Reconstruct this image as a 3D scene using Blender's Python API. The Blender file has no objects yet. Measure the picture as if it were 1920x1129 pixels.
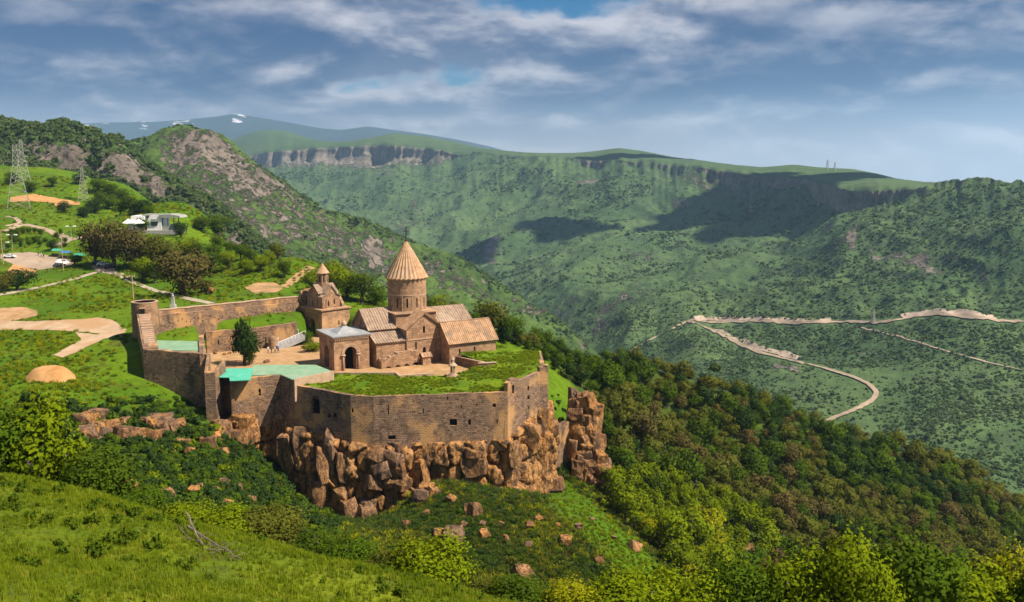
import bpy, bmesh, math, random
import numpy as np
from mathutils import Vector, Matrix
from mathutils.bvhtree import BVHTree
from mathutils.geometry import delaunay_2d_cdt

S = bpy.context.scene
COL = S.collection
R = math.radians
rnd = random.Random(7)
nrng = np.random.default_rng(11)

# ------------------------------------------------------------------ camera
F, CX, CY = 1750.0, 960.0, 564.5            # focal length and centre in photograph pixels
PITCH = math.atan((564.5 - 310) / F)
CAMZ = 45.0
cam_d = bpy.data.cameras.new('camera')
cam_d.sensor_width = 36.0
cam_d.lens = 36.0 * F / 1920.0
cam_d.clip_start = 0.5
cam_d.clip_end = 80000
cam = bpy.data.objects.new('camera', cam_d)
cam.location = (0, 0, CAMZ)
cam.rotation_euler = (math.pi / 2 - PITCH, 0, 0)
COL.objects.link(cam)
S.camera = cam

# ------------------------------------------------------------------ light
SUN_AZ = math.atan2(-0.33, 0.943)            # direction towards the sun in XY, measured from +X
SUN_EL = R(52)
sun_d = bpy.data.lights.new('sun', 'SUN')
sun_d.energy = 5.0
sun_d.angle = R(0.6)
sun_d.color = (1.0, 0.90, 0.74)
sun = bpy.data.objects.new('sun', sun_d)
sdir = Vector((math.cos(SUN_AZ) * math.cos(SUN_EL), math.sin(SUN_AZ) * math.cos(SUN_EL), math.sin(SUN_EL)))
sun.rotation_euler = sdir.to_track_quat('Z', 'Y').to_euler()
sun.location = sdir * 300
COL.objects.link(sun)
S.view_settings.view_transform = 'Standard'
S.view_settings.look = 'None'
S.view_settings.exposure = 0.85
S.view_settings.gamma = 1.0
S.cycles.max_bounces = 5
S.cycles.diffuse_bounces = 2
S.cycles.glossy_bounces = 1
S.cycles.transmission_bounces = 2
S.cycles.transparent_max_bounces = 6
S.cycles.volume_bounces = 0
S.cycles.use_denoising = True
S.cycles.use_adaptive_sampling = True
S.cycles.adaptive_threshold = 0.015


class NT:
    """small helper round a node tree"""
    def __init__(self, tree):
        self.t = tree
        tree.nodes.clear()

    def n(self, typ, **kw):
        nd = self.t.nodes.new(typ)
        for k, v in kw.items():
            if k.startswith('i_'):
                key = k[2:]
                key = int(key) if key.isdigit() else key.replace('_', ' ')
                self.put(nd.inputs[key], v)
            else:
                setattr(nd, k, v)
        return nd

    def put(self, sock, v):
        if isinstance(v, bpy.types.NodeSocket):
            self.t.links.new(v, sock)
        else:
            if sock.type == 'RGBA' and len(v) == 3:
                v = (*v, 1)
            sock.default_value = v

    def math(self, op, a, b=None, c=None, clamp=False):
        nd = self.t.nodes.new('ShaderNodeMath')
        nd.operation = op
        nd.use_clamp = clamp
        for i, v in enumerate((a, b, c)):
            if v is not None:
                self.put(nd.inputs[i], v)
        return nd.outputs[0]

    def vmath(self, op, a, b=None, scale=None):
        nd = self.t.nodes.new('ShaderNodeVectorMath')
        nd.operation = op
        self.put(nd.inputs[0], a)
        if b is not None:
            self.put(nd.inputs[1], b)
        if scale is not None:
            self.put(nd.inputs[3], scale)
        return nd.outputs[0]

    def mix(self, f, a, b):
        nd = self.t.nodes.new('ShaderNodeMix')
        nd.data_type = 'RGBA'
        self.put(nd.inputs[0], f)
        self.put(nd.inputs[6], a)
        self.put(nd.inputs[7], b)
        return nd.outputs[2]

    def noise(self, vec, scale, detail=3, rough=0.55, dist=0.0, w=None):
        nd = self.t.nodes.new('ShaderNodeTexNoise')
        if vec is not None:
            self.put(nd.inputs['Vector'], vec)
        nd.inputs['Scale'].default_value = scale
        nd.inputs['Detail'].default_value = detail
        nd.inputs['Roughness'].default_value = rough
        nd.inputs['Distortion'].default_value = dist
        return nd.outputs[0]

    def ss(self, v, lo, hi, a=0.0, b=1.0):
        nd = self.t.nodes.new('ShaderNodeMapRange')
        nd.interpolation_type = 'SMOOTHSTEP'
        self.put(nd.inputs[0], v)
        for i, x in enumerate((lo, hi, a, b)):
            self.put(nd.inputs[i + 1], x)
        return nd.outputs[0]

    def attr(self, name, out='Fac'):
        nd = self.t.nodes.new('ShaderNodeAttribute')
        nd.attribute_name = name
        return nd.outputs[out]

    def pos(self):
        return self.t.nodes.new('ShaderNodeNewGeometry').outputs['Position']

    def nrm(self):
        return self.t.nodes.new('ShaderNodeNewGeometry').outputs['Normal']

    def sep(self, v):
        nd = self.t.nodes.new('ShaderNodeSeparateXYZ')
        self.put(nd.inputs[0], v)
        return nd.outputs

    def comb(self, x, y, z):
        nd = self.t.nodes.new('ShaderNodeCombineXYZ')
        for i, v in enumerate((x, y, z)):
            self.put(nd.inputs[i], v)
        return nd.outputs[0]

    def bump(self, h, dist, strength=1.0):
        nd = self.t.nodes.new('ShaderNodeBump')
        self.put(nd.inputs['Height'], h)
        nd.inputs['Distance'].default_value = dist
        nd.inputs['Strength'].default_value = strength
        return nd.outputs[0]


# ------------------------------------------------------------------ world: sky with broken cloud
W = bpy.data.worlds.new('World')
S.world = W
W.use_nodes = True
n = NT(W.node_tree)
sky = n.n('ShaderNodeTexSky')
sky.sky_type = 'NISHITA'
sky.sun_disc = False
sky.sun_elevation = SUN_EL
sky.sun_rotation = math.pi / 2 - SUN_AZ
sky.altitude = 1600
sky.air_density = 1.0
sky.dust_density = 0.4
sky.ozone_density = 3.0
hsv = n.n('ShaderNodeHueSaturation')
hsv.inputs['Saturation'].default_value = 1.6
n.put(hsv.inputs['Color'], sky.outputs[0])
tc = n.n('ShaderNodeTexCoord').outputs['Generated']
sx, sy, sz = n.sep(tc)
zc = n.math('MAXIMUM', sz, 0.0)
den = n.math('ADD', zc, 0.30)
px_ = n.math('DIVIDE', sx, den)
py_ = n.math('DIVIDE', sy, den)
P = n.comb(px_, py_, 18.8)


def cloud_field(vec):
    big = n.noise(vec, 1.05, 2, 0.45, 0.15)
    det = n.noise(vec, 3.4, 9, 0.56, 0.15)
    return n.math('ADD', n.math('MULTIPLY', big, 0.74), n.math('MULTIPLY', det, 0.48))


c0 = cloud_field(P)
c1 = cloud_field(n.vmath('MULTIPLY', P, (1.04, 1.04, 1.0)))
cover = n.ss(c0, 0.49, 0.565)
thick = n.ss(c0, 0.53, 0.72)
relief = n.ss(n.math('SUBTRACT', c1, c0), -0.05, 0.12)
lit = n.math('MULTIPLY', relief, n.math('SUBTRACT', 1.0, n.math('MULTIPLY', thick, 0.5)))
ccol = n.mix(n.math('ADD', n.math('MULTIPLY', lit, 0.92), n.math('MULTIPLY', n.math('SUBTRACT', 1.0, thick), 0.16), clamp=True), (0.045, 0.150, 0.42), (1.30, 1.26, 1.36))
low = n.ss(sz, 0.0, 0.085, 1.0, 0.0)
ccol = n.mix(n.math('MULTIPLY', low, 0.75), ccol, (1.55, 1.58, 1.62))
cover = n.math('MAXIMUM', cover, n.math('MULTIPLY', low, 0.9))
bg1 = n.n('ShaderNodeBackground', i_Color=hsv.outputs[0], i_Strength=0.042)
bg2 = n.n('ShaderNodeBackground', i_Color=ccol, i_Strength=0.30)
mx = n.n('ShaderNodeMixShader', i_0=cover, i_1=bg1.outputs[0], i_2=bg2.outputs[0])
n.n('ShaderNodeOutputWorld', i_0=mx.outputs[0])

# ------------------------------------------------------------------ projection helpers (pixel -> direction -> point on something)
_c, _s = math.cos(PITCH), math.sin(PITCH)


def ray(px, py):
    x = (px - CX) / F
    y = -(py - CY) / F
    return Vector((x, _c + y * _s, -_s + y * _c))


def at(px, py, Y):
    d = ray(px, py)
    return Vector((0, 0, CAMZ)) + d * (Y / d.y)


def atz(px, py, z):
    d = ray(px, py)
    return Vector((0, 0, CAMZ)) + d * ((z - CAMZ) / d.z)


def at_np(px, py, Y):
    x = (px - CX) / F
    y = -(py - CY) / F
    dy = _c + y * _s
    dz = -_s + y * _c
    t = Y / dy
    return np.stack([x * t, np.broadcast_to(Y, t.shape), CAMZ + dz * t], -1)


def proj_np(p):
    q = p - np.array([0, 0, CAMZ])
    f = q[..., 1] * _c - q[..., 2] * _s
    u = q[..., 1] * _s + q[..., 2] * _c
    f = np.where(np.abs(f) < 1e-3, 1e-3, f)
    return CX + F * q[..., 0] / f, CY - F * u / f


# ------------------------------------------------------------------ numpy noise
def vnoise(x, y, seed=0):
    xi = np.floor(x).astype(np.int64)
    yi = np.floor(y).astype(np.int64)
    xf = x - xi
    yf = y - yi

    def h(a, b):
        k = (a * 374761393 + b * 668265263 + seed * 1442695041) & 0xFFFFFFFF
        k = ((k ^ (k >> 13)) * 1274126177) & 0xFFFFFFFF
        k = k ^ (k >> 16)
        return (k & 0xFFFF) / 65535.0
    u = xf * xf * (3 - 2 * xf)
    v = yf * yf * (3 - 2 * yf)
    return (h(xi, yi) * (1 - u) + h(xi + 1, yi) * u) * (1 - v) + (h(xi, yi + 1) * (1 - u) + h(xi + 1, yi + 1) * u) * v


def fbm(x, y, octv=4, seed=0, gain=0.5, ridged=False):
    a, s, tot = 1.0, 0.0, 0.0
    for o in range(octv):
        v = vnoise(x * 2 ** o + 17.3 * o, y * 2 ** o - 9.1 * o, seed + o) * 2 - 1
        if ridged:
            v = 1 - 2 * np.abs(v)
        s = s + a * v
        tot += a
        a *= gain
    return s / tot


def smooth(e0, e1, x):
    t = np.clip((x - e0) / (e1 - e0), 0, 1)
    return t * t * (3 - 2 * t)


def poly_mask(px, py, poly, soft=4.0):
    """soft inside mask of a polygon, any 2D coordinates"""
    poly = np.asarray(poly, float)
    x, y = px.ravel(), py.ravel()
    inside = np.zeros(x.shape, bool)
    d = np.full(x.shape, 1e9)
    for i in range(len(poly)):
        ax, ay = poly[i]
        bx, by = poly[(i + 1) % len(poly)]
        cond = ((ay > y) != (by > y))
        with np.errstate(divide='ignore', invalid='ignore'):
            xx = (bx - ax) * (y - ay) / (by - ay + 1e-12) + ax
        inside ^= cond & (x < xx)
        ex, ey = bx - ax, by - ay
        L = ex * ex + ey * ey + 1e-12
        t = np.clip(((x - ax) * ex + (y - ay) * ey) / L, 0, 1)
        d = np.minimum(d, np.hypot(x - ax - t * ex, y - ay - t * ey))
    sd = np.where(inside, d, -d)
    return smooth(-soft, soft, sd).reshape(px.shape), sd.reshape(px.shape)


# ------------------------------------------------------------------ mesh helpers
MAT = {}


def new_mat(name):
    m = bpy.data.materials.new(name)
    m.use_nodes = True
    MAT[name] = m
    return m, NT(m.node_tree)


def mesh_obj(name, verts, faces, mat=None, parent=None, smooth_=False, link=True):
    me = bpy.data.meshes.new(name)
    if isinstance(verts, np.ndarray) and isinstance(faces, np.ndarray):
        nv, nf, k = len(verts), len(faces), faces.shape[1]
        me.vertices.add(nv)
        me.vertices.foreach_set('co', verts.astype(np.float32).ravel())
        me.loops.add(nf * k)
        me.loops.foreach_set('vertex_index', faces.astype(np.int32).ravel())
        me.polygons.add(nf)
        me.polygons.foreach_set('loop_start', np.arange(0, nf * k, k, dtype=np.int32))
        me.update(calc_edges=True)
    else:
        me.from_pydata([tuple(v) for v in verts], [], [tuple(f) for f in faces])
        me.update()
    if smooth_:
        me.polygons.foreach_set('use_smooth', np.ones(len(me.polygons), bool))
    if mat:
        me.materials.append(MAT[mat] if isinstance(mat, str) else mat)
    o = bpy.data.objects.new(name, me)
    if link:
        COL.objects.link(o)
    if parent is not None:
        o.parent = parent
    return o


def set_attr(o, name, arr):
    a = o.data.attributes.new(name, 'FLOAT', 'POINT')
    a.data.foreach_set('value', np.asarray(arr, np.float32).ravel())


def tag(o, label=None, cat=None, group=None, kind=None):
    for k, v in (('label', label), ('category', cat), ('group', group), ('kind', kind)):
        if v:
            o[k] = v
    return o


def empty(name, loc=(0, 0, 0), rz=0.0):
    o = bpy.data.objects.new(name, None)
    o.empty_display_size = 0.5
    o.location = loc
    o.rotation_euler = (0, 0, rz)
    COL.objects.link(o)
    return o


def grid_faces(ny, nx):
    i = np.arange(ny - 1)[:, None] * nx + np.arange(nx - 1)[None, :]
    return np.stack([i, i + 1, i + nx + 1, i + nx], -1).reshape(-1, 4)


# ------------------------------------------------------------------ materials: terrain
def terrain_mat(name, g1, g2, g3, rock1, rock2, patch=0.02, fine=0.35, rock_slope=(0.62, 0.74), bumpd=0.6, dirt=(0.42, 0.24, 0.10), vein=0.02):
    m, t = new_mat(name)
    p = t.pos()
    n1 = t.noise(p, patch, 5, 0.6)
    n2 = t.noise(p, fine, 4, 0.6)
    n3 = t.noise(p, patch * 5, 5, 0.65)
    g = t.mix(t.ss(n1, 0.38, 0.62), g1, g2)
    g = t.mix(t.ss(n3, 0.52, 0.68), g, g3)
    g = t.mix(t.ss(n2, 0.35, 0.7, 0.0, 0.45), g, tuple(c * 0.45 for c in g1))
    g = t.mix(t.math('MULTIPLY', t.attr('rough'), t.ss(n3, 0.25, 0.6, 0.55, 1.0)), g, (0.040, 0.055, 0.012))  # mixes a dark olive tone into the grass colour inside this mask
    nz = t.sep(t.nrm())[2]
    rocky = t.noise(t.vmath('MULTIPLY', p, (1, 1, 2.2)), vein, 8, 0.68)
    r = t.mix(t.ss(rocky, 0.36, 0.64), rock1, rock2)
    r = t.mix(t.ss(t.noise(t.vmath('MULTIPLY', p, (1, 1, 0.35)), vein * 6, 5, 0.7), 0.52, 0.66), r, tuple(c * 0.35 for c in rock1))
    sl = t.math('ADD', nz, t.math('MULTIPLY', t.math('SUBTRACT', rocky, 0.5), 0.5))
    rk = t.ss(sl, rock_slope[0], rock_slope[1], 1.0, 0.0)
    ra = t.math('ADD', t.attr('rock'), t.math('MULTIPLY', t.math('SUBTRACT', t.noise(p, vein * 4, 6, 0.7), 0.5), 1.6))
    rk = t.math('MAXIMUM', rk, t.math('MULTIPLY', t.ss(ra, 0.42, 0.62), t.ss(t.attr('rock'), 0.02, 0.2)))
    c = t.mix(rk, g, r)
    da = t.math('ADD', t.attr('dirt'), t.math('MULTIPLY', t.math('SUBTRACT', t.noise(p, 0.3, 5, 0.65), 0.5), 0.9))
    c = t.mix(t.math('MULTIPLY', t.ss(da, 0.35, 0.62), t.ss(t.attr('dirt'), 0.02, 0.2)), c, t.mix(n2, dirt, tuple(min(1, x * 1.45) for x in dirt)))
    h = t.math('ADD', t.noise(p, fine * 1.5, 6, 0.7), t.math('MULTIPLY', t.math('MULTIPLY', rk, rocky), 3.0))
    b = t.n('ShaderNodeBsdfPrincipled', i_Base_Color=c, i_Roughness=0.95, i_Normal=t.bump(h, bumpd))
    b.inputs['Specular IOR Level'].default_value = 0.1
    t.n('ShaderNodeOutputMaterial', i_0=b.outputs[0])
    return m


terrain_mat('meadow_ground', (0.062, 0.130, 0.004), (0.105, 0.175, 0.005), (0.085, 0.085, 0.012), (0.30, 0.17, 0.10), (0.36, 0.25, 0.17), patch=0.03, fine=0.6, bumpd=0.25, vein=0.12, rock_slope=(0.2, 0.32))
terrain_mat('near_hill', (0.10, 0.15, 0.007), (0.17, 0.205, 0.010), (0.07, 0.09, 0.012), (0.25, 0.18, 0.12), (0.3, 0.22, 0.15), patch=0.12, fine=2.5, bumpd=0.15, vein=0.5, rock_slope=(0.1, 0.2))
terrain_mat('mountain_rocky', (0.055, 0.095, 0.022), (0.085, 0.14, 0.028), (0.035, 0.062, 0.020), (0.145, 0.118, 0.098), (0.225, 0.185, 0.153), patch=0.012, fine=0.12, bumpd=2.5, rock_slope=(0.50, 0.64), vein=0.022)
terrain_mat('valley_wall', (0.062, 0.110, 0.040), (0.094, 0.145, 0.050), (0.064, 0.085, 0.042), (0.13, 0.11, 0.09), (0.23, 0.20, 0.165), patch=0.0045, fine=0.06, bumpd=4.0, rock_slope=(0.56, 0.70), vein=0.012)
terrain_mat('plateau_grass', (0.062, 0.105, 0.038), (0.082, 0.125, 0.044), (0.055, 0.085, 0.034), (0.20, 0.17, 0.14), (0.30, 0.26, 0.21), patch=0.002, fine=0.02, bumpd=3.0, rock_slope=(0.2, 0.3), vein=0.01)

m, t = new_mat('snow_mountain')
p = t.pos()
sn = t.math('ADD', t.attr('rock'), t.math('MULTIPLY', t.math('SUBTRACT', t.noise(t.vmath('MULTIPLY', p, (1, 1, 3.5)), 0.0035, 7, 0.7), 0.5), 3.0))
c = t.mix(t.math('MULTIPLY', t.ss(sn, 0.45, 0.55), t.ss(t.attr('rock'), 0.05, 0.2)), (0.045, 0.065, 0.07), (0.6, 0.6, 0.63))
b = t.n('ShaderNodeBsdfDiffuse', i_Color=c)
t.n('ShaderNodeOutputMaterial', i_0=b.outputs[0])


ROCKM = {}


# ------------------------------------------------------------------ lofted terrain between surveyed lines
def loft(name, rows, x0, x1, nx, nys, mat, amp=0.0, scale=100.0, ridge=0.0, rscale=200.0, seed=1, rock=(), dirt=(), back=None, flat_rows=(), smooth_px=6, fine=0.0, fscale=45.0, rowjit=None):
    """rows: lists of (px, py, Y) from far to near; interpolated across px and between rows"""
    PX = np.linspace(x0, x1, nx)
    rr = []
    k = np.hanning(2 * smooth_px + 1)
    k /= k.sum()
    for ri_, r in enumerate(rows):
        r = np.array(sorted(r), float)
        y = np.interp(PX, r[:, 0], r[:, 1])
        Y = np.interp(PX, r[:, 0], r[:, 2])
        y = np.convolve(np.pad(y, smooth_px, mode='edge'), k, 'valid')
        Y = np.convolve(np.pad(Y, smooth_px, mode='edge'), k, 'valid')
        if rowjit and ri_ in rowjit:
            aj, bj = rowjit[ri_]
            y = y + aj * fbm(PX / 34, PX * 0 + 2.5, 5, 17, 0.6)
            Y = Y * (1 + bj * fbm(PX / 22, PX * 0 + 7.5, 5, 18, 0.6))
        rr.append(at_np(PX, y, Y))
    if back is not None:
        b = rr[0].copy()
        b[:, 1] *= 1 + back[0]
        b[:, 0] *= 1 + back[0]
        b[:, 2] -= back[1]
        rr.insert(0, b)
        nys = [nys[0]] + list(nys)
    pts, wt = [], []
    n_ = len(rr)
    for i in range(n_ - 1):
        a, b_ = rr[i], rr[i + 1]
        p0 = rr[max(i - 1, 0)]
        p3 = rr[min(i + 2, n_ - 1)]
        m = nys[i]
        for j in range(m):
            tt = j / m
            cr = 0.5 * ((2 * a) + (-p0 + b_) * tt + (2 * p0 - 5 * a + 4 * b_ - p3) * tt ** 2 + (-p0 + 3 * a - 3 * b_ + p3) * tt ** 3)
            li = a * (1 - tt) + b_ * tt
            pts.append(0.65 * cr + 0.35 * li)
            g = i + tt
            w = 1.0
            for fr in flat_rows:
                w = min(w, abs(g - fr) / 0.55)
            wt.append(w)
    pts.append(rr[-1])
    wt.append(1.0)
    V = np.stack(pts)
    wt = np.clip(np.array(wt), 0.12, 1)[:, None]
    ny = V.shape[0]
    qx, qy = proj_np(V)
    x, y = V[..., 0], V[..., 1]
    d = amp * fbm(x / scale, y / scale, 6, seed, 0.52)
    if ridge:
        d = d + ridge * (fbm(x / rscale + 0.4 * fbm(y / rscale, x / rscale, 2, seed + 40), y / (rscale * 1.6), 5, seed + 9, 0.5, True) - 0.2)
    if fine:
        d = d + fine * fbm(x / fscale, y / fscale, 4, seed + 70, 0.55, True)
    V[..., 2] += d * wt
    rk = np.zeros(x.shape)
    for poly, soft, val in rock:
        rk = np.maximum(rk, poly_mask(qx, qy, poly, soft * 2.0)[0] * val * 0.74)
    dk = np.zeros(x.shape)
    for poly, soft, val in dirt:
        dk = np.maximum(dk, poly_mask(qx, qy, poly, soft)[0] * val)
    # craggy relief where rock shows
    V[..., 2] += rk * amp * 0.5 * fbm(x / scale * 4, y / scale * 4, 5, seed + 5, 0.6, True)
    o = mesh_obj(name, V.reshape(-1, 3), grid_faces(ny, nx)[:, ::-1], mat, smooth_=True)
    set_attr(o, 'rock', rk)
    set_attr(o, 'dirt', dk)
    o['kind'] = 'structure'
    o['label'] = ''
    ROCKM[name] = rk
    return o, V


def zipr(px, py, Y):
    return list(zip(px, py, Y))


# far blue mountains with snow
SNOWP = [([(130, 238), (205, 232), (215, 246), (150, 252)], 6, 0.5), ([(255, 226), (275, 226), (280, 248), (262, 250)], 4, 0.55), ([(435, 210), (462, 212), (450, 232), (436, 226)], 3, 0.55), ([(320, 228), (368, 222), (372, 232), (330, 242)], 3, 0.5)]
far_m, _ = loft('far_mountains', [
    zipr([-500, -200, 60, 130, 200, 280, 340, 400, 440, 480, 540, 600, 640, 690, 740, 800, 860, 920, 960, 1050, 1300],
         [240, 236, 240, 233, 230, 229, 225, 219, 213, 219, 229, 240, 244, 237, 244, 252, 262, 275, 287, 300, 306],
         [11000] * 21),
    zipr([-500, 300, 700, 1300], [262, 262, 275, 306], [9600, 9600, 9400, 9400]),
    zipr([-500, 300, 700, 1300], [306, 306, 306, 308], [8000] * 4)],
    -500, 1300, 300, [40, 20], 'snow_mountain', amp=60, scale=1500, ridge=60, rscale=1800, seed=3, rock=SNOWP, back=(0.1, 300), flat_rows=(1,), smooth_px=2)
far_m['label'] = 'distant blue mountain range with patches of snow'

# plateau beyond the gorge with its low green domes
plat, VP = loft('plateau', [
    zipr([300, 430, 470, 500, 540, 600, 640, 680, 740, 800, 860, 900, 960, 1010, 1080, 1120, 1160, 1200, 1260, 1300, 1380, 1430, 1490, 1530, 1600, 1640, 1680, 1750, 1830, 1920, 2300],
         [300, 264, 248, 243, 246, 266, 268, 262, 249, 256, 268, 280, 287, 291, 289, 284, 278, 283, 295, 301, 313, 316, 309, 314, 317, 325, 338, 349, 350, 348, 348],
         [6500, 6500, 6500, 6500, 6500, 6400, 6200, 5800, 5600, 5500, 5300, 5200, 5000, 4900, 4700, 4600, 4500, 4400, 4300, 4200, 3900, 3700, 3500, 3400, 3100, 2900, 2700, 2500, 2300, 2200, 2000]),
    zipr([300, 430, 480, 560, 640, 720, 800, 860, 1000, 1160, 1240, 1320, 1400, 1480, 1540, 1570, 1700, 1920, 2300],
         [312, 300, 286, 279, 274, 268, 274, 286, 293, 297, 304, 311, 322, 330, 338, 345, 351, 349, 350],
         [4900, 4800, 4700, 4600, 4500, 4400, 4300, 4200, 3750, 3400, 3200, 3000, 2800, 2550, 2300, 2100, 1900, 1650, 1450]),
    zipr([300, 430, 800, 1160, 1400, 1570, 1920, 2300], [360, 360, 350, 360, 390, 420, 410, 410], [4850, 4750, 4250, 3380, 2780, 2080, 1630, 1430])],
    300, 2300, 420, [26, 14], 'plateau_grass', amp=10, scale=500, seed=5, back=(0.1, 120), flat_rows=(1, 2), smooth_px=3, rowjit={1: (3.5, 0.02)})
plat['label'] = 'green plateau with low domed hills beyond the gorge'

# wall of the gorge
rim_px = [300, 430, 480, 560, 640, 720, 800, 860, 930, 1000, 1080, 1160, 1240, 1320, 1400, 1480, 1540, 1570, 1620, 1700, 1800, 1920, 2300]
rim_y = [318, 302, 290, 283, 278, 272, 278, 290, 293, 296, 298, 302, 309, 316, 327, 336, 344, 352, 360, 357, 352, 350, 352]
rim_Y = [4700, 4600, 4500, 4400, 4300, 4200, 4100, 4000, 3800, 3600, 3400, 3250, 3050, 2850, 2650, 2400, 2150, 1950, 1850, 1750, 1650, 1500, 1300]
dy_ = [30, 32, 34, 34, 32, 30, 26, 20, 14, 12, 14, 16, 20, 22, 26, 34, 40, 42, 36, 28, 20, 18, 18]
rockD = [([(480, 290), (720, 275), (860, 292), (860, 306), (735, 312), (600, 326), (500, 326)], 8, 0.95), ([(670, 320), (740, 305), (750, 345), (690, 345)], 8, 0.62),
         ([(1078, 345), (1100, 332), (1130, 330), (1125, 348), (1085, 360)], 4, 0.95), ([(720, 400), (800, 400), (800, 450), (730, 440)], 10, 0.6),
         ([(1230, 318), (1400, 330), (1560, 350), (1580, 395), (1440, 385), (1250, 345)], 10, 0.66),
         ([(1100, 600), (1170, 560), (1240, 556), (1245, 580), (1150, 620), (1110, 640)], 10, 0.66),
         ([(905, 470), (935, 440), (950, 445), (930, 490), (900, 500)], 5, 0.8), ([(1175, 488), (1225, 480), (1235, 500), (1190, 510)], 5, 0.66),
         ([(1180, 410), (1300, 380), (1310, 400), (1200, 430)], 12, 0.45),
         ([(1585, 440), (1607, 438), (1607, 480), (1592, 482), (1580, 462)], 5, 0.9), ([(1618, 465), (1680, 478), (1735, 480), (1775, 520), (1760, 540), (1725, 530), (1720, 505), (1640, 490)], 7, 0.85),
         ([(1590, 640), (1660, 625), (1665, 650), (1600, 655)], 6, 0.55), ([(1800, 380), (1920, 370), (1920, 400), (1850, 410)], 8, 0.5),
         ([(1440, 675), (1500, 680), (1500, 700), (1460, 700)], 4, 0.8), ([(760, 380), (790, 370), (790, 420), (770, 420)], 6, 0.6)]
wallD, VD = loft('gorge_slope', [
    zipr(rim_px, rim_y, rim_Y),
    zipr(rim_px, [a + b for a, b in zip(rim_y, dy_)], [Y * 0.985 for Y in rim_Y]),
    zipr([300, 480, 600, 720, 860, 1000, 1160, 1300, 1400, 1480, 1570, 1640, 1700, 1920, 2300], [370, 350, 385, 402, 402, 392, 402, 425, 440, 440, 432, 430, 440, 440, 445], [4200, 3950, 3600, 3350, 3150, 3050, 2700, 2450, 2250, 2050, 1680, 1580, 1520, 1320, 1150]),
    zipr([300, 480, 600, 720, 860, 930, 1000, 1100, 1160, 1300, 1400, 1480, 1570, 1700, 1920, 2300], [420, 385, 432, 470, 490, 480, 495, 490, 505, 530, 540, 545, 548, 560, 565, 570], [3500, 3300, 3000, 2750, 2500, 2420, 2250, 2130, 2000, 1750, 1560, 1480, 1350, 1250, 1150, 1050]),
    zipr([300, 480, 600, 720, 860, 1000, 1060, 1160, 1300, 1450, 1600, 1750, 1920, 2300], [470, 425, 485, 535, 575, 606, 630, 640, 620, 625, 615, 605, 608, 615], [3000, 2850, 2550, 2300, 2050, 1750, 1500, 1380, 1250, 1180, 1130, 1100, 1050, 980]),
    zipr([300, 480, 600, 720, 860, 1000, 1060, 1160, 1300, 1450, 1600, 1750, 1920, 2300], [500, 460, 520, 570, 610, 640, 670, 700, 740, 770, 790, 800, 830, 860], [2900, 2750, 2450, 2200, 1950, 1650, 1400, 1230, 1020, 900, 840, 810, 780, 740]),
    zipr([300, 480, 720, 1000, 1160, 1300, 1600, 1920, 2300], [560, 540, 640, 700, 780, 860, 1000, 1080, 1150], [2700, 2600, 2050, 1500, 1100, 880, 680, 600, 560])],
    300, 2300, 640, [10, 50, 60, 60, 60, 30], 'valley_wall', amp=16, scale=150, ridge=46, rscale=330, seed=21, rock=rockD, flat_rows=(0, 4.6), smooth_px=3, fine=7.0, fscale=70.0, rowjit={0: (3.5, 0.02), 1: (9.0, 0.014)})
wallD['label'] = 'scrub covered wall of the gorge under the plateau'

# rocky mountain behind the meadow
rockC2 = [([(270, 300), (340, 255), (430, 275), (540, 350), (640, 410), (760, 470), (900, 530), (1030, 615), (960, 610), (820, 560), (700, 560), (560, 500), (420, 470), (330, 380)], 16, 0.66), ([(290, 275), (345, 252), (420, 262), (480, 310), (530, 350), (560, 380), (520, 400), (480, 420), (440, 390), (390, 350), (330, 330)], 14, 0.84),
          ([(400, 400), (470, 420), (480, 470), (430, 480), (400, 440)], 8, 0.72), ([(560, 420), (640, 470), (640, 490), (560, 450)], 8, 0.6),
          ([(675, 460), (720, 460), (735, 500), (700, 520), (670, 490)], 6, 0.9), ([(640, 500), (760, 560), (720, 580)], 8, 0.5), ([(940, 545), (1000, 575), (1040, 620), (990, 610)], 6, 0.7),
          ([(580, 380), (640, 400), (620, 420)], 6, 0.55), ([(480, 470), (560, 500), (640, 520), (640, 500), (520, 470)], 6, 0.6)]
mtC2, VC2 = loft('rocky_mountain', [
    zipr([-300, -100, 130, 200, 250, 300, 345, 400, 430, 480, 530, 600, 680, 740, 800, 860, 900, 950, 1000, 1040, 1080, 1140],
         [262, 262, 264, 261, 263, 250, 241, 252, 268, 308, 343, 393, 413, 447, 468, 488, 508, 543, 580, 612, 640, 680],
         [1700, 1650, 1500, 1480, 1450, 1420, 1400, 1400, 1400, 1390, 1380, 1370, 1350, 1330, 1310, 1290, 1280, 1260, 1240, 1220, 1200, 1180]),
    zipr([-300, 200, 280, 345, 420, 480, 540, 600, 740, 900, 1040, 1140], [310, 305, 300, 296, 315, 350, 385, 428, 480, 545, 636, 700], [1500, 1350, 1310, 1300, 1290, 1280, 1280, 1270, 1240, 1200, 1160, 1130]),
    zipr([-300, 200, 280, 345, 420, 480, 540, 600, 740, 900, 1040, 1140], [370, 370, 365, 355, 370, 400, 435, 470, 520, 590, 665, 730], [1300, 1210, 1200, 1200, 1190, 1190, 1180, 1170, 1150, 1120, 1100, 1080]),
    zipr([-300, 250, 480, 600, 740, 900, 1040, 1140], [500, 490, 500, 550, 610, 670, 740, 800], [1000, 960, 980, 1000, 1000, 980, 980, 980])],
    -300, 1140, 460, [50, 50, 50], 'mountain_rocky', amp=12, scale=90, ridge=26, rscale=150, seed=33, rock=rockC2, back=(0.15, 120), flat_rows=(1,), smooth_px=2, fine=6.0, fscale=28.0)
mtC2['label'] = 'rocky mountain with a bare grey face behind the meadow'

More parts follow.
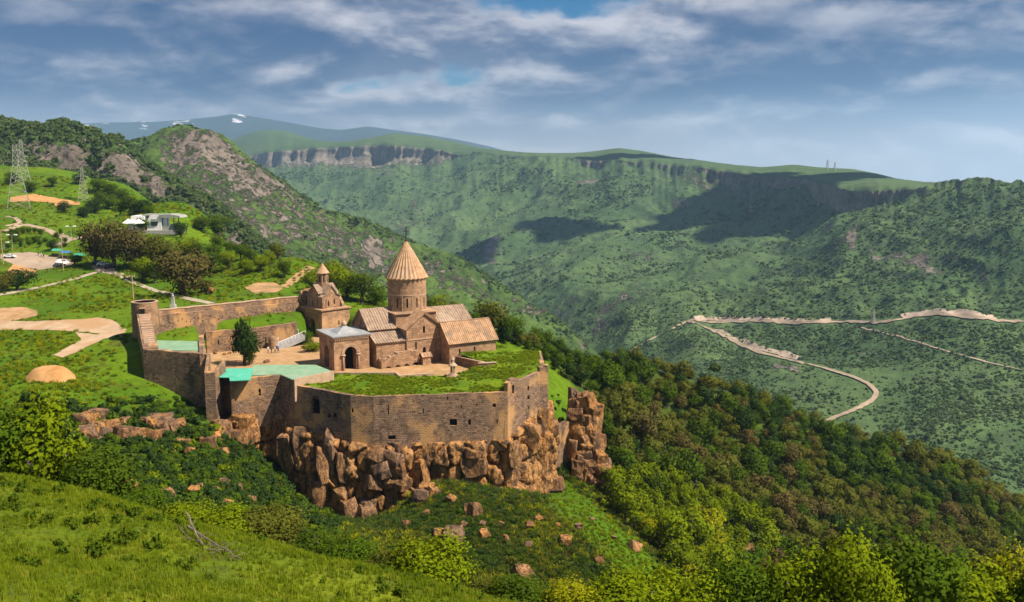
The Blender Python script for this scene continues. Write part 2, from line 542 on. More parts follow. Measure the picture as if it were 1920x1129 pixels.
# nearer wooded hill with crags, left
rockC1 = [([(40, 285), (110, 272), (165, 285), (180, 330), (130, 335), (60, 320)], 8, 0.80), ([(150, 268), (172, 265), (178, 300), (160, 300)], 5, 0.8), ([(190, 295), (240, 292), (300, 330), (318, 350), (316, 392), (270, 385), (215, 345)], 8, 0.85),
          ([(330, 370), (380, 390), (400, 420), (360, 420)], 6, 0.75), ([(400, 420), (460, 450), (470, 480), (430, 470)], 6, 0.75)]
hillC1, VC1 = loft('wooded_hill', [
    zipr([-500, -200, 0, 60, 130, 170, 220, 270, 330, 376, 420, 470, 510, 560],
         [205, 212, 223, 233, 245, 258, 281, 309, 341, 371, 397, 438, 476, 520], [1000, 1000, 960, 950, 940, 930, 920, 910, 890, 870, 850, 830, 815, 800]),
    zipr([-500, 0, 60, 130, 170, 220, 270, 330, 376, 420, 470, 510, 560], [270, 278, 278, 275, 280, 300, 325, 356, 384, 408, 446, 484, 530], [900, 880, 870, 860, 860, 850, 850, 840, 830, 820, 800, 790, 780]),
    zipr([-500, 0, 60, 130, 200, 270, 330, 376, 420, 470, 510, 560], [300, 308, 318, 330, 348, 378, 396, 412, 428, 462, 498, 545], [870, 850, 845, 838, 832, 828, 820, 812, 805, 790, 780, 770]),
    zipr([-500, 0, 200, 330, 470, 560], [420, 420, 430, 450, 520, 600], [800, 780, 770, 760, 750, 740])],
    -500, 560, 340, [40, 40, 30], 'mountain_rocky', amp=7, scale=60, ridge=14, rscale=90, seed=44, rock=rockC1, back=(0.2, 60), flat_rows=(1,), smooth_px=2, fine=3.0, fscale=16.0)
hillC1['label'] = 'wooded hill with reddish crags rising behind the pylons'

# ------------------------------------------------------------------ ground of the promontory, the meadow and the forest ridge
WALL_TOP = {  # surveyed corners of the fortress wall: pixel and height
    'bast_w': (268, 655, 7.3), 'bast_e': (388, 665, 7.0), 'blk_w': (383, 699, 4.7), 'blk_e': (403, 699, 4.7), 'rec_e': (432, 712, 3.2),
    'roof_c': (526, 703, 3.3), 'grass_w': (552, 722, 2.2), 'bend': (657, 741, 1.5), 'corner': (700, 744, 1.3), 'front_e': (952, 735, 1.3),
    'jut': (957, 732, 1.3), 'tow_w': (1012, 697, 3.2), 'tow_e': (1028, 691, 3.7), 'terr_ne': (1014, 661, 1.2)}
KP = {k: atz(*v) for k, v in WALL_TOP.items()}
KP['ri1'] = KP['blk_e'] + Vector((0.3, 6.0, 0))
KP['ri2'] = KP['rec_e'] + Vector((-0.3, 5.0, 0))
CH_TH = R(30)
CH_O = atz(520 + 404 / 3.764, 420 + 1042 / 3.764, 0)
CU = Vector((math.cos(CH_TH), math.sin(CH_TH), 0))
CV = Vector((-math.sin(CH_TH), math.cos(CH_TH), 0))


def chl(u, v, z=0.0):
    return CH_O + CU * u + CV * v + Vector((0, 0, z))


G0 = atz(520 + 318 / 3.764, 420 + 775 / 3.764, 1.0)
court_poly = [KP[k] for k in ('bast_w', 'bast_e', 'blk_w', 'blk_e', 'ri1', 'ri2', 'rec_e', 'roof_c', 'grass_w', 'bend', 'corner', 'front_e', 'jut', 'tow_w', 'tow_e', 'terr_ne')]
court_poly += [chl(39, 2), chl(37, 18), chl(10, 19), atz(665, 640, 0), G0 + Vector((.707, .707, 0)) * 10.5 + Vector((-.707, .707, 0)) * 1.5, G0 + Vector((0, 1, 0)) * 4.0, G0 + Vector((-.707, .707, 0)) * 11.5 + Vector((.707, .707, 0)) * 1.5, atz(556, 634, 1.5) + Vector((0, 3.6, 0)), atz(500, 646, 0.8) + Vector((0, 3.6, 0)), atz(388, 660, 0) + Vector((-4.5, 3.6, 0)), atz(378, 640, 7.2), atz(287, 636, 7.2)]
COURT = np.array([(p.x, p.y) for p in court_poly])

cps = []
for px, py, Y in [
    (0, 560, 262), (0, 620, 232), (100, 610, 230), (0, 700, 188), (130, 700, 190), (0, 760, 168), (-150, 760, 175), (-150, 640, 230), (-150, 540, 280), (200, 762, 172), (300, 752, 180), (230, 690, 193), (240, 640, 212),
    (250, 842, 160), (120, 850, 150), (0, 860, 140), (400, 790, 174), (430, 868, 170), (300, 905, 142), (150, 900, 128), (300, 962, 126), (450, 950, 142), (600, 962, 160), (620, 968, 171), (520, 895, 176), (700, 985, 161), (550, 1040, 132),
    (900, 1050, 141), (900, 912, 170), (800, 885, 168), (740, 955, 167), (960, 912, 171), (1040, 925, 173), (1000, 1090, 141), (1150, 1012, 156), (1250, 1108, 147), (1090, 960, 165), (800, 1129, 126), (660, 1000, 150),
    (1310, 1055, 172), (1400, 1080, 184), (1400, 950, 205), (1160, 930, 190), (1200, 900, 200), (1150, 835, 212), (1100, 725, 232), (1050, 660, 242), (1060, 800, 205), (950, 625, 243), (1000, 645, 246), (1040, 740, 205),
    (1200, 682, 272), (1300, 714, 282), (1450, 767, 292), (1640, 837, 302), (1780, 877, 306), (1920, 972, 302), (2150, 1060, 300),
    (1300, 850, 245), (1500, 905, 245), (1700, 955, 255), (1600, 1050, 215), (1850, 1085, 225), (1300, 780, 258), (2100, 1180, 230), (1500, 1150, 175), (1800, 1200, 180),
    (640, 548, 300), (700, 578, 272), (560, 545, 290), (480, 485, 370), (420, 445, 452), (640, 520, 330), (760, 585, 290), (850, 602, 272), (720, 560, 300),
    (300, 566, 258), (200, 545, 282), (100, 505, 340), (250, 505, 330), (0, 485, 352), (0, 424, 432), (150, 434, 424), (300, 437, 468), (380, 520, 320), (560, 505, 345),
    (0, 394, 500), (130, 388, 560), (0, 332, 640), (0, 309, 720), (80, 321, 720), (200, 351, 720), (290, 400, 640), (340, 425, 560), (-200, 300, 720), (-200, 400, 500), (-200, 470, 380),
]:
    cps.append(tuple(at(px, py, Y)))
for px, py, z in [(320, 622, 7.0), (420, 606, 6.4), (540, 594, 5.8), (600, 640, 1.2), (560, 560, 6.5), (450, 575, 7.3)]:
    cps.append(tuple(atz(px, py, z)))
for px, py, Y, dY, dz in [(1050, 650, 246, 60, 48), (1200, 682, 272, 60, 52), (1300, 714, 282, 60, 52), (1450, 767, 292, 60, 52), (1640, 837, 302, 60, 52), (1780, 877, 306, 60, 52), (1920, 972, 302, 60, 55),
                          (640, 520, 332, 55, 45), (560, 505, 348, 60, 45), (480, 475, 392, 70, 50), (420, 440, 460, 80, 50), (760, 585, 292, 50, 45), (850, 602, 274, 50, 45), (950, 625, 246, 55, 48), (340, 420, 570, 90, 50), (290, 395, 650, 90, 40), (200, 350, 730, 100, 20)]:
    p = at(px, py, Y)
    cps.append((p.x * (1 + dY / Y), Y + dY, p.z - dz))
cps += [(-45, 75, -2), (0, 75, -16), (60, 90, -34), (-110, 100, 4), (120, 110, -50), (200, 120, -66), (-30, 40, 2), (80, 40, -30), (-150, 40, 8), (260, 200, -85), (300, 450, -185), (420, 330, -150), (420, 600, -215), (120, 430, -140), (150, 620, -190), (-40, 560, -120), (420, 120, -115), (0, 800, -190), (-120, 760, -110), (-49, 183, -14), (-56, 184, -11), (-53, 188, -11), (-41, 184, -24), (-34, 182, -26), (-27, 180, -27), (-15, 183, -23), (0, 185, -23), (7, 190, -22), (-12, 177, -19.5), (1, 178.5, -20), (9, 182, -21), (-20, 197, -18), (420, 850, -230), (330, 250, -112)]
cps = np.array(cps)


def tps_fit(c, lam=0.02):
    sc = 200.0
    X = c[:, :2] / sc
    n_ = len(X)
    r = np.linalg.norm(X[:, None] - X[None], axis=-1)
    K = np.where(r > 0, r * r * np.log(r + 1e-12), 0) + lam * 0.05 * np.eye(n_)
    P_ = np.hstack([np.ones((n_, 1)), X])
    A = np.block([[K, P_], [P_.T, np.zeros((3, 3))]])
    w = np.linalg.solve(A, np.concatenate([c[:, 2], np.zeros(3)]))

    def ev(x, y):
        out = np.zeros(x.size)
        xs, ys = x.ravel() / sc, y.ravel() / sc
        for i in range(n_):
            rr = (xs - X[i, 0]) ** 2 + (ys - X[i, 1]) ** 2
            out += w[i] * 0.5 * rr * np.log(rr + 1e-12)
        out += w[n_] + w[n_ + 1] * xs + w[n_ + 2] * ys
        return out.reshape(x.shape)
    return ev


TPS = tps_fit(cps)


CREST = np.array([tuple(at(*c)) for c in [(-400, 300, 760), (0, 309, 740), (80, 321, 735), (200, 351, 722), (290, 400, 642), (340, 425, 562), (420, 445, 454), (480, 478, 388), (560, 507, 346), (640, 522, 331), (760, 587, 291), (850, 604, 273), (950, 627, 246), (1050, 660, 246), (1200, 682, 273), (1300, 714, 283), (1450, 767, 293), (1640, 837, 303), (1780, 877, 307), (1920, 972, 303), (2150, 1060, 301), (2800, 1300, 300)]])


def ground_xy(x, y):
    z = TPS(x, y)
    yc = np.interp(x, CREST[:, 0], CREST[:, 1])
    zc = np.interp(x, CREST[:, 0], CREST[:, 2])
    z = np.where(y > yc + 3, np.minimum(z, zc - 0.75 * (y - yc - 3)), z)
    far = smooth(200, 420, y)
    z = z + (0.5 + 0.9 * far) * fbm(x / 16, y / 16, 5, 3, 0.55) + 1.1 * fbm(x / 45, y / 45, 3, 8)
    m_, sd = poly_mask(x, y, COURT, 1.0)
    k = smooth(0.2, 2.4, sd)
    return z * (1 - k) + (-0.8) * k, sd


def axis(breaks):
    out = []
    for a, b, st in breaks:
        out.append(np.arange(a, b, st))
    return np.concatenate(out + [[breaks[-1][1]]])


gx = axis([(-420, -160, 4.0), (-160, 110, 1.15), (110, 420, 3.0)])
gy = axis([(36, 120, 3.0), (120, 262, 1.15), (262, 420, 2.5), (420, 860, 5.0)])
GX, GY = np.meshgrid(gx, gy)
GZ, GSD = ground_xy(GX, GY)
GZ = np.maximum(GZ, -600)
GV = np.stack([GX, GY, GZ], -1)
gpx, gpy = proj_np(GV)
G_DIRT = []
forest_poly_px = [(1010, 640), (1200, 660), (1450, 750), (1780, 860), (1930, 950), (2100, 1300), (1360, 1300), (1205, 1010), (1130, 800)]
G_ROCK = [([(200, 905), (320, 890), (330, 965), (230, 950)], 8, 0.75), ([(330, 930), (470, 900), (470, 930), (340, 980)], 8, 0.5), ([(140, 775), (320, 770), (320, 840), (150, 830)], 6, 0.7)]
gd = np.zeros(GX.shape)
gr = np.zeros(GX.shape)
vis = GY > 100
for poly, soft, val in G_DIRT:
    gd = np.maximum(gd, poly_mask(gpx, gpy, poly, soft)[0] * val * vis)
for poly, soft, val in G_ROCK:
    gr = np.maximum(gr, poly_mask(gpx, gpy, poly, soft)[0] * val * vis)
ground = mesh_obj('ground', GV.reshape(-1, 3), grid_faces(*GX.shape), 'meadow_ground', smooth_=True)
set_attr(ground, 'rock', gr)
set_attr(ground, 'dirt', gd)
set_attr(ground, 'rough', vis * np.maximum(poly_mask(gpx, gpy, [(-200, 775), (300, 775), (420, 800), (620, 830), (900, 840), (1000, 900), (1080, 1000), (1180, 1129), (1290, 1400), (-200, 1400)], 22)[0], 0.9 * poly_mask(gpx, gpy, forest_poly_px, 10)[0]))  # mask of the darker olive ground: lower slope and forest area
tag(ground, 'green meadow and slopes of the promontory', kind='structure')
BVH_G = BVHTree.FromPolygons([tuple(v) for v in GV.reshape(-1, 3).tolist()], grid_faces(*GX.shape).tolist())


def hit(px, py, bvh=None):
    """point where the sight line of a pixel meets the ground"""
    d = ray(px, py).normalized()
    h = (bvh or BVH_G).ray_cast(Vector((0, 0, CAMZ)), d, 60000)
    return h[0]


def gz(x, y):
    h = BVH_G.ray_cast(Vector((x, y, 900)), Vector((0, 0, -1)), 2000)
    return h[0].z if h[0] else -100.0


# grassy hill under the viewer
hill, VH = loft('hillside', [
    zipr([-700, -300, 0, 200, 350, 500, 700, 840, 1100, 1500, 2600], [840, 868, 914, 952, 1000, 1048, 1100, 1131, 1190, 1270, 1400], [50, 50, 46, 45, 44, 42, 40, 39, 37, 36, 34]),
    zipr([-700, 0, 500, 840, 1500, 2600], [1010, 1040, 1110, 1190, 1330, 1480], [33, 30, 30, 28, 25, 24]),
    zipr([-700, 0, 840, 1500, 2600], [1400, 1400, 1450, 1500, 1600], [13, 13, 13, 13, 13]),
    zipr([-700, 960, 2600], [2600, 2600, 2600], [1.8, 1.8, 1.8])],
    -700, 2600, 260, [40, 30, 10], 'near_hill', amp=0.35, scale=5, seed=61, back=(0.75, 32), flat_rows=(), smooth_px=4)
hill['label'] = 'grassy hillside sloping down below the viewpoint'
BVH_H = BVHTree.FromPolygons([tuple(v) for v in VH.reshape(-1, 3).tolist()], grid_faces(VH.shape[0], VH.shape[1]).tolist())

# ------------------------------------------------------------------ materials: buildings
def masonry_mat(name, c1, c2, c3, patch_col, bw=0.75, bh=0.36, mortar=(0.12, 0.085, 0.06), msize=0.02, patch=(0.5, 0.62), drum=False, bumpd=0.06, stain=0.45, patch_sc=0.16):
    m, t = new_mat(name)
    p = t.pos()
    if drum:
        ob = t.n('ShaderNodeTexCoord').outputs['Object']
        ox, oy, oz = t.sep(ob)
        al = t.math('MULTIPLY', t.math('ARCTAN2', oy, ox), 4.5)
    else:
        nn = t.n('ShaderNodeNewGeometry').outputs['True Normal']
        T = t.vmath('NORMALIZE', t.vmath('CROSS_PRODUCT', (0, 0, 1), nn))
        dn = t.n('ShaderNodeVectorMath', operation='DOT_PRODUCT')
        t.put(dn.inputs[0], p)
        t.put(dn.inputs[1], T)
        al = dn.outputs['Value']
    pz = t.sep(p)[2]
    wob = t.math('MULTIPLY', t.math('SUBTRACT', t.noise(p, 1.3, 3), 0.5), 0.16)
    vec = t.comb(t.math('ADD', al, wob), t.math('ADD', pz, wob), 0.0)
    br = t.n('ShaderNodeTexBrick', i_Vector=vec, i_Color1=(0, 0, 0, 1), i_Color2=(1, 1, 1, 1), i_Mortar=(0.5, 0.5, 0.5, 1))
    br.inputs['Scale'].default_value = 1.0
    br.inputs['Brick Width'].default_value = bw
    br.inputs['Row Height'].default_value = bh
    br.inputs['Mortar Size'].default_value = msize
    br.inputs['Mortar Smooth'].default_value = 0.3
    br.inputs['Bias'].default_value = 0.0
    br.offset_frequency = 2
    c = t.mix(br.outputs['Color'], c1, c2)
    big = t.noise(p, patch_sc, 5, 0.62)
    c = t.mix(t.ss(t.noise(p, 0.9, 4, 0.6), 0.42, 0.66), c, c3)
    mo = t.mix(t.ss(big, 0.4, 0.6), mortar, patch_col)
    c = t.mix(t.math('MULTIPLY', br.outputs['Fac'], 0.8), c, mo)
    c = t.mix(t.ss(big, patch[0], patch[1], 0.0, 0.85), c, patch_col)
    st = t.noise(t.vmath('MULTIPLY', p, (1.0, 1.0, 0.22)), 0.55, 5, 0.7)
    c = t.mix(t.ss(st, 0.52, 0.72, 0.0, stain), c, tuple(x * 0.28 for x in c1))
    h = t.math('SUBTRACT', t.math('MULTIPLY', t.noise(p, 3.0, 5, 0.7), 1.0), t.math('MULTIPLY', br.outputs['Fac'], 0.6))
    h = t.math('ADD', h, t.math('MULTIPLY', br.outputs['Color'], 0.35))
    b = t.n('ShaderNodeBsdfPrincipled', i_Base_Color=c, i_Roughness=0.92, i_Normal=t.bump(h, bumpd))
    b.inputs['Specular IOR Level'].default_value = 0.15
    t.n('ShaderNodeOutputMaterial', i_0=b.outputs[0])


masonry_mat('fort_stone', (0.12, 0.073, 0.05), (0.38, 0.24, 0.16), (0.26, 0.165, 0.11), (0.54, 0.30, 0.13), bw=0.7, bh=0.36, msize=0.04, patch=(0.50, 0.60), bumpd=0.2, stain=0.7)
masonry_mat('church_stone', (0.235, 0.135, 0.080), (0.46, 0.27, 0.155), (0.33, 0.20, 0.12), (0.55, 0.33, 0.175), bw=1.1, bh=0.55, mortar=(0.17, 0.11, 0.07), msize=0.014, patch=(0.53, 0.68), bumpd=0.07, stain=0.7)
masonry_mat('drum_stone', (0.245, 0.14, 0.082), (0.47, 0.275, 0.155), (0.35, 0.21, 0.12), (0.55, 0.33, 0.175), bw=1.0, bh=0.5, mortar=(0.17, 0.11, 0.07), msize=0.014, patch=(0.53, 0.68), drum=True, bumpd=0.07, stain=0.65)


def plain_mat(name, c1, c2, scale=1.0, rough=0.9, bumpd=0.03, c3=None, spec=0.2, metal=0.0, stretch=(1, 1, 1)):
    m, t = new_mat(name)
    p = t.vmath('MULTIPLY', t.pos(), stretch)
    c = t.mix(t.ss(t.noise(p, scale, 5, 0.65), 0.32, 0.68), c1, c2)
    if c3:
        c = t.mix(t.ss(t.noise(p, scale * 0.31, 4, 0.6), 0.52, 0.66), c, c3)
    b = t.n('ShaderNodeBsdfPrincipled', i_Base_Color=c, i_Roughness=rough, i_Metallic=metal, i_Normal=t.bump(t.noise(p, scale * 4, 5, 0.7), bumpd))
    b.inputs['Specular IOR Level'].default_value = spec
    t.n('ShaderNodeOutputMaterial', i_0=b.outputs[0])
    return m


plain_mat('roof_tile', (0.22, 0.155, 0.115), (0.36, 0.25, 0.175), 0.8, c3=(0.40, 0.30, 0.22), bumpd=0.05)
plain_mat('roof_warm', (0.30, 0.175, 0.10), (0.47, 0.285, 0.165), 0.8, c3=(0.26, 0.17, 0.11), bumpd=0.05)
plain_mat('cone_tile', (0.33, 0.19, 0.105), (0.50, 0.31, 0.18), 0.9, c3=(0.40, 0.27, 0.18), bumpd=0.04)
plain_mat('dark_gap', (0.010, 0.008, 0.007), (0.016, 0.013, 0.011), 2.0, rough=1.0)
plain_mat('metal_roof', (0.24, 0.24, 0.25), (0.33, 0.33, 0.335), 0.7, rough=0.55, bumpd=0.01, spec=0.4)
plain_mat('green_roof', (0.16, 0.27, 0.17), (0.22, 0.34, 0.22), 0.5, c3=(0.25, 0.32, 0.24), bumpd=0.01)
plain_mat('turquoise_roof', (0.06, 0.33, 0.23), (0.10, 0.42, 0.30), 0.6, bumpd=0.01)
plain_mat('sand', (0.31, 0.18, 0.085), (0.42, 0.26, 0.135), 0.35, c3=(0.22, 0.16, 0.06), bumpd=0.05)
plain_mat('coping', (0.36, 0.24, 0.16), (0.48, 0.33, 0.22), 1.1, bumpd=0.05)
plain_mat('trim_stone', (0.36, 0.23, 0.15), (0.48, 0.32, 0.21), 1.5, bumpd=0.03)
plain_mat('iron', (0.03, 0.028, 0.026), (0.05, 0.045, 0.04), 3.0, rough=0.6)
plain_mat('shrub_cap', (0.05, 0.07, 0.02), (0.1, 0.1, 0.04), 2.0)
plain_mat('gravel_path', (0.30, 0.25, 0.18), (0.40, 0.33, 0.25), 0.6, bumpd=0.05)
plain_mat('asphalt_lot', (0.29, 0.215, 0.16), (0.37, 0.28, 0.21), 0.15, c3=(0.32, 0.22, 0.15), bumpd=0.02)
m, t = new_mat('terrace_grass')
p = t.pos()
c = t.mix(t.ss(t.noise(p, 0.16, 5, 0.6), 0.38, 0.62), (0.080, 0.150, 0.005), (0.14, 0.205, 0.006))
c = t.mix(t.ss(t.noise(p, 0.9, 5, 0.7), 0.5, 0.72, 0, 0.7), c, (0.035, 0.07, 0.010))
c = t.mix(t.ss(t.noise(p, 0.28, 5, 0.7), 0.62, 0.72, 0, 0.4), c, (0.16, 0.13, 0.04))
b = t.n('ShaderNodeBsdfPrincipled', i_Base_Color=c, i_Roughness=0.95, i_Normal=t.bump(t.noise(p, 2.4, 6, 0.75), 0.3))
b.inputs['Specular IOR Level'].default_value = 0.1
t.n('ShaderNodeOutputMaterial', i_0=b.outputs[0])


# ------------------------------------------------------------------ building blocks
class MB:
    def __init__(self):
        self.v, self.f = [], []

    def add(self, vs, fs):
        o = len(self.v)
        self.v += [tuple(x) for x in vs]
        self.f += [tuple(i + o for i in f) for f in fs]

    def box(self, c, s, rz=0.0, taper=1.0):
        cx, cy, cz = c
        hx, hy, hz = s[0] / 2, s[1] / 2, s[2] / 2
        vs = []
        for z, k in ((-hz, 1.0), (hz, taper)):
            for x, y in ((-hx, -hy), (hx, -hy), (hx, hy), (-hx, hy)):
                x *= k
                y *= k
                vs.append((cx + x * math.cos(rz) - y * math.sin(rz), cy + x * math.sin(rz) + y * math.cos(rz), cz + z))
        self.add(vs, [(3, 2, 1, 0), (4, 5, 6, 7), (0, 1, 5, 4), (1, 2, 6, 5), (2, 3, 7, 6), (3, 0, 4, 7)])

    def bar(self, a, b, r, n_=5, r2=None):
        a, b = Vector(a), Vector(b)
        d = b - a
        q = d.to_track_quat('Z', 'Y')
        vs = []
        for p, rr in ((a, r), (b, r if r2 is None else r2)):
            for i in range(n_):
                an = 2 * math.pi * i / n_
                vs.append(p + q @ Vector((rr * math.cos(an), rr * math.sin(an), 0)))
        fs = [(i, (i + 1) % n_, n_ + (i + 1) % n_, n_ + i) for i in range(n_)]
        fs += [tuple(range(n_ - 1, -1, -1)), tuple(range(n_, 2 * n_))]
        self.add(vs, fs)

    def lathe(self, prof, n_=24, c=(0, 0, 0), fold=None):
        vs = []
        for j, (r, z) in enumerate(prof):
            for i in range(n_):
                k = 1.0
                if fold and i % 2:
                    k = fold
                an = 2 * math.pi * i / n_
                vs.append((c[0] + r * k * math.cos(an), c[1] + r * k * math.sin(an), c[2] + z))
        fs = []
        for j in range(len(prof) - 1):
            for i in range(n_):
                a, b = j * n_ + i, j * n_ + (i + 1) % n_
                fs.append((a, b, b + n_, a + n_))
        fs.append(tuple(range(n_ - 1, -1, -1)))
        fs.append(tuple(range((len(prof) - 1) * n_, len(prof) * n_)))
        self.add(vs, fs)

    def build(self, name, mat, parent=None, smooth_=False):
        return mesh_obj(name, self.v, self.f, mat, parent, smooth_)


def arch_poly(s, zb, w, h, arch, seg=8):
    if not arch:
        return [(s - w / 2, zb), (s + w / 2, zb), (s + w / 2, zb + h), (s - w / 2, zb + h)]
    r = w / 2
    zc = zb + h - r
    pts = [(s - r, zb), (s + r, zb)]
    for i in range(seg + 1):
        a = math.pi * i / seg
        pts.append((s + r * math.cos(a), zc + r * math.sin(a)))
    return pts


def in_poly(x, y, poly):
    ins = False
    for i in range(len(poly)):
        ax, ay = poly[i]
        bx, by = poly[(i + 1) % len(poly)]
        if (ay > y) != (by > y) and x < (bx - ax) * (y - ay) / (by - ay) + ax:
            ins = not ins
    return ins


def wall(parent, A, B, z0, top, mat, holes=(), depth=0.45, thick=0.0, name='wall', cap=None, subname='window'):
    """vertical wall from A to B (left to right seen from outside); top: height, (hA, hB) or profile [(s, z)...]; holes: (s, zb, w, h, arch)"""
    A, B = Vector(A[:2]), Vector(B[:2])
    L = (B - A).length
    d = (B - A) / L
    nout = Vector((d.y, -d.x))
    if isinstance(top, (int, float)):
        top = [(0, top), (L, top)]
    elif isinstance(top, tuple) and not isinstance(top[0], tuple):
        top = [(0, top[0]), (L, top[1])]
    outer = [(0, z0), (L, z0)] + [tuple(p) for p in reversed(top)]
    hp = [arch_poly(*h[:5]) for h in holes]

    def P3(s, z, dep=0.0):
        q = A + d * s - nout * dep
        return (q.x, q.y, z)
    pts, edges = [], []
    for lp in [outer] + hp:
        o = len(pts)
        pts += [Vector(p) for p in lp]
        edges += [(o + i, o + (i + 1) % len(lp)) for i in range(len(lp))]
    vs, _, fs, *_r = delaunay_2d_cdt(pts, edges, [], 0, 1e-5)
    tri = []
    for f in fs:
        cx = sum(vs[i].x for i in f) / len(f)
        cz = sum(vs[i].y for i in f) / len(f)
        if in_poly(cx, cz, outer) and not any(in_poly(cx, cz, h) for h in hp):
            tri.append(tuple(f))
    mb = MB()
    mb.add([P3(v.x, v.y) for v in vs], tri)
    for h, spec in zip(hp, holes):
        dep = spec[5] if len(spec) > 5 else depth
        k = len(h)
        mb.add([P3(*p) for p in h] + [P3(p[0], p[1], dep) for p in h], [((i + 1) % k, i, k + i, k + (i + 1) % k) for i in range(k)])
    if thick:
        tt = [P3(*p) for p in top] + [P3(p[0], p[1], thick) for p in top]
        k = len(top)
        mb.add(tt, [(i, i + 1, k + i + 1, k + i) for i in range(k - 1)])
        mb.add([P3(0, z0, thick), P3(L, z0, thick)] + [P3(p[0], p[1], thick) for p in reversed(top)], [tuple(range(len(top) + 1, -1, -1))])
        mb.add([P3(0, z0), P3(0, top[0][1]), P3(0, top[0][1], thick), P3(0, z0, thick)], [(0, 1, 2, 3)])
        mb.add([P3(L, z0), P3(L, top[-1][1]), P3(L, top[-1][1], thick), P3(L, z0, thick)], [(3, 2, 1, 0)])
    w = mb.build(name, mat, parent)
    for h, spec in zip(hp, holes):
        dep = (spec[5] if len(spec) > 5 else depth) - 0.03
        nm = spec[6] if len(spec) > 6 else subname
        mesh_obj(nm, [P3(p[0], p[1], dep) for p in h], [tuple(range(len(h)))], 'dark_gap', w)
    if cap:
        for i in range(len(top) - 1):
            a, b = top[i], top[i + 1]
            m2 = MB()
            e = 0.12
            q = [P3(a[0], a[1] + 0.004, -e), P3(b[0], b[1] + 0.004, -e), P3(b[0], b[1] + 0.004, thick + e), P3(a[0], a[1] + 0.004, thick + e)]
            q2 = [(x, y, z + cap) for x, y, z in q]
            m2.add(q + q2, [(3, 2, 1, 0), (4, 5, 6, 7), (0, 1, 5, 4), (1, 2, 6, 5), (2, 3, 7, 6), (3, 0, 4, 7)])
            m2.build('coping', 'coping', w)
    return w


def roof(parent, eA, eB, rB, rA, mat='roof_tile', th=0.28, ribs=0.62, name='roof'):
    eA, eB, rB, rA = (Vector(p) for p in (eA, eB, rB, rA))
    nrm = (eB - eA).cross(rA - eA).normalized()
    if nrm.z < 0:
        nrm = -nrm
    mb = MB()
    lo = [p - nrm * th for p in (eA, eB, rB, rA)]
    hi = [eA, eB, rB, rA]
    mb.add(lo + hi, [(3, 2, 1, 0), (4, 5, 6, 7), (0, 1, 5, 4), (1, 2, 6, 5), (2, 3, 7, 6), (3, 0, 4, 7)])
    k = max(2, int((eB - eA).length / ribs))
    for i in range(k + 1):
        f = i / k
        a = eA.lerp(eB, f)
        b = rA.lerp(rB, f)
        side = (eB - eA).normalized() * 0.085
        jit = nrm * (0.07 + 0.05 * rnd.random())
        ext = (a - b).normalized() * 0.10
        q = [a + ext - side, a + ext + side, b + side, b - side]
        mb.add([x - nrm * 0.02 for x in q] + [x + jit for x in q], [(4, 5, 6, 7), (0, 1, 5, 4), (1, 2, 6, 5), (2, 3, 7, 6), (3, 0, 4, 7)])
    return mb.build(name, mat, parent)


def slab(parent, name, mat, pts, th=0.3):
    """flat or tilted polygon with thickness, pts in order seen from above counter-clockwise"""
    k = len(pts)
    top = [tuple(p) for p in pts]
    bot = [(p[0], p[1], p[2] - th) for p in pts]
    fs = [tuple(range(k)), tuple(range(2 * k - 1, k - 1, -1))] + [(i, k + i, k + (i + 1) % k, (i + 1) % k) for i in range(k)]
    return mesh_obj(name, top + bot, fs, mat, parent)


def hole_px(A, B, x0, y0, x1, y1, arch=0, dep=None, nm=None):
    """window seen between two pixels on the wall plane A-B (world) -> (s, zb, w, h, arch)"""
    A, B = Vector((A[0], A[1], 0)), Vector((B[0], B[1], 0))
    d = (B - A).normalized()
    nn = Vector((d.y, -d.x, 0))

    def q(px, py):
        r = ray(px, py)
        o = Vector((0, 0, CAMZ))
        p = o + r * ((A - o).dot(nn) / r.dot(nn))
        return (p - A).dot(d), p.z
    s0, zt = q(x0, y0)
    s1, zb = q(x1, y1)
    out = [(s0 + s1) / 2, zb, abs(s1 - s0), zt - zb, arch]
    if dep is not None or nm:
        out.append(dep or 0.45)
    if nm:
        out.append(nm)
    return tuple(out)

# ------------------------------------------------------------------ the domed church
def zz(zx, zy):
    return 520 + zx / 3.764, 420 + zy / 3.764


def hz(uA, vA, uB, vB, x0, y0, x1, y1, arch=0, dep=None, nm=None):
    return hole_px(chl(uA, vA), chl(uB, vB), *zz(x0, y0), *zz(x1, y1), arch, dep, nm)


def gable(L, ze, zr):
    return [(0, ze), (L / 2, zr), (L, ze)]


church = empty('domed_church', CH_O, CH_TH)
tag(church, 'large domed stone church with a tall ribbed cone roof and cross', 'church')
UC, VC = 21.3, 8.5
CS = 'church_stone'
# porch in front of the west end
wall(church, (0, 0), (8.2, 0), -0.6, 7.3, CS, [hz(0, 0, 8, 0, 475, 872, 561, 1062, 1, 2.2, 'doorway')], name='porch_wall')
wall(church, (0, 10), (0, 0), -0.6, 7.3, CS, [(5.0, -0.5, 3.0, 5.6, 1, 2.2, 'doorway')], name='porch_wall')
wall(church, (8.2, 0), (8.2, 10), -0.6, 7.3, CS, name='porch_wall')
wall(church, (8.2, 10), (0, 10), -0.6, 7.3, CS, name='porch_wall')
mb = MB()
mb.box((4.1, 5, 7.45), (8.9, 10.7, 0.3))
o = mb.build('cornice', 'trim_stone', church)
mb = MB()
for i in range(17):
    mb.box((0.35 + i * 0.47, -0.14, 7.02), (0.22, 0.24, 0.38))
mb.build('dentil', 'trim_stone', church)['kind'] = 'stuff'
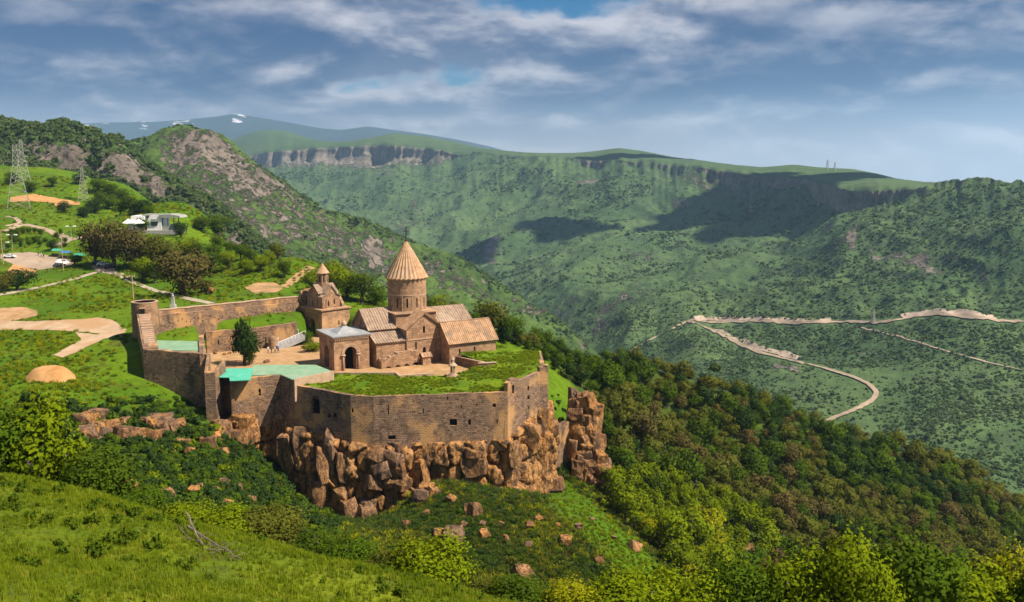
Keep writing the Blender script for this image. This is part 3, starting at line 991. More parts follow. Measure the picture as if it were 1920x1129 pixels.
# carved archivolt and columns of the porch arch
s_, zb_, w_, h_, *_r = hz(0, 0, 8, 0, 475, 872, 561, 1062, 1)
for rr, pr in ((w_ / 2 + 0.28, 0.10), (w_ / 2 + 0.62, 0.16)):
    mb = MB()
    zc_ = zb_ + h_ - w_ / 2
    K_ = 16
    for i in range(K_):
        a0, a1 = math.pi * i / K_, math.pi * (i + 1) / K_
        q = []
        for a in (a0, a1):
            for r_ in (rr - 0.16, rr + 0.16):
                q.append((s_ + r_ * math.cos(a), zc_ + r_ * math.sin(a)))
        vs = [(x, -pr, z) for x, z in q] + [(x, 0.05, z) for x, z in q]
        mb.add(vs, [(0, 1, 3, 2), (1, 5, 7, 3), (0, 2, 6, 4)])
    mb.build('archivolt', 'trim_stone', church)
for sg in (-1, 1):
    mb = MB()
    x = s_ + sg * (w_ / 2 + 0.45)
    mb.lathe([(0.22, -0.6), (0.22, 3.1), (0.2, 3.2)], 10, (x, -0.12, 0))
    mb.box((x, -0.12, 3.42), (0.95, 0.55, 0.42))
    mb.build('column', 'trim_stone', church, True)
# metal roof with a low pyramid
slab(church, 'porch_roof', 'metal_roof', [(-0.5, -0.5, 7.85), (8.7, -0.5, 7.85), (8.7, 10.5, 7.85), (-0.5, 10.5, 7.85)], 0.22)
mb = MB()
b0 = [(1.6, 2.2, 7.86), (6.9, 2.2, 7.86), (6.9, 7.8, 7.86), (1.6, 7.8, 7.86), (4.25, 5, 9.4)]
mb.add(b0, [(0, 1, 4), (1, 2, 4), (2, 3, 4), (3, 0, 4), (3, 2, 1, 0)])
mb.build('roof_pyramid', 'metal_roof', church)
mb = MB()
mb.lathe([(0.5, 0), (0.62, 0.5), (0.35, 0.9), (0.1, 1.1)], 8, (4.25, 5, 9.2))
mb.build('finial', 'coping', church, True)
# lower south aisle under its own lean-to roof
wall(church, (9.7, -0.6), (16.9, -0.6), -0.6, 5.35, CS, name='wall')
wall(church, (9.7, 15.5), (9.7, -0.6), -0.6, [(0, 5.35), (11.1, 7.35), (16.1, 5.35)], CS)
roof(church, (9.3, -1.0, 5.55), (16.85, -1.0, 5.55), (16.85, 4.4, 7.75), (9.3, 4.4, 7.75))
# west arm
wall(church, (9.72, 3.5), (16.9, 3.5), 6.0, 8.0, CS)
wall(church, (9.66, 13.5), (9.66, 3.5), 5.0, gable(10.0, 8.0, 11.9), CS, [(5.0, 8.3, 0.6, 1.6, 1)])
roof(church, (9.25, 2.95, 7.85), (16.9, 2.95, 7.85), (16.9, 8.5, 12.1), (9.25, 8.5, 12.1))
roof(church, (16.9, 14.05, 7.85), (9.25, 14.05, 7.85), (9.25, 8.5, 12.1), (16.9, 8.5, 12.1))
# south arm with its gable
sg_h = [hz(16.9, -1, 25.7, -1, 1027, 720, 1043, 770, 1), hz(16.9, -1, 25.7, -1, 973, 833, 985, 885, 1), hz(16.9, -1, 25.7, -1, 1027, 870, 1050, 940, 1, 0.7, 'doorway')]
wall(church, (16.9, -1), (25.7, -1), -0.6, gable(8.8, 8.3, 11.5), CS, sg_h)
wall(church, (16.9, 8), (16.9, -1), -0.6, 8.3, CS)
wall(church, (25.7, -1), (25.7, 8), -0.6, 8.3, CS)
roof(church, (16.35, 8.0, 8.1), (16.35, -1.4, 8.1), (21.3, -1.4, 11.75), (21.3, 8.0, 11.75), 'roof_warm')
roof(church, (26.25, -1.4, 8.1), (26.25, 8.0, 8.1), (21.3, 8.0, 11.75), (21.3, -1.4, 11.75), 'roof_warm')
# moulding band round the south door
mb = MB()
mb.box((21.3, -1.06, 5.55), (8.4, 0.14, 0.22))
mb.build('string_course', 'trim_stone', church)
# east arm
wall(church, (25.7, 3.5), (35.6, 3.5), -0.6, 8.0, CS, [(5.0, 5.0, 0.5, 1.5, 1)])
wall(church, (35.6, 3.5), (35.6, 13.5), -0.6, gable(10.0, 8.0, 11.0), CS, [(5.0, 5.0, 0.7, 2.0, 1)])
roof(church, (25.7, 2.95, 7.9), (36.0, 2.95, 7.9), (36.0, 8.5, 11.3), (25.7, 8.5, 11.3))
roof(church, (36.0, 14.05, 7.9), (25.7, 14.05, 7.9), (25.7, 8.5, 11.3), (36.0, 8.5, 11.3))
# north side
wall(church, (35.6, 13.5), (25.7, 13.5), -0.6, 8.0, CS)
wall(church, (25.7, 15.5), (9.7, 15.5), -0.6, 5.35, CS)
roof(church, (26.1, 15.9, 5.2), (9.3, 15.9, 5.2), (9.3, 13.2, 8.0), (26.1, 13.2, 8.0))
# crossing platform and drum
mb = MB()
mb.box((UC, VC, 9.6), (10.2, 10.2, 2.6))
mb.build('crossing_block', CS, church)
mb = MB()
mb.box((UC, VC, 11.02), (11.0, 11.0, 0.24))
mb.build('crossing_slab', 'roof_warm', church)
DR = 4.55
drum_e = mesh_obj('drum', [], [], 'drum_stone', church)
# drum wall built as 48 narrow facets with eight slit windows
NF, Z0D, Z1D = 48, 11.14, 19.1
vs, fs, panes = [], [], []


def dp(i, z, r=DR):
    a = 2 * math.pi * i / NF + R(3)
    return (r * math.cos(a), r * math.sin(a), z)


zs_ = [Z0D, 12.1, 14.3, Z1D]
for i in range(NF):
    win = i % 4 == 0
    for j in range(3):
        if win and j == 1:
            a, b = i + 0.18, i + 0.82
            # side strips, reveals, recessed pane
            for x0, x1 in ((i, a), (b, i + 1)):
                o_ = len(vs)
                vs += [dp(x0, zs_[1]), dp(x1, zs_[1]), dp(x1, zs_[2]), dp(x0, zs_[2])]
                fs.append((o_, o_ + 1, o_ + 2, o_ + 3))
            o_ = len(vs)
            rin = DR - 0.6
            vs += [dp(a, zs_[1]), dp(b, zs_[1]), dp(b, zs_[2]), dp(a, zs_[2]), dp(a, zs_[1], rin), dp(b, zs_[1], rin), dp(b, zs_[2], rin), dp(a, zs_[2], rin)]
            fs += [(o_, o_ + 1, o_ + 5, o_ + 4), (o_ + 1, o_ + 2, o_ + 6, o_ + 5), (o_ + 2, o_ + 3, o_ + 7, o_ + 6), (o_ + 3, o_, o_ + 4, o_ + 7)]
            panes.append([dp(a, zs_[1], rin + 0.02), dp(b, zs_[1], rin + 0.02), dp(b, zs_[2], rin + 0.02), dp(a, zs_[2], rin + 0.02)])
        else:
            o_ = len(vs)
            vs += [dp(i, zs_[j]), dp(i + 1, zs_[j]), dp(i + 1, zs_[j + 1]), dp(i, zs_[j + 1])]
            fs.append((o_, o_ + 1, o_ + 2, o_ + 3))
bpy.data.objects.remove(drum_e)
drum = mesh_obj('drum', vs, fs, 'drum_stone', church)
drum.location = (UC, VC, 0)
for p in panes:
    mesh_obj('window', p, [(0, 1, 2, 3)], 'dark_gap', drum)
for zz_, rr_ in ((11.25, 0.16), (15.0, 0.07), (18.7, 0.14)):
    mb = MB()
    mb.lathe([(DR - 0.1, zz_ - 0.13), (DR + rr_, zz_ - 0.11), (DR + rr_, zz_ + 0.11), (DR - 0.1, zz_ + 0.13)], 48)
    mb.build('moulding', 'trim_stone', drum)
for k in range(12):   # slender half columns between the windows
    a = 2 * math.pi * (k * 4 + 2.5) / NF + R(3)
    mb = MB()
    mb.bar((DR * math.cos(a), DR * math.sin(a), 11.3), (DR * math.cos(a), DR * math.sin(a), 14.95), 0.10, 6)
    mb.build('half_column', 'trim_stone', drum)
cone = MB()
NR = 28
prof = [(0.0, 27.35), (0.35, 27.2), (2.4, 23.6), (4.35, 20.0), (5.02, 18.95)]
vs, fs = [(0, 0, 27.55)], []
for j, (r, z) in enumerate(prof[1:]):
    for i in range(NR * 2):
        an = 2 * math.pi * i / (NR * 2)
        k = 1.0 + (0.035 if i % 2 == 0 else -0.035)
        zz_ = z + (-0.16 if (i % 2 == 0 and j == 3) else 0.0)
        vs.append((r * k * math.cos(an), r * k * math.sin(an), zz_))
M_ = NR * 2
for i in range(M_):
    fs.append((0, 1 + i, 1 + (i + 1) % M_))
for j in range(3):
    for i in range(M_):
        a, b = 1 + j * M_ + i, 1 + j * M_ + (i + 1) % M_
        fs.append((a, a + M_, b + M_, b))
o_ = 1 + 3 * M_
vs += [(x * 0.9, y * 0.9, z - 0.35) for x, y, z in vs[o_:o_ + M_]]
for i in range(M_):
    fs.append((o_ + i, o_ + M_ + i, o_ + M_ + (i + 1) % M_, o_ + (i + 1) % M_))
fs.append(tuple(o_ + M_ + i for i in range(M_)))
cone = mesh_obj('cone_roof', vs, fs, 'cone_tile', church)
cone.location = (UC, VC, 0)
mb = MB()
mb.lathe([(0.28, 27.2), (0.34, 27.5), (0.12, 27.8), (0.3, 28.0), (0.1, 28.25)], 10)
mb.bar((0, 0, 28.1), (0, 0, 30.6), 0.13)
mb.bar((-0.65, 0, 29.7), (0.65, 0, 29.7), 0.13)
for p_ in ((-0.65, 0, 29.7), (0.65, 0, 29.7), (0, 0, 30.6)):
    mb.lathe([(0.05, -0.14), (0.15, 0), (0.05, 0.14)], 6, p_)
mb.build('cross', 'iron', cone)

# ------------------------------------------------------------------ the chapel east of it
chapel = empty('chapel', chl(25.25, -6), CH_TH)
tag(chapel, 'low stone chapel with a steep tiled gable roof beside the domed church', 'chapel')
LU, LV = 12.1, 8.4
A_, B_ = chl(25.25, -6), chl(37.35, -6)
wall(chapel, (0, 0), (LU, 0), -0.8, 4.85, CS, [hole_px(A_, B_, *zz(1281, 880), *zz(1293, 925), 1), hole_px(A_, B_, *zz(1387, 866), *zz(1398, 897), 1), hole_px(A_, B_, *zz(1224, 950), *zz(1240, 985), 1)])
wall(chapel, (0, LV), (0, 0), -0.8, gable(LV, 4.85, 8.8), CS, [(3.4, 3.2, 0.5, 1.6, 1), (3.2, -0.8, 1.3, 2.6, 1, 0.7, 'doorway')])
wall(chapel, (LU, 0), (LU, LV), -0.8, gable(LV, 4.85, 8.8), CS, [(4.2, 4.2, 0.6, 1.6, 1)])
wall(chapel, (LU, LV), (0, LV), -0.8, 4.85, CS)
roof(chapel, (-0.35, -0.5, 4.72), (LU + 0.35, -0.5, 4.72), (LU + 0.35, LV / 2, 9.15), (-0.35, LV / 2, 9.15), 'roof_warm', ribs=0.5)
roof(chapel, (LU + 0.35, LV + 0.5, 4.72), (-0.35, LV + 0.5, 4.72), (-0.35, LV / 2, 9.15), (LU + 0.35, LV / 2, 9.15), 'roof_warm', ribs=0.5)
mb = MB()
mb.box((LU / 2, LV / 2, 9.2), (LU + 0.7, 0.4, 0.2))
mb.build('ridge_cap', 'roof_warm', chapel)

# ------------------------------------------------------------------ arcade of tombs and small shrine in front of the aisle
arc = empty('tomb_arcade', chl(10.0, -2.6), CH_TH)
tag(arc, 'low ruined arcade of four arches below the church wall', 'arcade')
A_, B_ = chl(10.0, -2.6), chl(19.3, -2.6)
ah = [hole_px(A_, B_, *zz(a, b), *zz(c, 1060), 1, 1.3, 'niche') for a, b, c in ((757, 1008, 812), (826, 998, 876), (890, 990, 938), (950, 978, 1006))]
tp = [(0, 1.6), (0.5, 2.1), (1.7, 1.9), (3.0, 2.6), (4.2, 3.0), (5.4, 3.1), (6.6, 3.3), (8.2, 3.2), (9.2, 2.7)]
wall(arc, (0, 0), (9.2, 0), -0.7, [(s, z) for s, z in tp], CS, ah, thick=1.9)
mb = MB()
for i in range(26):
    s = rnd.uniform(0.2, 9.0)
    z = np.interp(s, [a for a, b in tp], [b for a, b in tp])
    mb.box((s, rnd.uniform(0.1, 1.7), z + 0.08), (rnd.uniform(.3, .8), rnd.uniform(.3, .6), rnd.uniform(.15, .4)), rnd.uniform(0, 3))
o = mb.build('cap_rubble', 'coping', arc)
o['kind'] = 'stuff'
shrine = empty('shrine', chl(19.7, -3.6), CH_TH)
tag(shrine, 'tiny stone shrine with a tiled roof beside the tomb arcade', 'shrine')
mb = MB()
mb.box((1.0, 0.9, 0.6), (2.0, 1.8, 2.6))
mb.build('wall', CS, shrine)
roof(shrine, (-0.2, -0.25, 1.85), (2.2, -0.25, 1.85), (2.2, 0.9, 2.7), (-0.2, 0.9, 2.7), 'roof_warm')
roof(shrine, (2.2, 2.05, 1.85), (-0.2, 2.05, 1.85), (-0.2, 0.9, 2.7), (2.2, 0.9, 2.7), 'roof_warm')

# carved column monument on the terrace
mp = atz(849, 706, 1.15)
mon = empty('memorial_column', mp)
tag(mon, 'small stone memorial with a canopy on a round stepped base in the terrace grass', 'monument')
mb = MB()
mb.lathe([(1.35, -0.4), (1.35, 0.18), (1.0, 0.2), (1.0, 0.42), (0.75, 0.44), (0.75, 0.62)], 16)
mb.build('base', 'coping', mon)
for a in range(4):
    mb = MB()
    an = a * math.pi / 2 + 0.5
    mb.bar((0.42 * math.cos(an), 0.42 * math.sin(an), 0.6), (0.42 * math.cos(an), 0.42 * math.sin(an), 2.2), 0.13, 6)
    mb.build('pillar', 'coping', mon)
mb = MB()
mb.lathe([(0.75, 2.2), (0.95, 2.35), (0.9, 2.5), (0.45, 2.9), (0.35, 3.0), (0.35, 3.6), (0.45, 3.65), (0.05, 4.3)], 12)
mb.build('canopy', 'coping', mon)

# ------------------------------------------------------------------ gate church with its little lantern
GT = R(45)
g0 = atz(*zz(318, 775), 1.0)
gate = empty('gate_church', g0, GT)
tag(gate, 'small two storey gate church with a slender lantern and cone roof', 'church')
# local: u to the right-far, v to the left-far, corner at origin
GU, GVv = 8.8, 10.5
zt_g = atplane_z = None
zt_g = (lambda: (CAMZ + ray(*zz(318, 615)).z * (g0.y / ray(*zz(318, 615)).y)))() - g0.z
wall(gate, (0, 0), (GU, 0), -1.5, zt_g, CS, [(5.3, 1.8, 0.4, 1.2, 1)])
wall(gate, (0, GVv), (0, 0), -1.5, zt_g, CS, [(5.6, -1.4, 3.4, 5.0, 1, 2.0, 'doorway')])
wall(gate, (GU, 0), (GU, GVv), -1.5, zt_g, CS)
wall(gate, (GU, GVv), (0, GVv), -1.5, zt_g, CS)
slab(gate, 'ledge', 'roof_warm', [(-0.35, -0.35, zt_g + 0.3), (GU + 0.35, -0.35, zt_g + 0.3), (GU + 0.35, GVv + 0.35, zt_g + 0.3), (-0.35, GVv + 0.35, zt_g + 0.3)], 0.34)
# upper chapel
a0, b0, ua, ub = 1.0, 1.2, 5.6, 7.2
zb_ = zt_g + 0.3
ze = zb_ + 3.6
zr = ze + 2.5
for (A_, B_, L_) in (((a0, b0), (a0 + ua, b0), ua), ((a0, b0 + ub), (a0, b0), ub), ((a0 + ua, b0), (a0 + ua, b0 + ub), ub), ((a0 + ua, b0 + ub), (a0, b0 + ub), ua)):
    e = 1.35
    prof_ = [(0, ze - 0.5), (e, ze), (e, ze + 0.6), (L_ / 2, zr), (L_ - e, ze + 0.6), (L_ - e, ze), (L_, ze - 0.5)]
    wall(gate, A_, B_, zb_, prof_, CS, [(L_ * 0.36, zb_ + 0.5, 0.42, 1.5, 1), (L_ * 0.68, zb_ + 0.9, 0.42, 1.5, 1)])
cu, cv = a0 + ua / 2, b0 + ub / 2
# crossing gable roofs
for s_, t_ in ((-1, 0), (1, 0)):
    roof(gate, (cu + s_ * 1.75, b0 - 0.25, ze + 0.45), (cu + s_ * 1.75, b0 + ub + 0.25, ze + 0.45), (cu, b0 + ub + 0.25, zr + 0.15), (cu, b0 - 0.25, zr + 0.15), th=0.2, ribs=0.6)
    roof(gate, (a0 - 0.25, cv + s_ * 2.45, ze + 0.35), (a0 + ua + 0.25, cv + s_ * 2.45, ze + 0.35), (a0 + ua + 0.25, cv, zr + 0.13), (a0 - 0.25, cv, zr + 0.13), th=0.2, ribs=0.6)
for s_ in (-1, 1):
    for t_ in (-1, 1):   # low corner roofs
        x0, x1 = cu + s_ * (ua / 2 + 0.25), cu + s_ * 1.5
        y0, y1 = cv + t_ * (ub / 2 + 0.25), cv + t_ * 2.2
        roof(gate, (x0, y0, ze - 0.45), (x0, y1, ze - 0.45), (x1, y1, ze + 0.3), (x1, y0, ze + 0.3), th=0.2, ribs=0.5)
mb = MB()
mb.lathe([(1.48, zr - 2.2), (1.48, zr + 2.9), (1.62, zr + 2.95), (1.62, zr + 3.2)], 8, (cu, cv, 0))
lan = mb.build('lantern', CS, gate)
for k in range(8):
    a = 2 * math.pi * (k + 0.5) / 8
    r_ = 1.48 * math.cos(math.pi / 8) + 0.012
    tx, ty = -math.sin(a), math.cos(a)
    q = [(cu + r_ * math.cos(a) + tx * s, cv + r_ * math.sin(a) + ty * s, zr + z) for s, z in ((-0.17, 0.7), (0.17, 0.7), (0.17, 2.2), (-0.17, 2.2))]
    mesh_obj('window', q, [(0, 1, 2, 3)], 'dark_gap', lan)
vs = [(cu, cv, zr + 5.7)]
for i in range(16):
    k = 1.9 if i % 2 == 0 else 1.75
    vs.append((cu + k * math.cos(2 * math.pi * i / 16), cv + k * math.sin(2 * math.pi * i / 16), zr + 3.05 + (0 if i % 2 else -0.08)))
fs = [(0, 1 + i, 1 + (i + 1) % 16) for i in range(16)] + [tuple(range(16, 0, -1))]
cr = mesh_obj('cone_roof', vs, fs, 'cone_tile', gate)
mb = MB()
mb.bar((cu, cv, zr + 5.5), (cu, cv, zr + 7.0), 0.06)
mb.bar((cu - 0.3, cv, zr + 6.5), (cu + 0.3, cv, zr + 6.5), 0.055)
mb.build('cross', 'iron', cr)
# broken flank wall on the right side
wall(gate, (GU - 0.9, 1.0), (GU - 0.9, GVv), zb_, [(0, zb_ + 0.8), (1.5, zb_ + 2.6), (4.0, zb_ + 4.4), (GVv - 1.0, zb_ + 4.6)], CS, thick=0.8, name='flank_wall')
wall(gate, (0.3, GVv - 0.2), (GU, GVv - 0.2), zb_, [(0, zb_ + 4.0), (4.0, zb_ + 4.6), (GU - 0.3, zb_ + 4.4)], CS, thick=0.8, name='flank_wall')

# ------------------------------------------------------------------ the fortress wall
FO = Vector((KP['corner'].x, KP['corner'].y, 0))
fort = empty('fortress_wall', FO)
tag(fort, 'brown masonry fortress wall standing on the cliff round the monastery', 'fortress')


def fw(A, B, z0, top, holes=(), thick=1.3, name='wall_section', cap=None, mat='fort_stone', sub='window', parent=None):
    A, B = Vector(A), Vector(B)
    hs = [hole_px(A, B, *h) for h in holes]
    return wall(parent or fort, (A.x - FO.x, A.y - FO.y), (B.x - FO.x, B.y - FO.y), z0, top, mat, hs, thick=thick, name=name, cap=cap, subname=sub)


def rag(A, B, za, zb, amp=0.12, step=1.6, seed=0):
    """slightly worn wall top"""
    L = (Vector(B).xy - Vector(A).xy).length
    rr = random.Random(seed)
    k = max(2, int(L / step))
    return [(L * i / k, za + (zb - za) * i / k + (rr.uniform(-amp, amp) if 0 < i < k else 0)) for i in range(k + 1)]


K = KP
fw(K['bast_w'], K['bast_e'], -4.0, rag(K['bast_w'], K['bast_e'], 7.3, 7.0, 0.15, seed=1), thick=1.2)
fw(K['bast_e'], K['blk_w'], -7.5, rag(K['bast_e'], K['blk_w'], 7.0, 4.7, 0.05, seed=2), thick=0.6)
fw(K['blk_w'], K['blk_e'], -8.0, (4.7, 4.7), thick=1.5)
ri1 = K['blk_e'] + Vector((0.3, 6.0, 0))
ri2 = K['rec_e'] + Vector((-0.3, 5.0, 0))
fw(K['blk_e'], ri1, -8.0, (4.7, 6.0), thick=0.6)
fw(ri1, ri2, -8.0, (3.1, 3.1), thick=0.6)
fw(ri2, K['rec_e'], -8.0, (3.1, 3.1), thick=0.6)
fw(K['rec_e'], K['roof_c'], -7.0, (3.2, 3.25), [(484.5, 729, 489.5, 742, 1)], thick=1.0)
fw(K['roof_c'], K['grass_w'], -10.0, (3.25, 3.25), thick=0.8)
fw(K['grass_w'], K['bend'], -10.0, rag(K['grass_w'], K['bend'], 2.2, 1.5, 0.08, seed=3), [(583, 743, 600, 778, 1, 0.9), (614, 775, 620, 784), (625, 774, 631, 784)], thick=0.9)
fw(K['bend'], K['corner'], -10.0, rag(K['bend'], K['corner'], 1.5, 1.3, 0.06, seed=4), [(659, 766, 663, 774)], thick=0.9)
fw(K['corner'], K['front_e'], -10.5, rag(K['corner'], K['front_e'], 1.3, 1.3, 0.1, seed=5),
   [(727, 762, 729.5, 778), (792.5, 766, 795, 776), (843, 786, 857, 798), (878, 787, 883, 797), (924, 757, 930, 764), (931, 788, 933.5, 795), (838, 744, 841, 750), (864, 760, 866, 765), (728, 817, 742, 824), (893, 757, 895, 762)], thick=0.9)
fw(K['front_e'], K['jut'], -10.0, (3.0, 3.2), thick=0.8)
fw(K['jut'], K['tow_w'], -9.0, [(0, 3.4), (1.2, 3.6), (2.6, 3.3), (2.7, 2.7), ((K['tow_w'] - K['jut']).xy.length, 3.2)], [(960, 722, 964, 738, 1), (989, 724, 992, 731), (989, 742, 993, 749), (990, 762, 992, 767)], thick=0.9)
fw(K['tow_w'], K['tow_e'], -7.0, (4.1, 4.1), thick=1.2, name='corner_turret')
fw(K['tow_e'], K['terr_ne'], -6.0, [(0, 4.1), (2.4, 4.1), (2.5, 2.4), (8, 2.0), ((K['terr_ne'] - K['tow_e']).xy.length, 1.5)], thick=1.0)
# lookout turret at the jut, with arched opening
tb = K['jut'] + Vector((-1.0, 0.6, 0))
# west rampart rising to the round tower
rt_c = at(273, 600, 214)
rt_c.z = 0
rt_top = at(273, 566, 214).z
wl0 = Vector((rt_c.x - 1.0, rt_c.y - 2.5, 0))
fw(wl0, K['bast_w'], -4.0, [(0, 11.4), (6, 10.6), (12, 9.1), ((K['bast_w'] - wl0).xy.length, 7.5)], thick=3.0)
# steps on the rampart
dwl = (K['bast_w'].xy - wl0.xy)
Lw = dwl.length
dwl.normalize()
nwl = Vector((-dwl.y, dwl.x))
for i in range(14):
    s = 2.0 + i * (Lw - 4) / 14
    zt = float(np.interp(s, [0, 6, 12, Lw], [11.4, 10.6, 9.1, 7.5]))
    c_ = wl0.xy + dwl * s + nwl * 1.5 - FO.xy
    mb = MB()
    mb.box((c_.x, c_.y, zt + 0.06), (0.9, 2.2, 0.3), math.atan2(dwl.y, dwl.x))
    mb.build('step', 'coping', fort)
# round tower
tower = empty('round_tower', (rt_c.x, rt_c.y, 0))
tag(tower, 'squat round stone tower at the corner of the long rampart', 'tower')
mb = MB()
RR = 3.0
prof_ = [(RR * 1.02, 2.0), (RR, 6.0), (RR * 0.98, rt_top), (RR * 0.98 - 0.5, rt_top), (RR * 0.98 - 0.5, rt_top - 0.7), (0.05, rt_top - 0.7)]
mb.lathe(prof_, 32)
masonry_mat('tower_stone', (0.14, 0.09, 0.06), (0.32, 0.20, 0.13), (0.26, 0.165, 0.11), (0.44, 0.26, 0.14), bw=0.62, bh=0.33, msize=0.035, patch=(0.52, 0.62), drum=True, bumpd=0.14)
tw = mb.build('tower_wall', 'tower_stone', tower)
mb = MB()
mb.lathe([(RR * 1.0, rt_top), (RR * 1.0, rt_top + 0.14), (RR - 0.55, rt_top + 0.14), (RR - 0.55, rt_top)], 32)
mb.build('coping', 'coping', tower)
for dx, z, w, h in ((0.55, 10.2, 0.9, 2.3), (2.1, 7.2, 0.7, 1.3)):
    yy = -math.sqrt(max(0.1, RR * RR - dx * dx)) - 0.05
    mb = MB()
    mb.box((dx, yy + 0.2, z + h / 2), (w, 0.5, h), math.atan2(dx, -yy))
    mb.build('doorway', 'dark_gap', tower)
    mb = MB()
    mb.box((dx, yy + 0.2, z + h + 0.12), (w + 0.4, 0.62, 0.24), math.atan2(dx, -yy))
    mb.build('lintel', 'coping', tower)
# long back wall with its parapet
bwA, bwB = at(299, 600, 215), at(566, 580, 250)
zl = [at(299, 591, 215).z, at(563, 566, 250).z]
zp = [at(297, 582, 216).z, at(563, 556, 251).z]
nb = (bwB - bwA).xy.normalized()
nb = Vector((-nb.y, nb.x, 0))
fw(bwA, bwB, 4.0, rag(bwA, bwB, zl[0], zl[1], 0.06, 3, 6), thick=1.6)
fw(bwA + nb * 1.0, bwB + nb * 1.0, 5.0, rag(bwA, bwB, zp[0], zp[1], 0.1, 2, 7), thick=0.9, cap=0.18)
mb = MB()
for i in range(34):   # putlog holes
    f = 0.06 + 0.9 * i / 34
    p_ = bwA.lerp(bwB, f) - FO
    z_ = zl[0] + (zl[1] - zl[0]) * f - 1.9 - 0.5 * math.sin(i * 1.7)
    mb.box((p_.x + nb.x * 0.1, p_.y + nb.y * 0.1, z_), (0.24, 0.3, 0.26), math.atan2(-nb.x, nb.y))
mb.build('putlog_hole', 'dark_gap', fort)['kind'] = 'stuff'
# retaining wall and rooms on the north side of the court
r0, r1, r2 = atz(388, 662, 0), atz(500, 647, 0.6), atz(558, 636, 1.2)
zt0, zt1, zt2 = at(388, 623, r0.y).z, at(500, 613, r1.y).z, at(558, 604, r2.y).z
fw(r0, r1, -1.5, rag(r0, r1, zt0, zt1, 0.12, 2, 8), [(408, 637, 411, 647, 1), (497, 632, 501, 646, 1)], thick=1.2)
fw(r1, r2, -1.5, rag(r1, r2, zt1, zt2, 0.12, 2, 9), [(506, 630, 513, 650, 1)], thick=1.2)
mb = MB()
hut = atz(509, 652, 0.3) - FO
mb.lathe([(1.0, -0.6), (1.0, 1.6), (0.85, 2.6), (0.5, 3.0), (0.05, 3.1)], 12, (hut.x, hut.y + 1.0, 0))
mb.build('buttress', 'fort_stone', fort)
# east parapet of the bastion platform, facing the court
bpN = atz(382, 628, 7.2)
fw(K['bast_e'] + Vector((-0.4, 0.2, 0)), bpN, -1.5, (7.1, 7.3), thick=1.1)
# bastion platform: pale green roofing felt, grass patch, rubble edge
slab(fort, 'flat_roof', 'green_roof', [tuple(p - FO) for p in (atz(287, 656, 6.75), atz(380, 658, 6.75), atz(379, 640, 6.75), atz(288, 638, 6.75))], 0.5)
slab(fort, 'court_edge', 'sand', [tuple(p - FO) for p in (atz(272, 660, 6.6), atz(384, 667, 6.6), atz(386, 655, 6.6), atz(276, 650, 6.6))], 0.4)
# roofs over the vaults along the front
slab(fort, 'flat_roof', 'green_roof', [tuple(p - FO) for p in (atz(466, 704, 3.3), atz(526, 702, 3.3), atz(551, 713, 3.3), atz(625, 697, 3.3), atz(592, 684, 3.3), atz(476, 684, 3.3))], 0.3)
slab(fort, 'sheet_roof', 'turquoise_roof', [tuple(p - FO) for p in (atz(402, 707, 3.36), atz(430, 708, 3.36), atz(431, 714, 3.34), atz(469, 712.5, 3.34), atz(475, 690, 3.7), atz(409, 691, 3.7))], 0.12)
fw(atz(551, 713.5, 3.3) + Vector((0.1, 0.05, 0)), atz(626, 697, 3.3), -1.0, (3.5, 3.5), thick=0.4, mat='coping', name='kerb')
# low walls at the back of the terrace
fw(atz(625, 699, 1.3), atz(741, 699, 1.3), -0.5, (1.35, 1.35), thick=0.5, mat='coping', name='kerb')
fw(atz(741, 699, 1.3), atz(748, 704, 1.3), -0.5, (1.35, 1.2), thick=0.5, mat='coping', name='kerb')
fw(atz(748, 703, 1.3), atz(813, 699, 1.3), -0.5, (1.2, 1.2), thick=0.5, mat='coping', name='kerb')
ya = chl(27.0, -6.02)
yb = atz(914, 684, 1.7)
fw(ya, yb, -1.0, [(0, at(859, 669, ya.y).z), ((yb - ya).xy.length, 1.9)], thick=0.5, name='yard_wall', cap=0.15)
fw(yb + Vector((-2.0, -0.4, 0)), yb + Vector((2.0, 0.6, 0)), -0.6, (2.0, 2.0), thick=0.5, name='yard_wall', cap=0.15)


# ------------------------------------------------------------------ court and terrace surfaces
def sheet(name, poly, zf, mat, step=1.0, amp=0.0, label='', kind='structure', edge=0.0):
    """uneven ground sheet filling a polygon; zf(x, y) height"""
    xs = [p[0] for p in poly]
    ys = [p[1] for p in poly]
    pts = [Vector((p[0], p[1])) for p in poly]
    k = len(pts)
    edges = [(i, (i + 1) % k) for i in range(k)]
    x = min(xs)
    while x < max(xs):
        y = min(ys)
        while y < max(ys):
            jx, jy = x + rnd.uniform(-.2, .2) * step, y + rnd.uniform(-.2, .2) * step
            if in_poly(jx, jy, poly):
                pts.append(Vector((jx, jy)))
            y += step
        x += step
    vs, _, fs, *_r = delaunay_2d_cdt(pts, edges, [], 0, 1e-4)
    tri = [tuple(f) for f in fs if in_poly(sum(vs[i].x for i in f) / 3, sum(vs[i].y for i in f) / 3, poly)]
    V = np.array([(v.x, v.y, 0) for v in vs])
    V[:, 2] = zf(V[:, 0], V[:, 1])
    if amp:
        V[:, 2] += amp * fbm(V[:, 0] / 3.5, V[:, 1] / 3.5, 4, 77)
    o = mesh_obj(name, [tuple(v) for v in V], tri, mat, smooth_=True)
    o['kind'] = kind
    if label:
        o['label'] = label
    return o, V


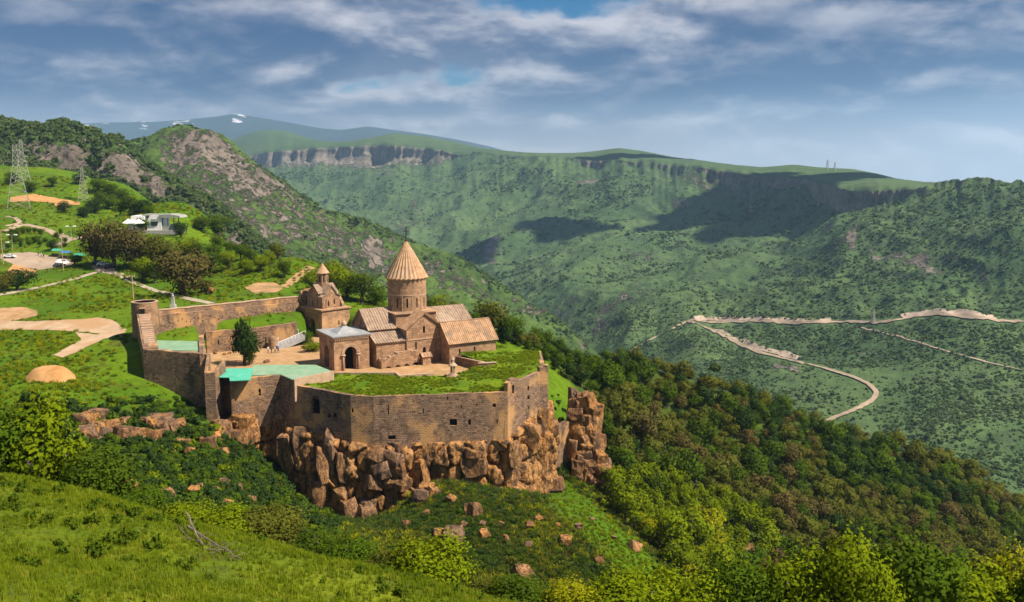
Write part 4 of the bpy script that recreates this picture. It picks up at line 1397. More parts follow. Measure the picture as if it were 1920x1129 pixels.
court_in = [(p.x, p.y) for p in court_poly]
sheet('courtyard', court_in, lambda x, y: np.zeros_like(x) - 0.05, 'sand', 4.0, 0.05, 'sandy courtyard floor of the monastery')
ins = Vector((0, 0.5, 0))
tpoly = [K['grass_w'] + Vector((0.5, 0.6, 0)), K['bend'] + ins, K['corner'] + ins, K['front_e'] + ins, K['jut'] + ins + Vector((0, .3, 0)), K['tow_w'] + ins, K['tow_e'] + Vector((-1.0, 0.8, 0)), K['terr_ne'] + Vector((-.5, -.5, 0)),
         chl(39.5, 0), chl(37.9, -6.4), chl(30, -6.4), ya + Vector((0.6, -0.3, 0)), yb + Vector((0.7, 0.2, 0)), yb + Vector((0.5, -1.5, 0)), yb + Vector((-2.5, -1.7, 0)), atz(851, 703, 1.2), atz(813, 701, 1.2), atz(748, 706, 1.2), atz(741, 701, 1.2), atz(625, 701, 1.2)]
TPOLY = [(p.x, p.y) for p in tpoly]
tz_pts = [(K['grass_w'], 2.0), (K['bend'], 1.35), (K['corner'], 1.15), (K['front_e'], 1.15), (K['tow_w'], 1.9), (K['terr_ne'], 1.5), (chl(37.9, -6.4), 2.2), (chl(30, -6.4), 2.5), (yb, 1.7), (atz(813, 701, 1.2), 0.85), (atz(625, 701, 1.2), 1.1), (atz(741, 701, 1.2), 0.9), (atz(960, 690, 1.8), 1.9), (atz(760, 725, 1.2), 1.5)]


def terr_z(x, y):
    w = sum(1.0 / ((x - p.x) ** 2 + (y - p.y) ** 2 + 4) ** 1.3 for p, z in tz_pts)
    return sum(z / ((x - p.x) ** 2 + (y - p.y) ** 2 + 4) ** 1.3 for p, z in tz_pts) / w


terr, TV = sheet('grass_terrace', TPOLY, terr_z, 'terrace_grass', 0.8, 0.22, 'bright green grass terrace on top of the fortress vaults')

# ------------------------------------------------------------------ the cliff under the wall
m, t = new_mat('cliff_rock')
p = t.pos()
oi = t.n('ShaderNodeObjectInfo').outputs['Random']
c = t.mix(t.ss(t.noise(p, 0.35, 5, 0.65), 0.36, 0.62), (0.165, 0.08, 0.037), (0.38, 0.20, 0.09))
c = t.mix(t.math('MULTIPLY', t.ss(oi, 0.35, 1.0), 0.75), c, (0.46, 0.215, 0.06))
c = t.mix(t.ss(oi, 0.4, 0.0, 0.0, 0.6), c, (0.17, 0.12, 0.09))
c = t.mix(t.math('MULTIPLY', t.ss(t.attr('cell'), 0.3, 0.9), 0.6), c, (0.46, 0.24, 0.095))
c = t.mix(t.ss(t.noise(t.vmath('MULTIPLY', p, (1, 1, 0.3)), 0.8, 6, 0.7), 0.47, 0.62, 0, 0.85), c, (0.085, 0.058, 0.042))
c = t.mix(t.ss(t.noise(p, 1.7, 5, 0.7), 0.58, 0.7, 0, 0.55), c, (0.36, 0.30, 0.24))
h = t.math('ADD', t.noise(p, 1.1, 7, 0.7), t.math('MULTIPLY', t.noise(t.vmath('MULTIPLY', p, (1, 1, 0.4)), 0.5, 4, 0.6, 1.0), 1.2))
cr = t.noise(t.vmath('MULTIPLY', p, (1, 1, 0.45)), 0.75, 6, 0.62, 0.6)
ck = t.ss(t.math('ABSOLUTE', t.math('SUBTRACT', cr, 0.5)), 0.0, 0.022)
c = t.mix(t.math('MULTIPLY', t.math('SUBTRACT', 1.0, ck), 0.7), c, (0.07, 0.042, 0.026))
h = t.math('ADD', h, t.math('MULTIPLY', ck, 0.5))
b = t.n('ShaderNodeBsdfPrincipled', i_Base_Color=c, i_Roughness=0.93, i_Normal=t.bump(h, 0.45))
b.inputs['Specular IOR Level'].default_value = 0.12
t.n('ShaderNodeOutputMaterial', i_0=b.outputs[0])

cliff = empty('cliff', FO + Vector((0, -2, -14)))
tag(cliff, 'blocky orange basalt cliff below the fortress wall', kind='structure')
CO = cliff.location.copy()


def cells(u, v, seed):
    """cellular blocks: value per block, distance to the crack, slope inside the block"""
    iu, iv_ = np.floor(u), np.floor(v)
    best = np.full(u.shape, 9.0)
    sec = np.full(u.shape, 9.0)
    val = np.zeros(u.shape)
    sl = np.zeros(u.shape)

    def hs(a, b, k):
        return np.modf(np.abs(np.sin(a * 127.1 + b * 311.7 + k * 74.7 + seed * 13.3) * 43758.5453))[0]
    for du in (-1, 0, 1):
        for dv in (-1, 0, 1):
            cu_, cv_ = iu + du, iv_ + dv
            pu, pv_ = cu_ + 0.15 + 0.7 * hs(cu_, cv_, 1), cv_ + 0.15 + 0.7 * hs(cu_, cv_, 2)
            d = np.hypot(u - pu, v - pv_)
            near = d < best
            sec = np.where(near, best, np.minimum(sec, d))
            val = np.where(near, hs(cu_, cv_, 3), val)
            sl = np.where(near, (u - pu) * (hs(cu_, cv_, 4) - 0.5) * 2.4 + (v - pv_) * (hs(cu_, cv_, 5) - 0.5) * 2.0, sl)
            best = np.where(near, d, best)
    return val, sec - best, sl


def cliff_core(path, ztop, zbot, seed, out=2.0, step=0.3, name='cliff_face'):
    """path: list of XY, outward is to the right of the walking direction"""
    P_ = [Vector(p).xy for p in path]
    pts, nor, tz, bz = [], [], [], []
    for i in range(len(P_) - 1):
        d = P_[i + 1] - P_[i]
        L = d.length
        k = max(1, int(L / step))
        nn = Vector((d.y, -d.x)).normalized()
        for j in range(k):
            f = j / k
            pts.append(P_[i].lerp(P_[i + 1], f))
            nor.append(nn)
            tz.append(ztop[i] * (1 - f) + ztop[i + 1] * f)
            bz.append(zbot[i] * (1 - f) + zbot[i + 1] * f)
    pts.append(P_[-1])
    nor.append(nor[-1])
    tz.append(ztop[-1])
    bz.append(zbot[-1])
    X = np.array([(p.x, p.y) for p in pts])
    N = np.array([(q.x, q.y) for q in nor])
    ker = np.hanning(19)
    ker /= ker.sum()
    N = np.stack([np.convolve(np.pad(N[:, k], 9, mode='edge'), ker, 'valid') for k in (0, 1)], -1)
    N /= np.linalg.norm(N, axis=1)[:, None] + 1e-9
    tz, bz = np.array(tz), np.array(bz)
    lev = 46
    arc_ = np.concatenate([[0], np.cumsum(np.linalg.norm(np.diff(X, axis=0), axis=1))])
    V = np.zeros((lev, len(X), 3))
    cellv = np.zeros((lev, len(X)))
    for l in range(lev):
        f = l / (lev - 1)
        z = tz * (1 - f) + bz * f
        wob = 0.5 * fbm(arc_ / 2.0, z / 2.0, 3, seed + 8)
        rv, gap, sl_ = cells((arc_ + wob) / 2.9, (z + wob * 1.4) / 4.6, seed)
        rv2, gap2, _s = cells((arc_ - wob) / 1.3, (z + wob) / 1.9, seed + 50)
        broad = fbm(arc_ / 9.0, z / 14.0, 3, seed + 20)
        off = out * (0.15 + 0.85 * f) + 1.5 * broad * (0.3 + f) + 1.5 * rv + 0.5 * sl_ + 0.35 * rv2
        off = off - 1.3 * (1 - smooth(0.0, 0.20, gap)) - 0.35 * (1 - smooth(0.0, 0.14, gap2)) + 0.15 * fbm(arc_ / 0.7, z / 0.7, 3, seed + 2)
        off = off * smooth(0, 0.06, f) - 0.3 - 1.0 * (1 - smooth(0, 0.05, f))
        V[l, :, 0] = X[:, 0] + N[:, 0] * off
        V[l, :, 1] = X[:, 1] + N[:, 1] * off
        V[l, :, 2] = z
        cellv[l] = rv
    W_ = V.reshape(-1, 3)
    o = mesh_obj(name, W_ - np.array(CO), grid_faces(lev, len(X))[:, ::-1], 'cliff_rock', cliff)
    set_attr(o, 'cell', cellv)
    return W_, grid_faces(lev, len(X))


wall_path = [K['blk_w'] + Vector((-1, 1, 0)), K['blk_e'] + Vector((1, 0.6, 0)), K['rec_e'], K['roof_c'], K['grass_w'], K['bend'], K['corner'], K['front_e'], K['jut'], K['tow_w'], K['tow_e'], K['tow_e'] + Vector((0.5, 6, 0))]
cv_, cf_ = cliff_core(wall_path, [-5.2, -5.2, -3.9, -4.2, -5.8, -7.0, -7.5, -7.5, -7.2, -3.4, -3.8, -3.6], [-14, -14, -16, -22, -27, -29, -30, -25, -25, -26, -26, -24], 5, out=1.6)
BVH_C = BVHTree.FromPolygons([tuple(v) for v in cv_.tolist()], cf_.tolist())


def rock_mesh(seed, flat=1.0, p_=3.2, npts=26):
    rr = random.Random(seed)
    bm = bmesh.new()
    for i in range(npts):
        v = Vector((rr.gauss(0, 1), rr.gauss(0, 1), rr.gauss(0, 1)))
        k = (abs(v.x) ** p_ + abs(v.y) ** p_ + abs(v.z) ** p_) ** (1 / p_)
        v = v / k * rr.uniform(0.86, 1.0)
        bm.verts.new((v.x * 0.5, v.y * 0.5, v.z * 0.5 * flat))
    bmesh.ops.convex_hull(bm, input=bm.verts)
    loose = [v for v in bm.verts if not v.link_faces]
    bmesh.ops.delete(bm, geom=loose, context='VERTS')
    bmesh.ops.bevel(bm, geom=list(bm.edges), offset=0.02, segments=1, affect='EDGES')
    me = bpy.data.meshes.new('rock')
    bm.to_mesh(me)
    bm.free()
    me.polygons.foreach_set('use_smooth', np.zeros(len(me.polygons), bool))
    me.materials.append(MAT['cliff_rock'])
    return me


def block_mesh(seed):
    """split basalt block: jittered bevelled box"""
    rr = random.Random(seed)
    bm = bmesh.new()
    bmesh.ops.create_cube(bm, size=1.0)
    bmesh.ops.subdivide_edges(bm, edges=list(bm.edges), cuts=1, use_grid_fill=True)
    for v in bm.verts:
        k = 1.0 - 0.10 * (abs(v.co.z) * 2) ** 2
        v.co.x *= k
        v.co.y *= k
        v.co += Vector((rr.uniform(-1, 1), rr.uniform(-1, 1), rr.uniform(-1, 1))) * 0.085
    bmesh.ops.bevel(bm, geom=[e for e in bm.edges if len(e.link_faces) == 2 and e.calc_face_angle(0) > 0.5], offset=0.045, segments=1, affect='EDGES')
    me = bpy.data.meshes.new('rock')
    bm.to_mesh(me)
    bm.free()
    me.materials.append(MAT['cliff_rock'])
    return me


ROCKS = [rock_mesh(i, 1.0, 5.0 + 1.5 * (i % 3), 17 + 2 * (i % 5)) for i in range(6)] + [block_mesh(40 + i) for i in range(9)]


def put_rock(pos, sx, sy, sz, parent=None, name='rock', rz=None, tilt=0.18):
    o = bpy.data.objects.new(name, rnd.choice(ROCKS))
    COL.objects.link(o)
    if parent is not None:
        o.parent = parent
        pos = pos - parent.location
    o.location = pos
    o.scale = (sx, sy, sz)
    o.rotation_euler = (rnd.uniform(-tilt, tilt), rnd.uniform(-tilt, tilt), rnd.uniform(0, 6.28) if rz is None else rz)
    return o


def px_m(Y):
    return Y / F


XT = [415, 470, 520, 560, 610, 650, 700, 760, 900, 960, 985, 1012, 1040]
YT = [782, 778, 785, 798, 808, 818, 830, 832, 832, 822, 795, 772, 785]
XB = [415, 470, 520, 560, 600, 650, 690, 720, 760, 800, 860, 900, 940, 980, 1020, 1042]
YB = [868, 885, 890, 920, 948, 962, 985, 960, 950, 885, 886, 900, 905, 918, 932, 905]
x = 416.0
n_rock = 0
while x < 1044:
    w_ = rnd.uniform(20, 46) if x < 700 else rnd.uniform(18, 42)
    yt, yb_ = np.interp(x, XT, YT), np.interp(x, XB, YB)
    y = yt + rnd.uniform(-2, 6)
    while y < yb_:
        h_ = rnd.uniform(36, 92) if rnd.random() < 0.65 else rnd.uniform(18, 38)
        xc, yc = x + rnd.uniform(-4, 4), y + h_ / 2
        q = hit(xc, yc, BVH_C)
        g_ = hit(xc, yc)
        if q is None or (g_ is not None and g_.y < q.y - 0.5):
            q = None
        if q is not None and rnd.random() < 0.5:
            k = q.y / F
            put_rock(q + Vector((0, 0.42 * w_ * k + rnd.uniform(-0.7, 0.7), 0)), w_ * k * rnd.uniform(0.92, 1.12), w_ * k * rnd.uniform(1.0, 1.5), h_ * k * rnd.uniform(0.98, 1.12), cliff, rz=rnd.uniform(-0.5, 0.5) + (0 if rnd.random() < .5 else 1.57), tilt=0.14)
            n_rock += 1
        y += h_ * rnd.uniform(0.72, 0.98)
    x += w_ * rnd.uniform(0.62, 0.95)

# the rubble stack spilling below the corner, and a free-standing pillar
for px, py, w_, h_ in [(705, 850, 34, 30), (718, 880, 30, 26), (735, 880, 24, 22), (742, 858, 38, 24), (700, 905, 32, 26), (745, 882, 32, 26), (728, 905, 26, 24), (750, 905, 34, 22), (762, 928, 26, 32), (790, 935, 26, 28), (776, 918, 18, 14), (800, 918, 22, 18), (812, 926, 18, 20),
                       (716, 940, 26, 34), (735, 950, 22, 26), (690, 955, 24, 34), (660, 960, 26, 44), (682, 968, 28, 40), (605, 925, 34, 40), (625, 905, 28, 30), (640, 925, 26, 30), (610, 870, 30, 60), (622, 835, 24, 60), (590, 940, 26, 30)]:
    q = hit(px, py)
    qc = hit(px, py, BVH_C)
    if qc is not None and (q is None or qc.y < q.y):
        q = qc
    if q is None:
        continue
    k = q.y / F
    put_rock(q + Vector((0, -0.4, 0.2)), w_ * k * 1.15, w_ * k * 1.3, h_ * k * 1.2, cliff, tilt=0.3)

# crag standing to the east of the turret
crag = empty('crag', hit(1110, 920) if hit(1110, 920) else (30, 195, -24))
tag(crag, 'tall broken rock crag standing apart east of the corner turret', 'crag')
for i in range(64):
    f = i / 63
    py = 745 + 178 * f
    lo, hi = np.interp(py, [740, 790, 850, 900, 930], [1070, 1078, 1078, 1078, 1084]), np.interp(py, [740, 760, 800, 840, 880, 930], [1108, 1112, 1112, 1128, 1140, 1148])
    px = rnd.uniform(lo, hi)
    w_ = rnd.uniform(15, 30)
    p_ = at(px, py, 199 - 7 * f + rnd.uniform(-1, 1))
    put_rock(p_, w_ * .125, w_ * .14, rnd.uniform(22, 46) * .11, crag, tilt=0.25)
for i in range(14):
    p_ = at(rnd.uniform(1080, 1110), rnd.uniform(770, 920), 200)
    put_rock(p_, 4.5, 4.5, 6.5, crag, tilt=0.2)
lw = empty('ruined_wall', at(1060, 800, 196))
tag(lw, 'low ruined stretch of masonry between the cliff and the crag', 'ruin')
a_, b_ = at(1042, 800, 193) - lw.location, at(1082, 800, 197) - lw.location
wall(lw, a_, b_, -11.0, [(0, 1.6), (1.5, 1.2), (3.0, 1.5), (Vector(b_ - a_).xy.length, 0.6)], 'fort_stone', thick=0.8)

# rock outcrops on the lower left slope
for (x0, x1, yfun, hh, nn, lab) in [(150, 335, (778, 818), (20, 38), 24, 'band of split pale brown rocks below the bastion'), (212, 318, (905, 945), (14, 28), 16, 'stack of layered brown rocks low in the gully'), (330, 420, (800, 850), (14, 30), 8, 'brown rock outcrop half hidden by bushes under the bastion'), (-20, 30, (790, 835), (20, 34), 5, 'small brown rock face behind the leafy tree'),
                                   (340, 470, (905, 945), (14, 28), 9, 'dark mossy rock ledge in the gully'), (1385, 1450, (1020, 1060), (14, 32), 9, 'pale rock outcrop among the trees on the forest slope')]:
    e0 = hit((x0 + x1) / 2, yfun[1])
    if e0 is None:
        continue
    oc = empty('rock_outcrop', e0)
    tag(oc, lab, 'rocks', 'rock outcrops on the slopes')
    for i in range(nn):
        px, py = rnd.uniform(x0, x1), rnd.uniform(*yfun)
        q = hit(px, py + 8)
        if q is None:
            continue
        w_ = rnd.uniform(*hh)
        k = q.y / F
        put_rock(q + Vector((0, 0.5, w_ * k * 0.05)), w_ * k, w_ * k * 1.2, w_ * k * rnd.uniform(0.8, 1.5), oc, tilt=0.25)

# loose boulders on the slope
for px, py, w_ in [(887, 962, 26), (850, 1014, 34), (822, 1004, 20), (908, 1006, 18), (947, 1012, 15), (992, 988, 18), (990, 1024, 16), (1060, 1020, 22), (1045, 988, 12), (1191, 1030, 26), (1123, 1055, 16), (980, 1085, 32), (845, 940, 16), (836, 1002, 12), (1010, 975, 12), (905, 985, 11), (940, 985, 10), (870, 985, 10), (1085, 990, 12), (1110, 975, 10), (1150, 1010, 11), (762, 985, 14), (800, 965, 12), (560, 985, 12), (350, 880, 14), (322, 868, 12), (325, 855, 12), (282, 848, 12)]:
    q = hit(px, py)
    if q is None:
        continue
    k = q.y / F
    o = put_rock(q + Vector((0, 0, w_ * k * 0.22)), w_ * k * 1.1, w_ * k * 1.1, w_ * k * 0.95, None, 'boulder', tilt=0.4)
    tag(o, 'loose brown boulder lying on the grassy slope below the cliff', 'boulder', 'boulders scattered below the cliff')

# ------------------------------------------------------------------ foliage
def leaf_mat(name, ca, cb, cc, trans=0.25, soft=0.7):
    m, t = new_mat(name)
    oi = t.n('ShaderNodeObjectInfo').outputs['Random']
    ti = t.attr('tint')
    c = t.mix(ti, ca, cb)
    if name == 'grass_blade':
        pz = t.pos()
        c = t.mix(t.ss(t.noise(pz, 0.35, 4, 0.6), 0.40, 0.60, 0, 0.85), c, (0.06, 0.10, 0.006))
        c = t.mix(t.ss(t.noise(pz, 1.1, 3, 0.6), 0.53, 0.66, 0, 0.7), c, (0.33, 0.31, 0.035))
    c = t.mix(t.math('MULTIPLY', oi, 0.75), c, cc)
    vt = t.n('ShaderNodeVectorTransform', vector_type='NORMAL', convert_from='OBJECT', convert_to='WORLD')
    t.put(vt.inputs[0], t.attr('cn', 'Vector'))
    nn = t.vmath('NORMALIZE', t.vmath('ADD', t.vmath('SCALE', vt.outputs[0], scale=soft), t.vmath('SCALE', t.nrm(), scale=1.0 - soft)))
    d = t.n('ShaderNodeBsdfDiffuse', i_Color=c, i_Normal=nn)
    tr = t.n('ShaderNodeBsdfTranslucent', i_Color=t.mix(0.5, c, cb))
    mx = t.n('ShaderNodeMixShader', i_0=trans, i_1=d.outputs[0], i_2=tr.outputs[0])
    t.n('ShaderNodeOutputMaterial', i_0=mx.outputs[0])


leaf_mat('leaf_green', (0.038, 0.075, 0.006), (0.095, 0.15, 0.010), (0.055, 0.085, 0.008))
leaf_mat('leaf_dark', (0.018, 0.04, 0.010), (0.045, 0.08, 0.016), (0.03, 0.055, 0.012))
leaf_mat('leaf_olive', (0.062, 0.078, 0.010), (0.130, 0.142, 0.020), (0.098, 0.095, 0.016))
leaf_mat('leaf_brown', (0.075, 0.058, 0.020), (0.14, 0.105, 0.034), (0.095, 0.085, 0.024), trans=0.2)
leaf_mat('leaf_bright', (0.085, 0.135, 0.004), (0.20, 0.235, 0.007), (0.13, 0.175, 0.006))
leaf_mat('leaf_yellow', (0.14, 0.16, 0.005), (0.34, 0.32, 0.010), (0.22, 0.23, 0.008))
leaf_mat('leaf_scrub', (0.038, 0.070, 0.022), (0.082, 0.125, 0.036), (0.060, 0.090, 0.030), trans=0.15)
leaf_mat('leaf_scrub_light', (0.055, 0.088, 0.026), (0.105, 0.14, 0.04), (0.085, 0.105, 0.038), trans=0.15)
leaf_mat('grass_blade', (0.065, 0.11, 0.005), (0.30, 0.34, 0.02), (0.17, 0.225, 0.010), trans=0.4, soft=0.5)
plain_mat('bark', (0.06, 0.045, 0.035), (0.12, 0.095, 0.075), 2.0, bumpd=0.05)


def leaf_cards(pos, nor, size, rng, asp=0.62):
    """one small bent quad per point, facing roughly along nor"""
    k = len(pos)
    nrm = nor + rng.normal(0, 0.55, (k, 3))
    nrm /= np.linalg.norm(nrm, axis=1)[:, None] + 1e-9
    a = np.cross(nrm, rng.normal(0, 1, (k, 3)))
    a /= np.linalg.norm(a, axis=1)[:, None] + 1e-9
    b = np.cross(nrm, a)
    s = (size * rng.uniform(0.6, 1.25, k))[:, None]
    v = np.stack([pos - a * s, pos - b * s * asp + nrm * s * 0.15, pos + a * s, pos + b * s * asp + nrm * s * 0.15], 1).reshape(-1, 3)
    f = np.arange(4 * k).reshape(-1, 4)
    return v, f


def crown_points(rng, n_, blobs, shell=0.75):
    """points through lumpy blobs: blobs (x,y,z,r, zsquash)"""
    bl = np.array(blobs)
    w = bl[:, 3] ** 2
    idx = rng.choice(len(bl), n_, p=w / w.sum())
    d = rng.normal(0, 1, (n_, 3))
    d /= np.linalg.norm(d, axis=1)[:, None]
    d[:, 2] = np.where(d[:, 2] < -0.5, d[:, 2] * 0.6, d[:, 2])
    r = bl[idx, 3] * (shell + (1.04 - shell) * rng.random(n_)) * (1 + 0.12 * rng.normal(0, 1, n_))
    p = bl[idx, :3] + d * r[:, None] * np.stack([np.ones(n_), np.ones(n_), bl[idx, 4]], -1)
    return p, d


def blob_crown(rng, rx, h, z0, nb, shape='round'):
    """blob centres filling an oval crown from z0 to z0+h"""
    out = []
    for i in range(nb):
        for _ in range(20):
            u = rng.uniform(-1, 1, 3)
            if np.linalg.norm(u) < 0.85:
                break
        z = z0 + h * (0.5 + 0.42 * u[2])
        k = 1.0
        if shape == 'cone':
            k = 1.15 - 0.95 * (z - z0) / h
        r = rx * rng.uniform(0.30, 0.52) * max(0.35, k)
        out.append((u[0] * rx * 0.72 * k, u[1] * rx * 0.72 * k, z, r, min(1.1, 0.9)))
    return out


def tree_meshes(seed, rx, h, trunk_h, n_leaf, leaf, mat, nb=9, shape='round', branches=5, shell=0.7):
    """unit tree -> (trunk mesh, crown mesh), base at the origin"""
    rng = np.random.default_rng(seed)
    rr = random.Random(seed)
    bl = blob_crown(rng, rx, h, trunk_h, nb, shape)
    p, d = crown_points(rng, n_leaf, bl, shell)
    v, f = leaf_cards(p, d, leaf, rng)
    me = mesh_obj('crown', v, f, mat, link=False)
    ax = p - np.array([0, 0, trunk_h + 0.35 * h])
    cn = d * 0.8 + 0.9 * ax / (np.linalg.norm(ax, axis=1)[:, None] + 1e-6) + np.array([0, 0, 0.15])
    cn /= np.linalg.norm(cn, axis=1)[:, None]
    av = me.data.attributes.new('cn', 'FLOAT_VECTOR', 'POINT')
    av.data.foreach_set('vector', np.repeat(cn, 4, axis=0).astype(np.float32).ravel())
    tint = np.repeat(np.clip(rng.normal(0.45, 0.28, len(p)), 0, 1), 4)
    set_attr(me, 'tint', tint)
    mb = MB()
    top = trunk_h + h * 0.62
    pr, pp = rx * 0.085 + 0.05, Vector((0, 0, -0.4))
    for j in range(4):
        q = Vector((rr.uniform(-.08, .08) * rx, rr.uniform(-.08, .08) * rx, -0.4 + (top + 0.4) * (j + 1) / 4))
        mb.bar(pp, q, pr, 6, pr * 0.68)
        pp, pr = q, pr * 0.68
    for b_ in sorted(bl, key=lambda b: -b[3])[:branches]:
        z0 = trunk_h * 0.8 + (b_[2] - trunk_h) * 0.35
        mb.bar((0, 0, max(0.2, z0)), (b_[0], b_[1], b_[2]), rx * 0.035 + 0.02, 4, 0.02)
    tr = mb.build('trunk', 'bark', None)
    COL.objects.unlink(tr)
    return tr.data, me.data


def plant(name, loc, meshes, scale, label, cat, group=None, rz=None, sx=1.0):
    e = empty(name, loc, rnd.uniform(0, 6.28) if rz is None else rz)
    e.scale = (scale * sx, scale * sx, scale)
    tag(e, label, cat, group)
    for nm, me in zip(('trunk', 'crown'), meshes):
        o = bpy.data.objects.new(nm, me)
        COL.objects.link(o)
        o.parent = e
    return e


def joined(meshes, name):
    """trunk and crown as one mesh for small far trees"""
    bm = bmesh.new()
    tr, cr = meshes
    bm.from_mesh(cr)
    n0 = len(bm.faces)
    bm.from_mesh(tr)
    bm.faces.ensure_lookup_table()
    for f in bm.faces[n0:]:
        f.material_index = 1
    me = bpy.data.meshes.new(name)
    bm.to_mesh(me)
    bm.free()
    me.materials.append(cr.materials[0])
    me.materials.append(tr.materials[0])
    return me


def scatter(name, pts, sc, rot, idx, sources, label, tilt=None):
    """uncountable cover: one object whose points carry copies of the source plants"""
    me = bpy.data.meshes.new(name)
    me.from_pydata([tuple(p) for p in pts], [], [])
    for nm, arr, ty in (('sc', sc, 'FLOAT'), ('rot', rot, 'FLOAT'), ('idx', idx, 'INT')):
        a = me.attributes.new(nm, ty, 'POINT')
        a.data.foreach_set('value', np.asarray(arr, np.float32 if ty == 'FLOAT' else np.int32))
    o = bpy.data.objects.new(name, me)
    COL.objects.link(o)
    tag(o, label, kind='stuff')
    ng = bpy.data.node_groups.new(name, 'GeometryNodeTree')
    ng.interface.new_socket('Geometry', in_out='INPUT', socket_type='NodeSocketGeometry')
    ng.interface.new_socket('Geometry', in_out='OUTPUT', socket_type='NodeSocketGeometry')
    N, Lk = ng.nodes, ng.links
    gi, go = N.new('NodeGroupInput'), N.new('NodeGroupOutput')
    ip = N.new('GeometryNodeInstanceOnPoints')
    ip.inputs['Pick Instance'].default_value = True
    jn = N.new('GeometryNodeJoinGeometry')
    for s_ in reversed(sources):
        ob = N.new('GeometryNodeObjectInfo')
        ob.inputs['Object'].default_value = s_
        ob.inputs['As Instance'].default_value = True
        ob.transform_space = 'ORIGINAL'
        Lk.new(ob.outputs['Geometry'], jn.inputs[0])

    def na(nm, ty):
        q = N.new('GeometryNodeInputNamedAttribute')
        q.data_type = ty
        q.inputs[0].default_value = nm
        return q.outputs[0]
    cx = N.new('ShaderNodeCombineXYZ')
    Lk.new(na('rot', 'FLOAT'), cx.inputs[2])
    er = N.new('FunctionNodeEulerToRotation')
    Lk.new(cx.outputs[0], er.inputs[0])
    Lk.new(gi.outputs[0], ip.inputs['Points'])
    Lk.new(jn.outputs[0], ip.inputs['Instance'])
    Lk.new(na('idx', 'INT'), ip.inputs['Instance Index'])
    Lk.new(er.outputs[0], ip.inputs['Rotation'])
    Lk.new(na('sc', 'FLOAT'), ip.inputs['Scale'])
    Lk.new(ip.outputs[0], go.inputs[0])
    md = o.modifiers.new('scatter', 'NODES')
    md.node_group = ng
    return o


# unit forest trees: crown about 1 wide, base at the origin
FT = {}
for key, mat in (('green', 'leaf_green'), ('dark', 'leaf_dark'), ('olive', 'leaf_olive'), ('brown', 'leaf_brown'), ('bright', 'leaf_bright'), ('yellow', 'leaf_yellow')):
    FT[key] = [tree_meshes(100 + 7 * i + 3 * len(FT), 0.58, 1.0, 0.10, 900, 0.050, mat, nb=10 + 3 * i, shell=0.8) for i in range(3)]

forest_poly = [(935, 600), (1000, 625), (1060, 655), (1200, 672), (1300, 702), (1450, 758), (1640, 828), (1780, 868), (1930, 962), (2000, 1180), (1360, 1180), (1300, 1100), (1205, 1010), (1150, 955), (1150, 880), (1115, 800), (1100, 735), (1030, 690), (1000, 665), (930, 640)]
cand = []
for i in range(30000):
    px, py = rnd.uniform(930, 2000), rnd.uniform(598, 1180)
    if in_poly(px, py, forest_poly):
        cand.append((px, py))
placed, cell = [], {}
for px, py in cand:
    q = hit(px, py)
    if q is None or q.y > 360:
        continue
    sz = (3.2 + 5.0 * rnd.random() ** 1.4) * (0.8 if py < 700 else 1.0)
    if px < 1130 and py < 760:
        sz *= 0.7
    md_ = sz * 0.52
    ck = (int(q.x // 4), int(q.y // 4))
    if any((q.x - a.x) ** 2 + (q.y - a.y) ** 2 < (md_ + 0.5 * s0 * 0.52) ** 2 * 0.62 for i in (-1, 0, 1) for j in (-1, 0, 1) for a, s0 in cell.get((ck[0] + i, ck[1] + j), ())):
        continue
    cell.setdefault(ck, []).append((q, sz))
    placed.append((q, sz, px, py))
# also clothe the back of the ridge so the crest stays wooded from a step aside
KIND = {'green': ('green broadleaf tree in the forest on the ridge slope', 'leaf'), 'dark': ('dark green tree in the forest on the ridge slope', ''), 'olive': ('olive tinted tree in the forest on the ridge slope', ''), 'brown': ('brownish just budding tree in the forest on the ridge slope', ''), 'bright': ('bright yellow green tree at the grassy edge of the ridge forest', ''), 'yellow': ('yellow tree standing out in the ridge forest', '')}
info = []
for q, sz, px, py in placed:
    nz_ = float(fbm(np.array([q.x / 30]), np.array([q.y / 30]), 3, 91)[0]) * 0.7 + rnd.uniform(-0.32, 0.36)
    edge = px < 1440 and py > 880 and (py - 880) > (px - 1180) * 0.35
    if edge:
        kd = 'bright' if nz_ > -0.12 else 'green'
        if rnd.random() < 0.05:
            kd = 'yellow'
    elif py < 760 - (1250 - px) * 0.1 and px < 1500:
        kd = 'green' if nz_ > -0.05 else ('dark' if nz_ > -0.3 else 'olive')
    else:
        kd = 'olive' if nz_ > -0.06 else ('brown' if nz_ > -0.15 else ('green' if nz_ > -0.34 else 'dark'))
    info.append((q, sz, kd, sz * F / q.y))
order = sorted(range(len(info)), key=lambda i: -info[i][3])
src = {}
big = set(order[:300])
for i in order[:300]:
    q, sz, kd, _a = info[i]
    ms = rnd.choice(FT[kd])
    k = sz * rnd.uniform(0.95, 1.1)
    o = plant('forest_tree', q, ms, k * rnd.uniform(0.85, 1.05), KIND[kd][0], 'tree', 'trees of the ridge forest')
    src.setdefault(ms[1].name, next(c for c in o.children if c.name.startswith('crown')))
rest = [info[i] for i in order[300:]]
srcs = list(src.values())
names = list(src.keys())
kd_ids = {kd: [names.index(m[1].name) for m in FT[kd] if m[1].name in names] for kd in FT}
if rest:
    scatter('forest', [q for q, *_ in rest], [s for _, s, *_ in rest], [rnd.uniform(0, 6.28) for _ in rest], [rnd.choice(kd_ids[kd] or [0]) for _, _, kd, _ in rest], srcs, 'farther trees of the forest covering the ridge')
print('forest trees', len(info), 'rocks', n_rock)

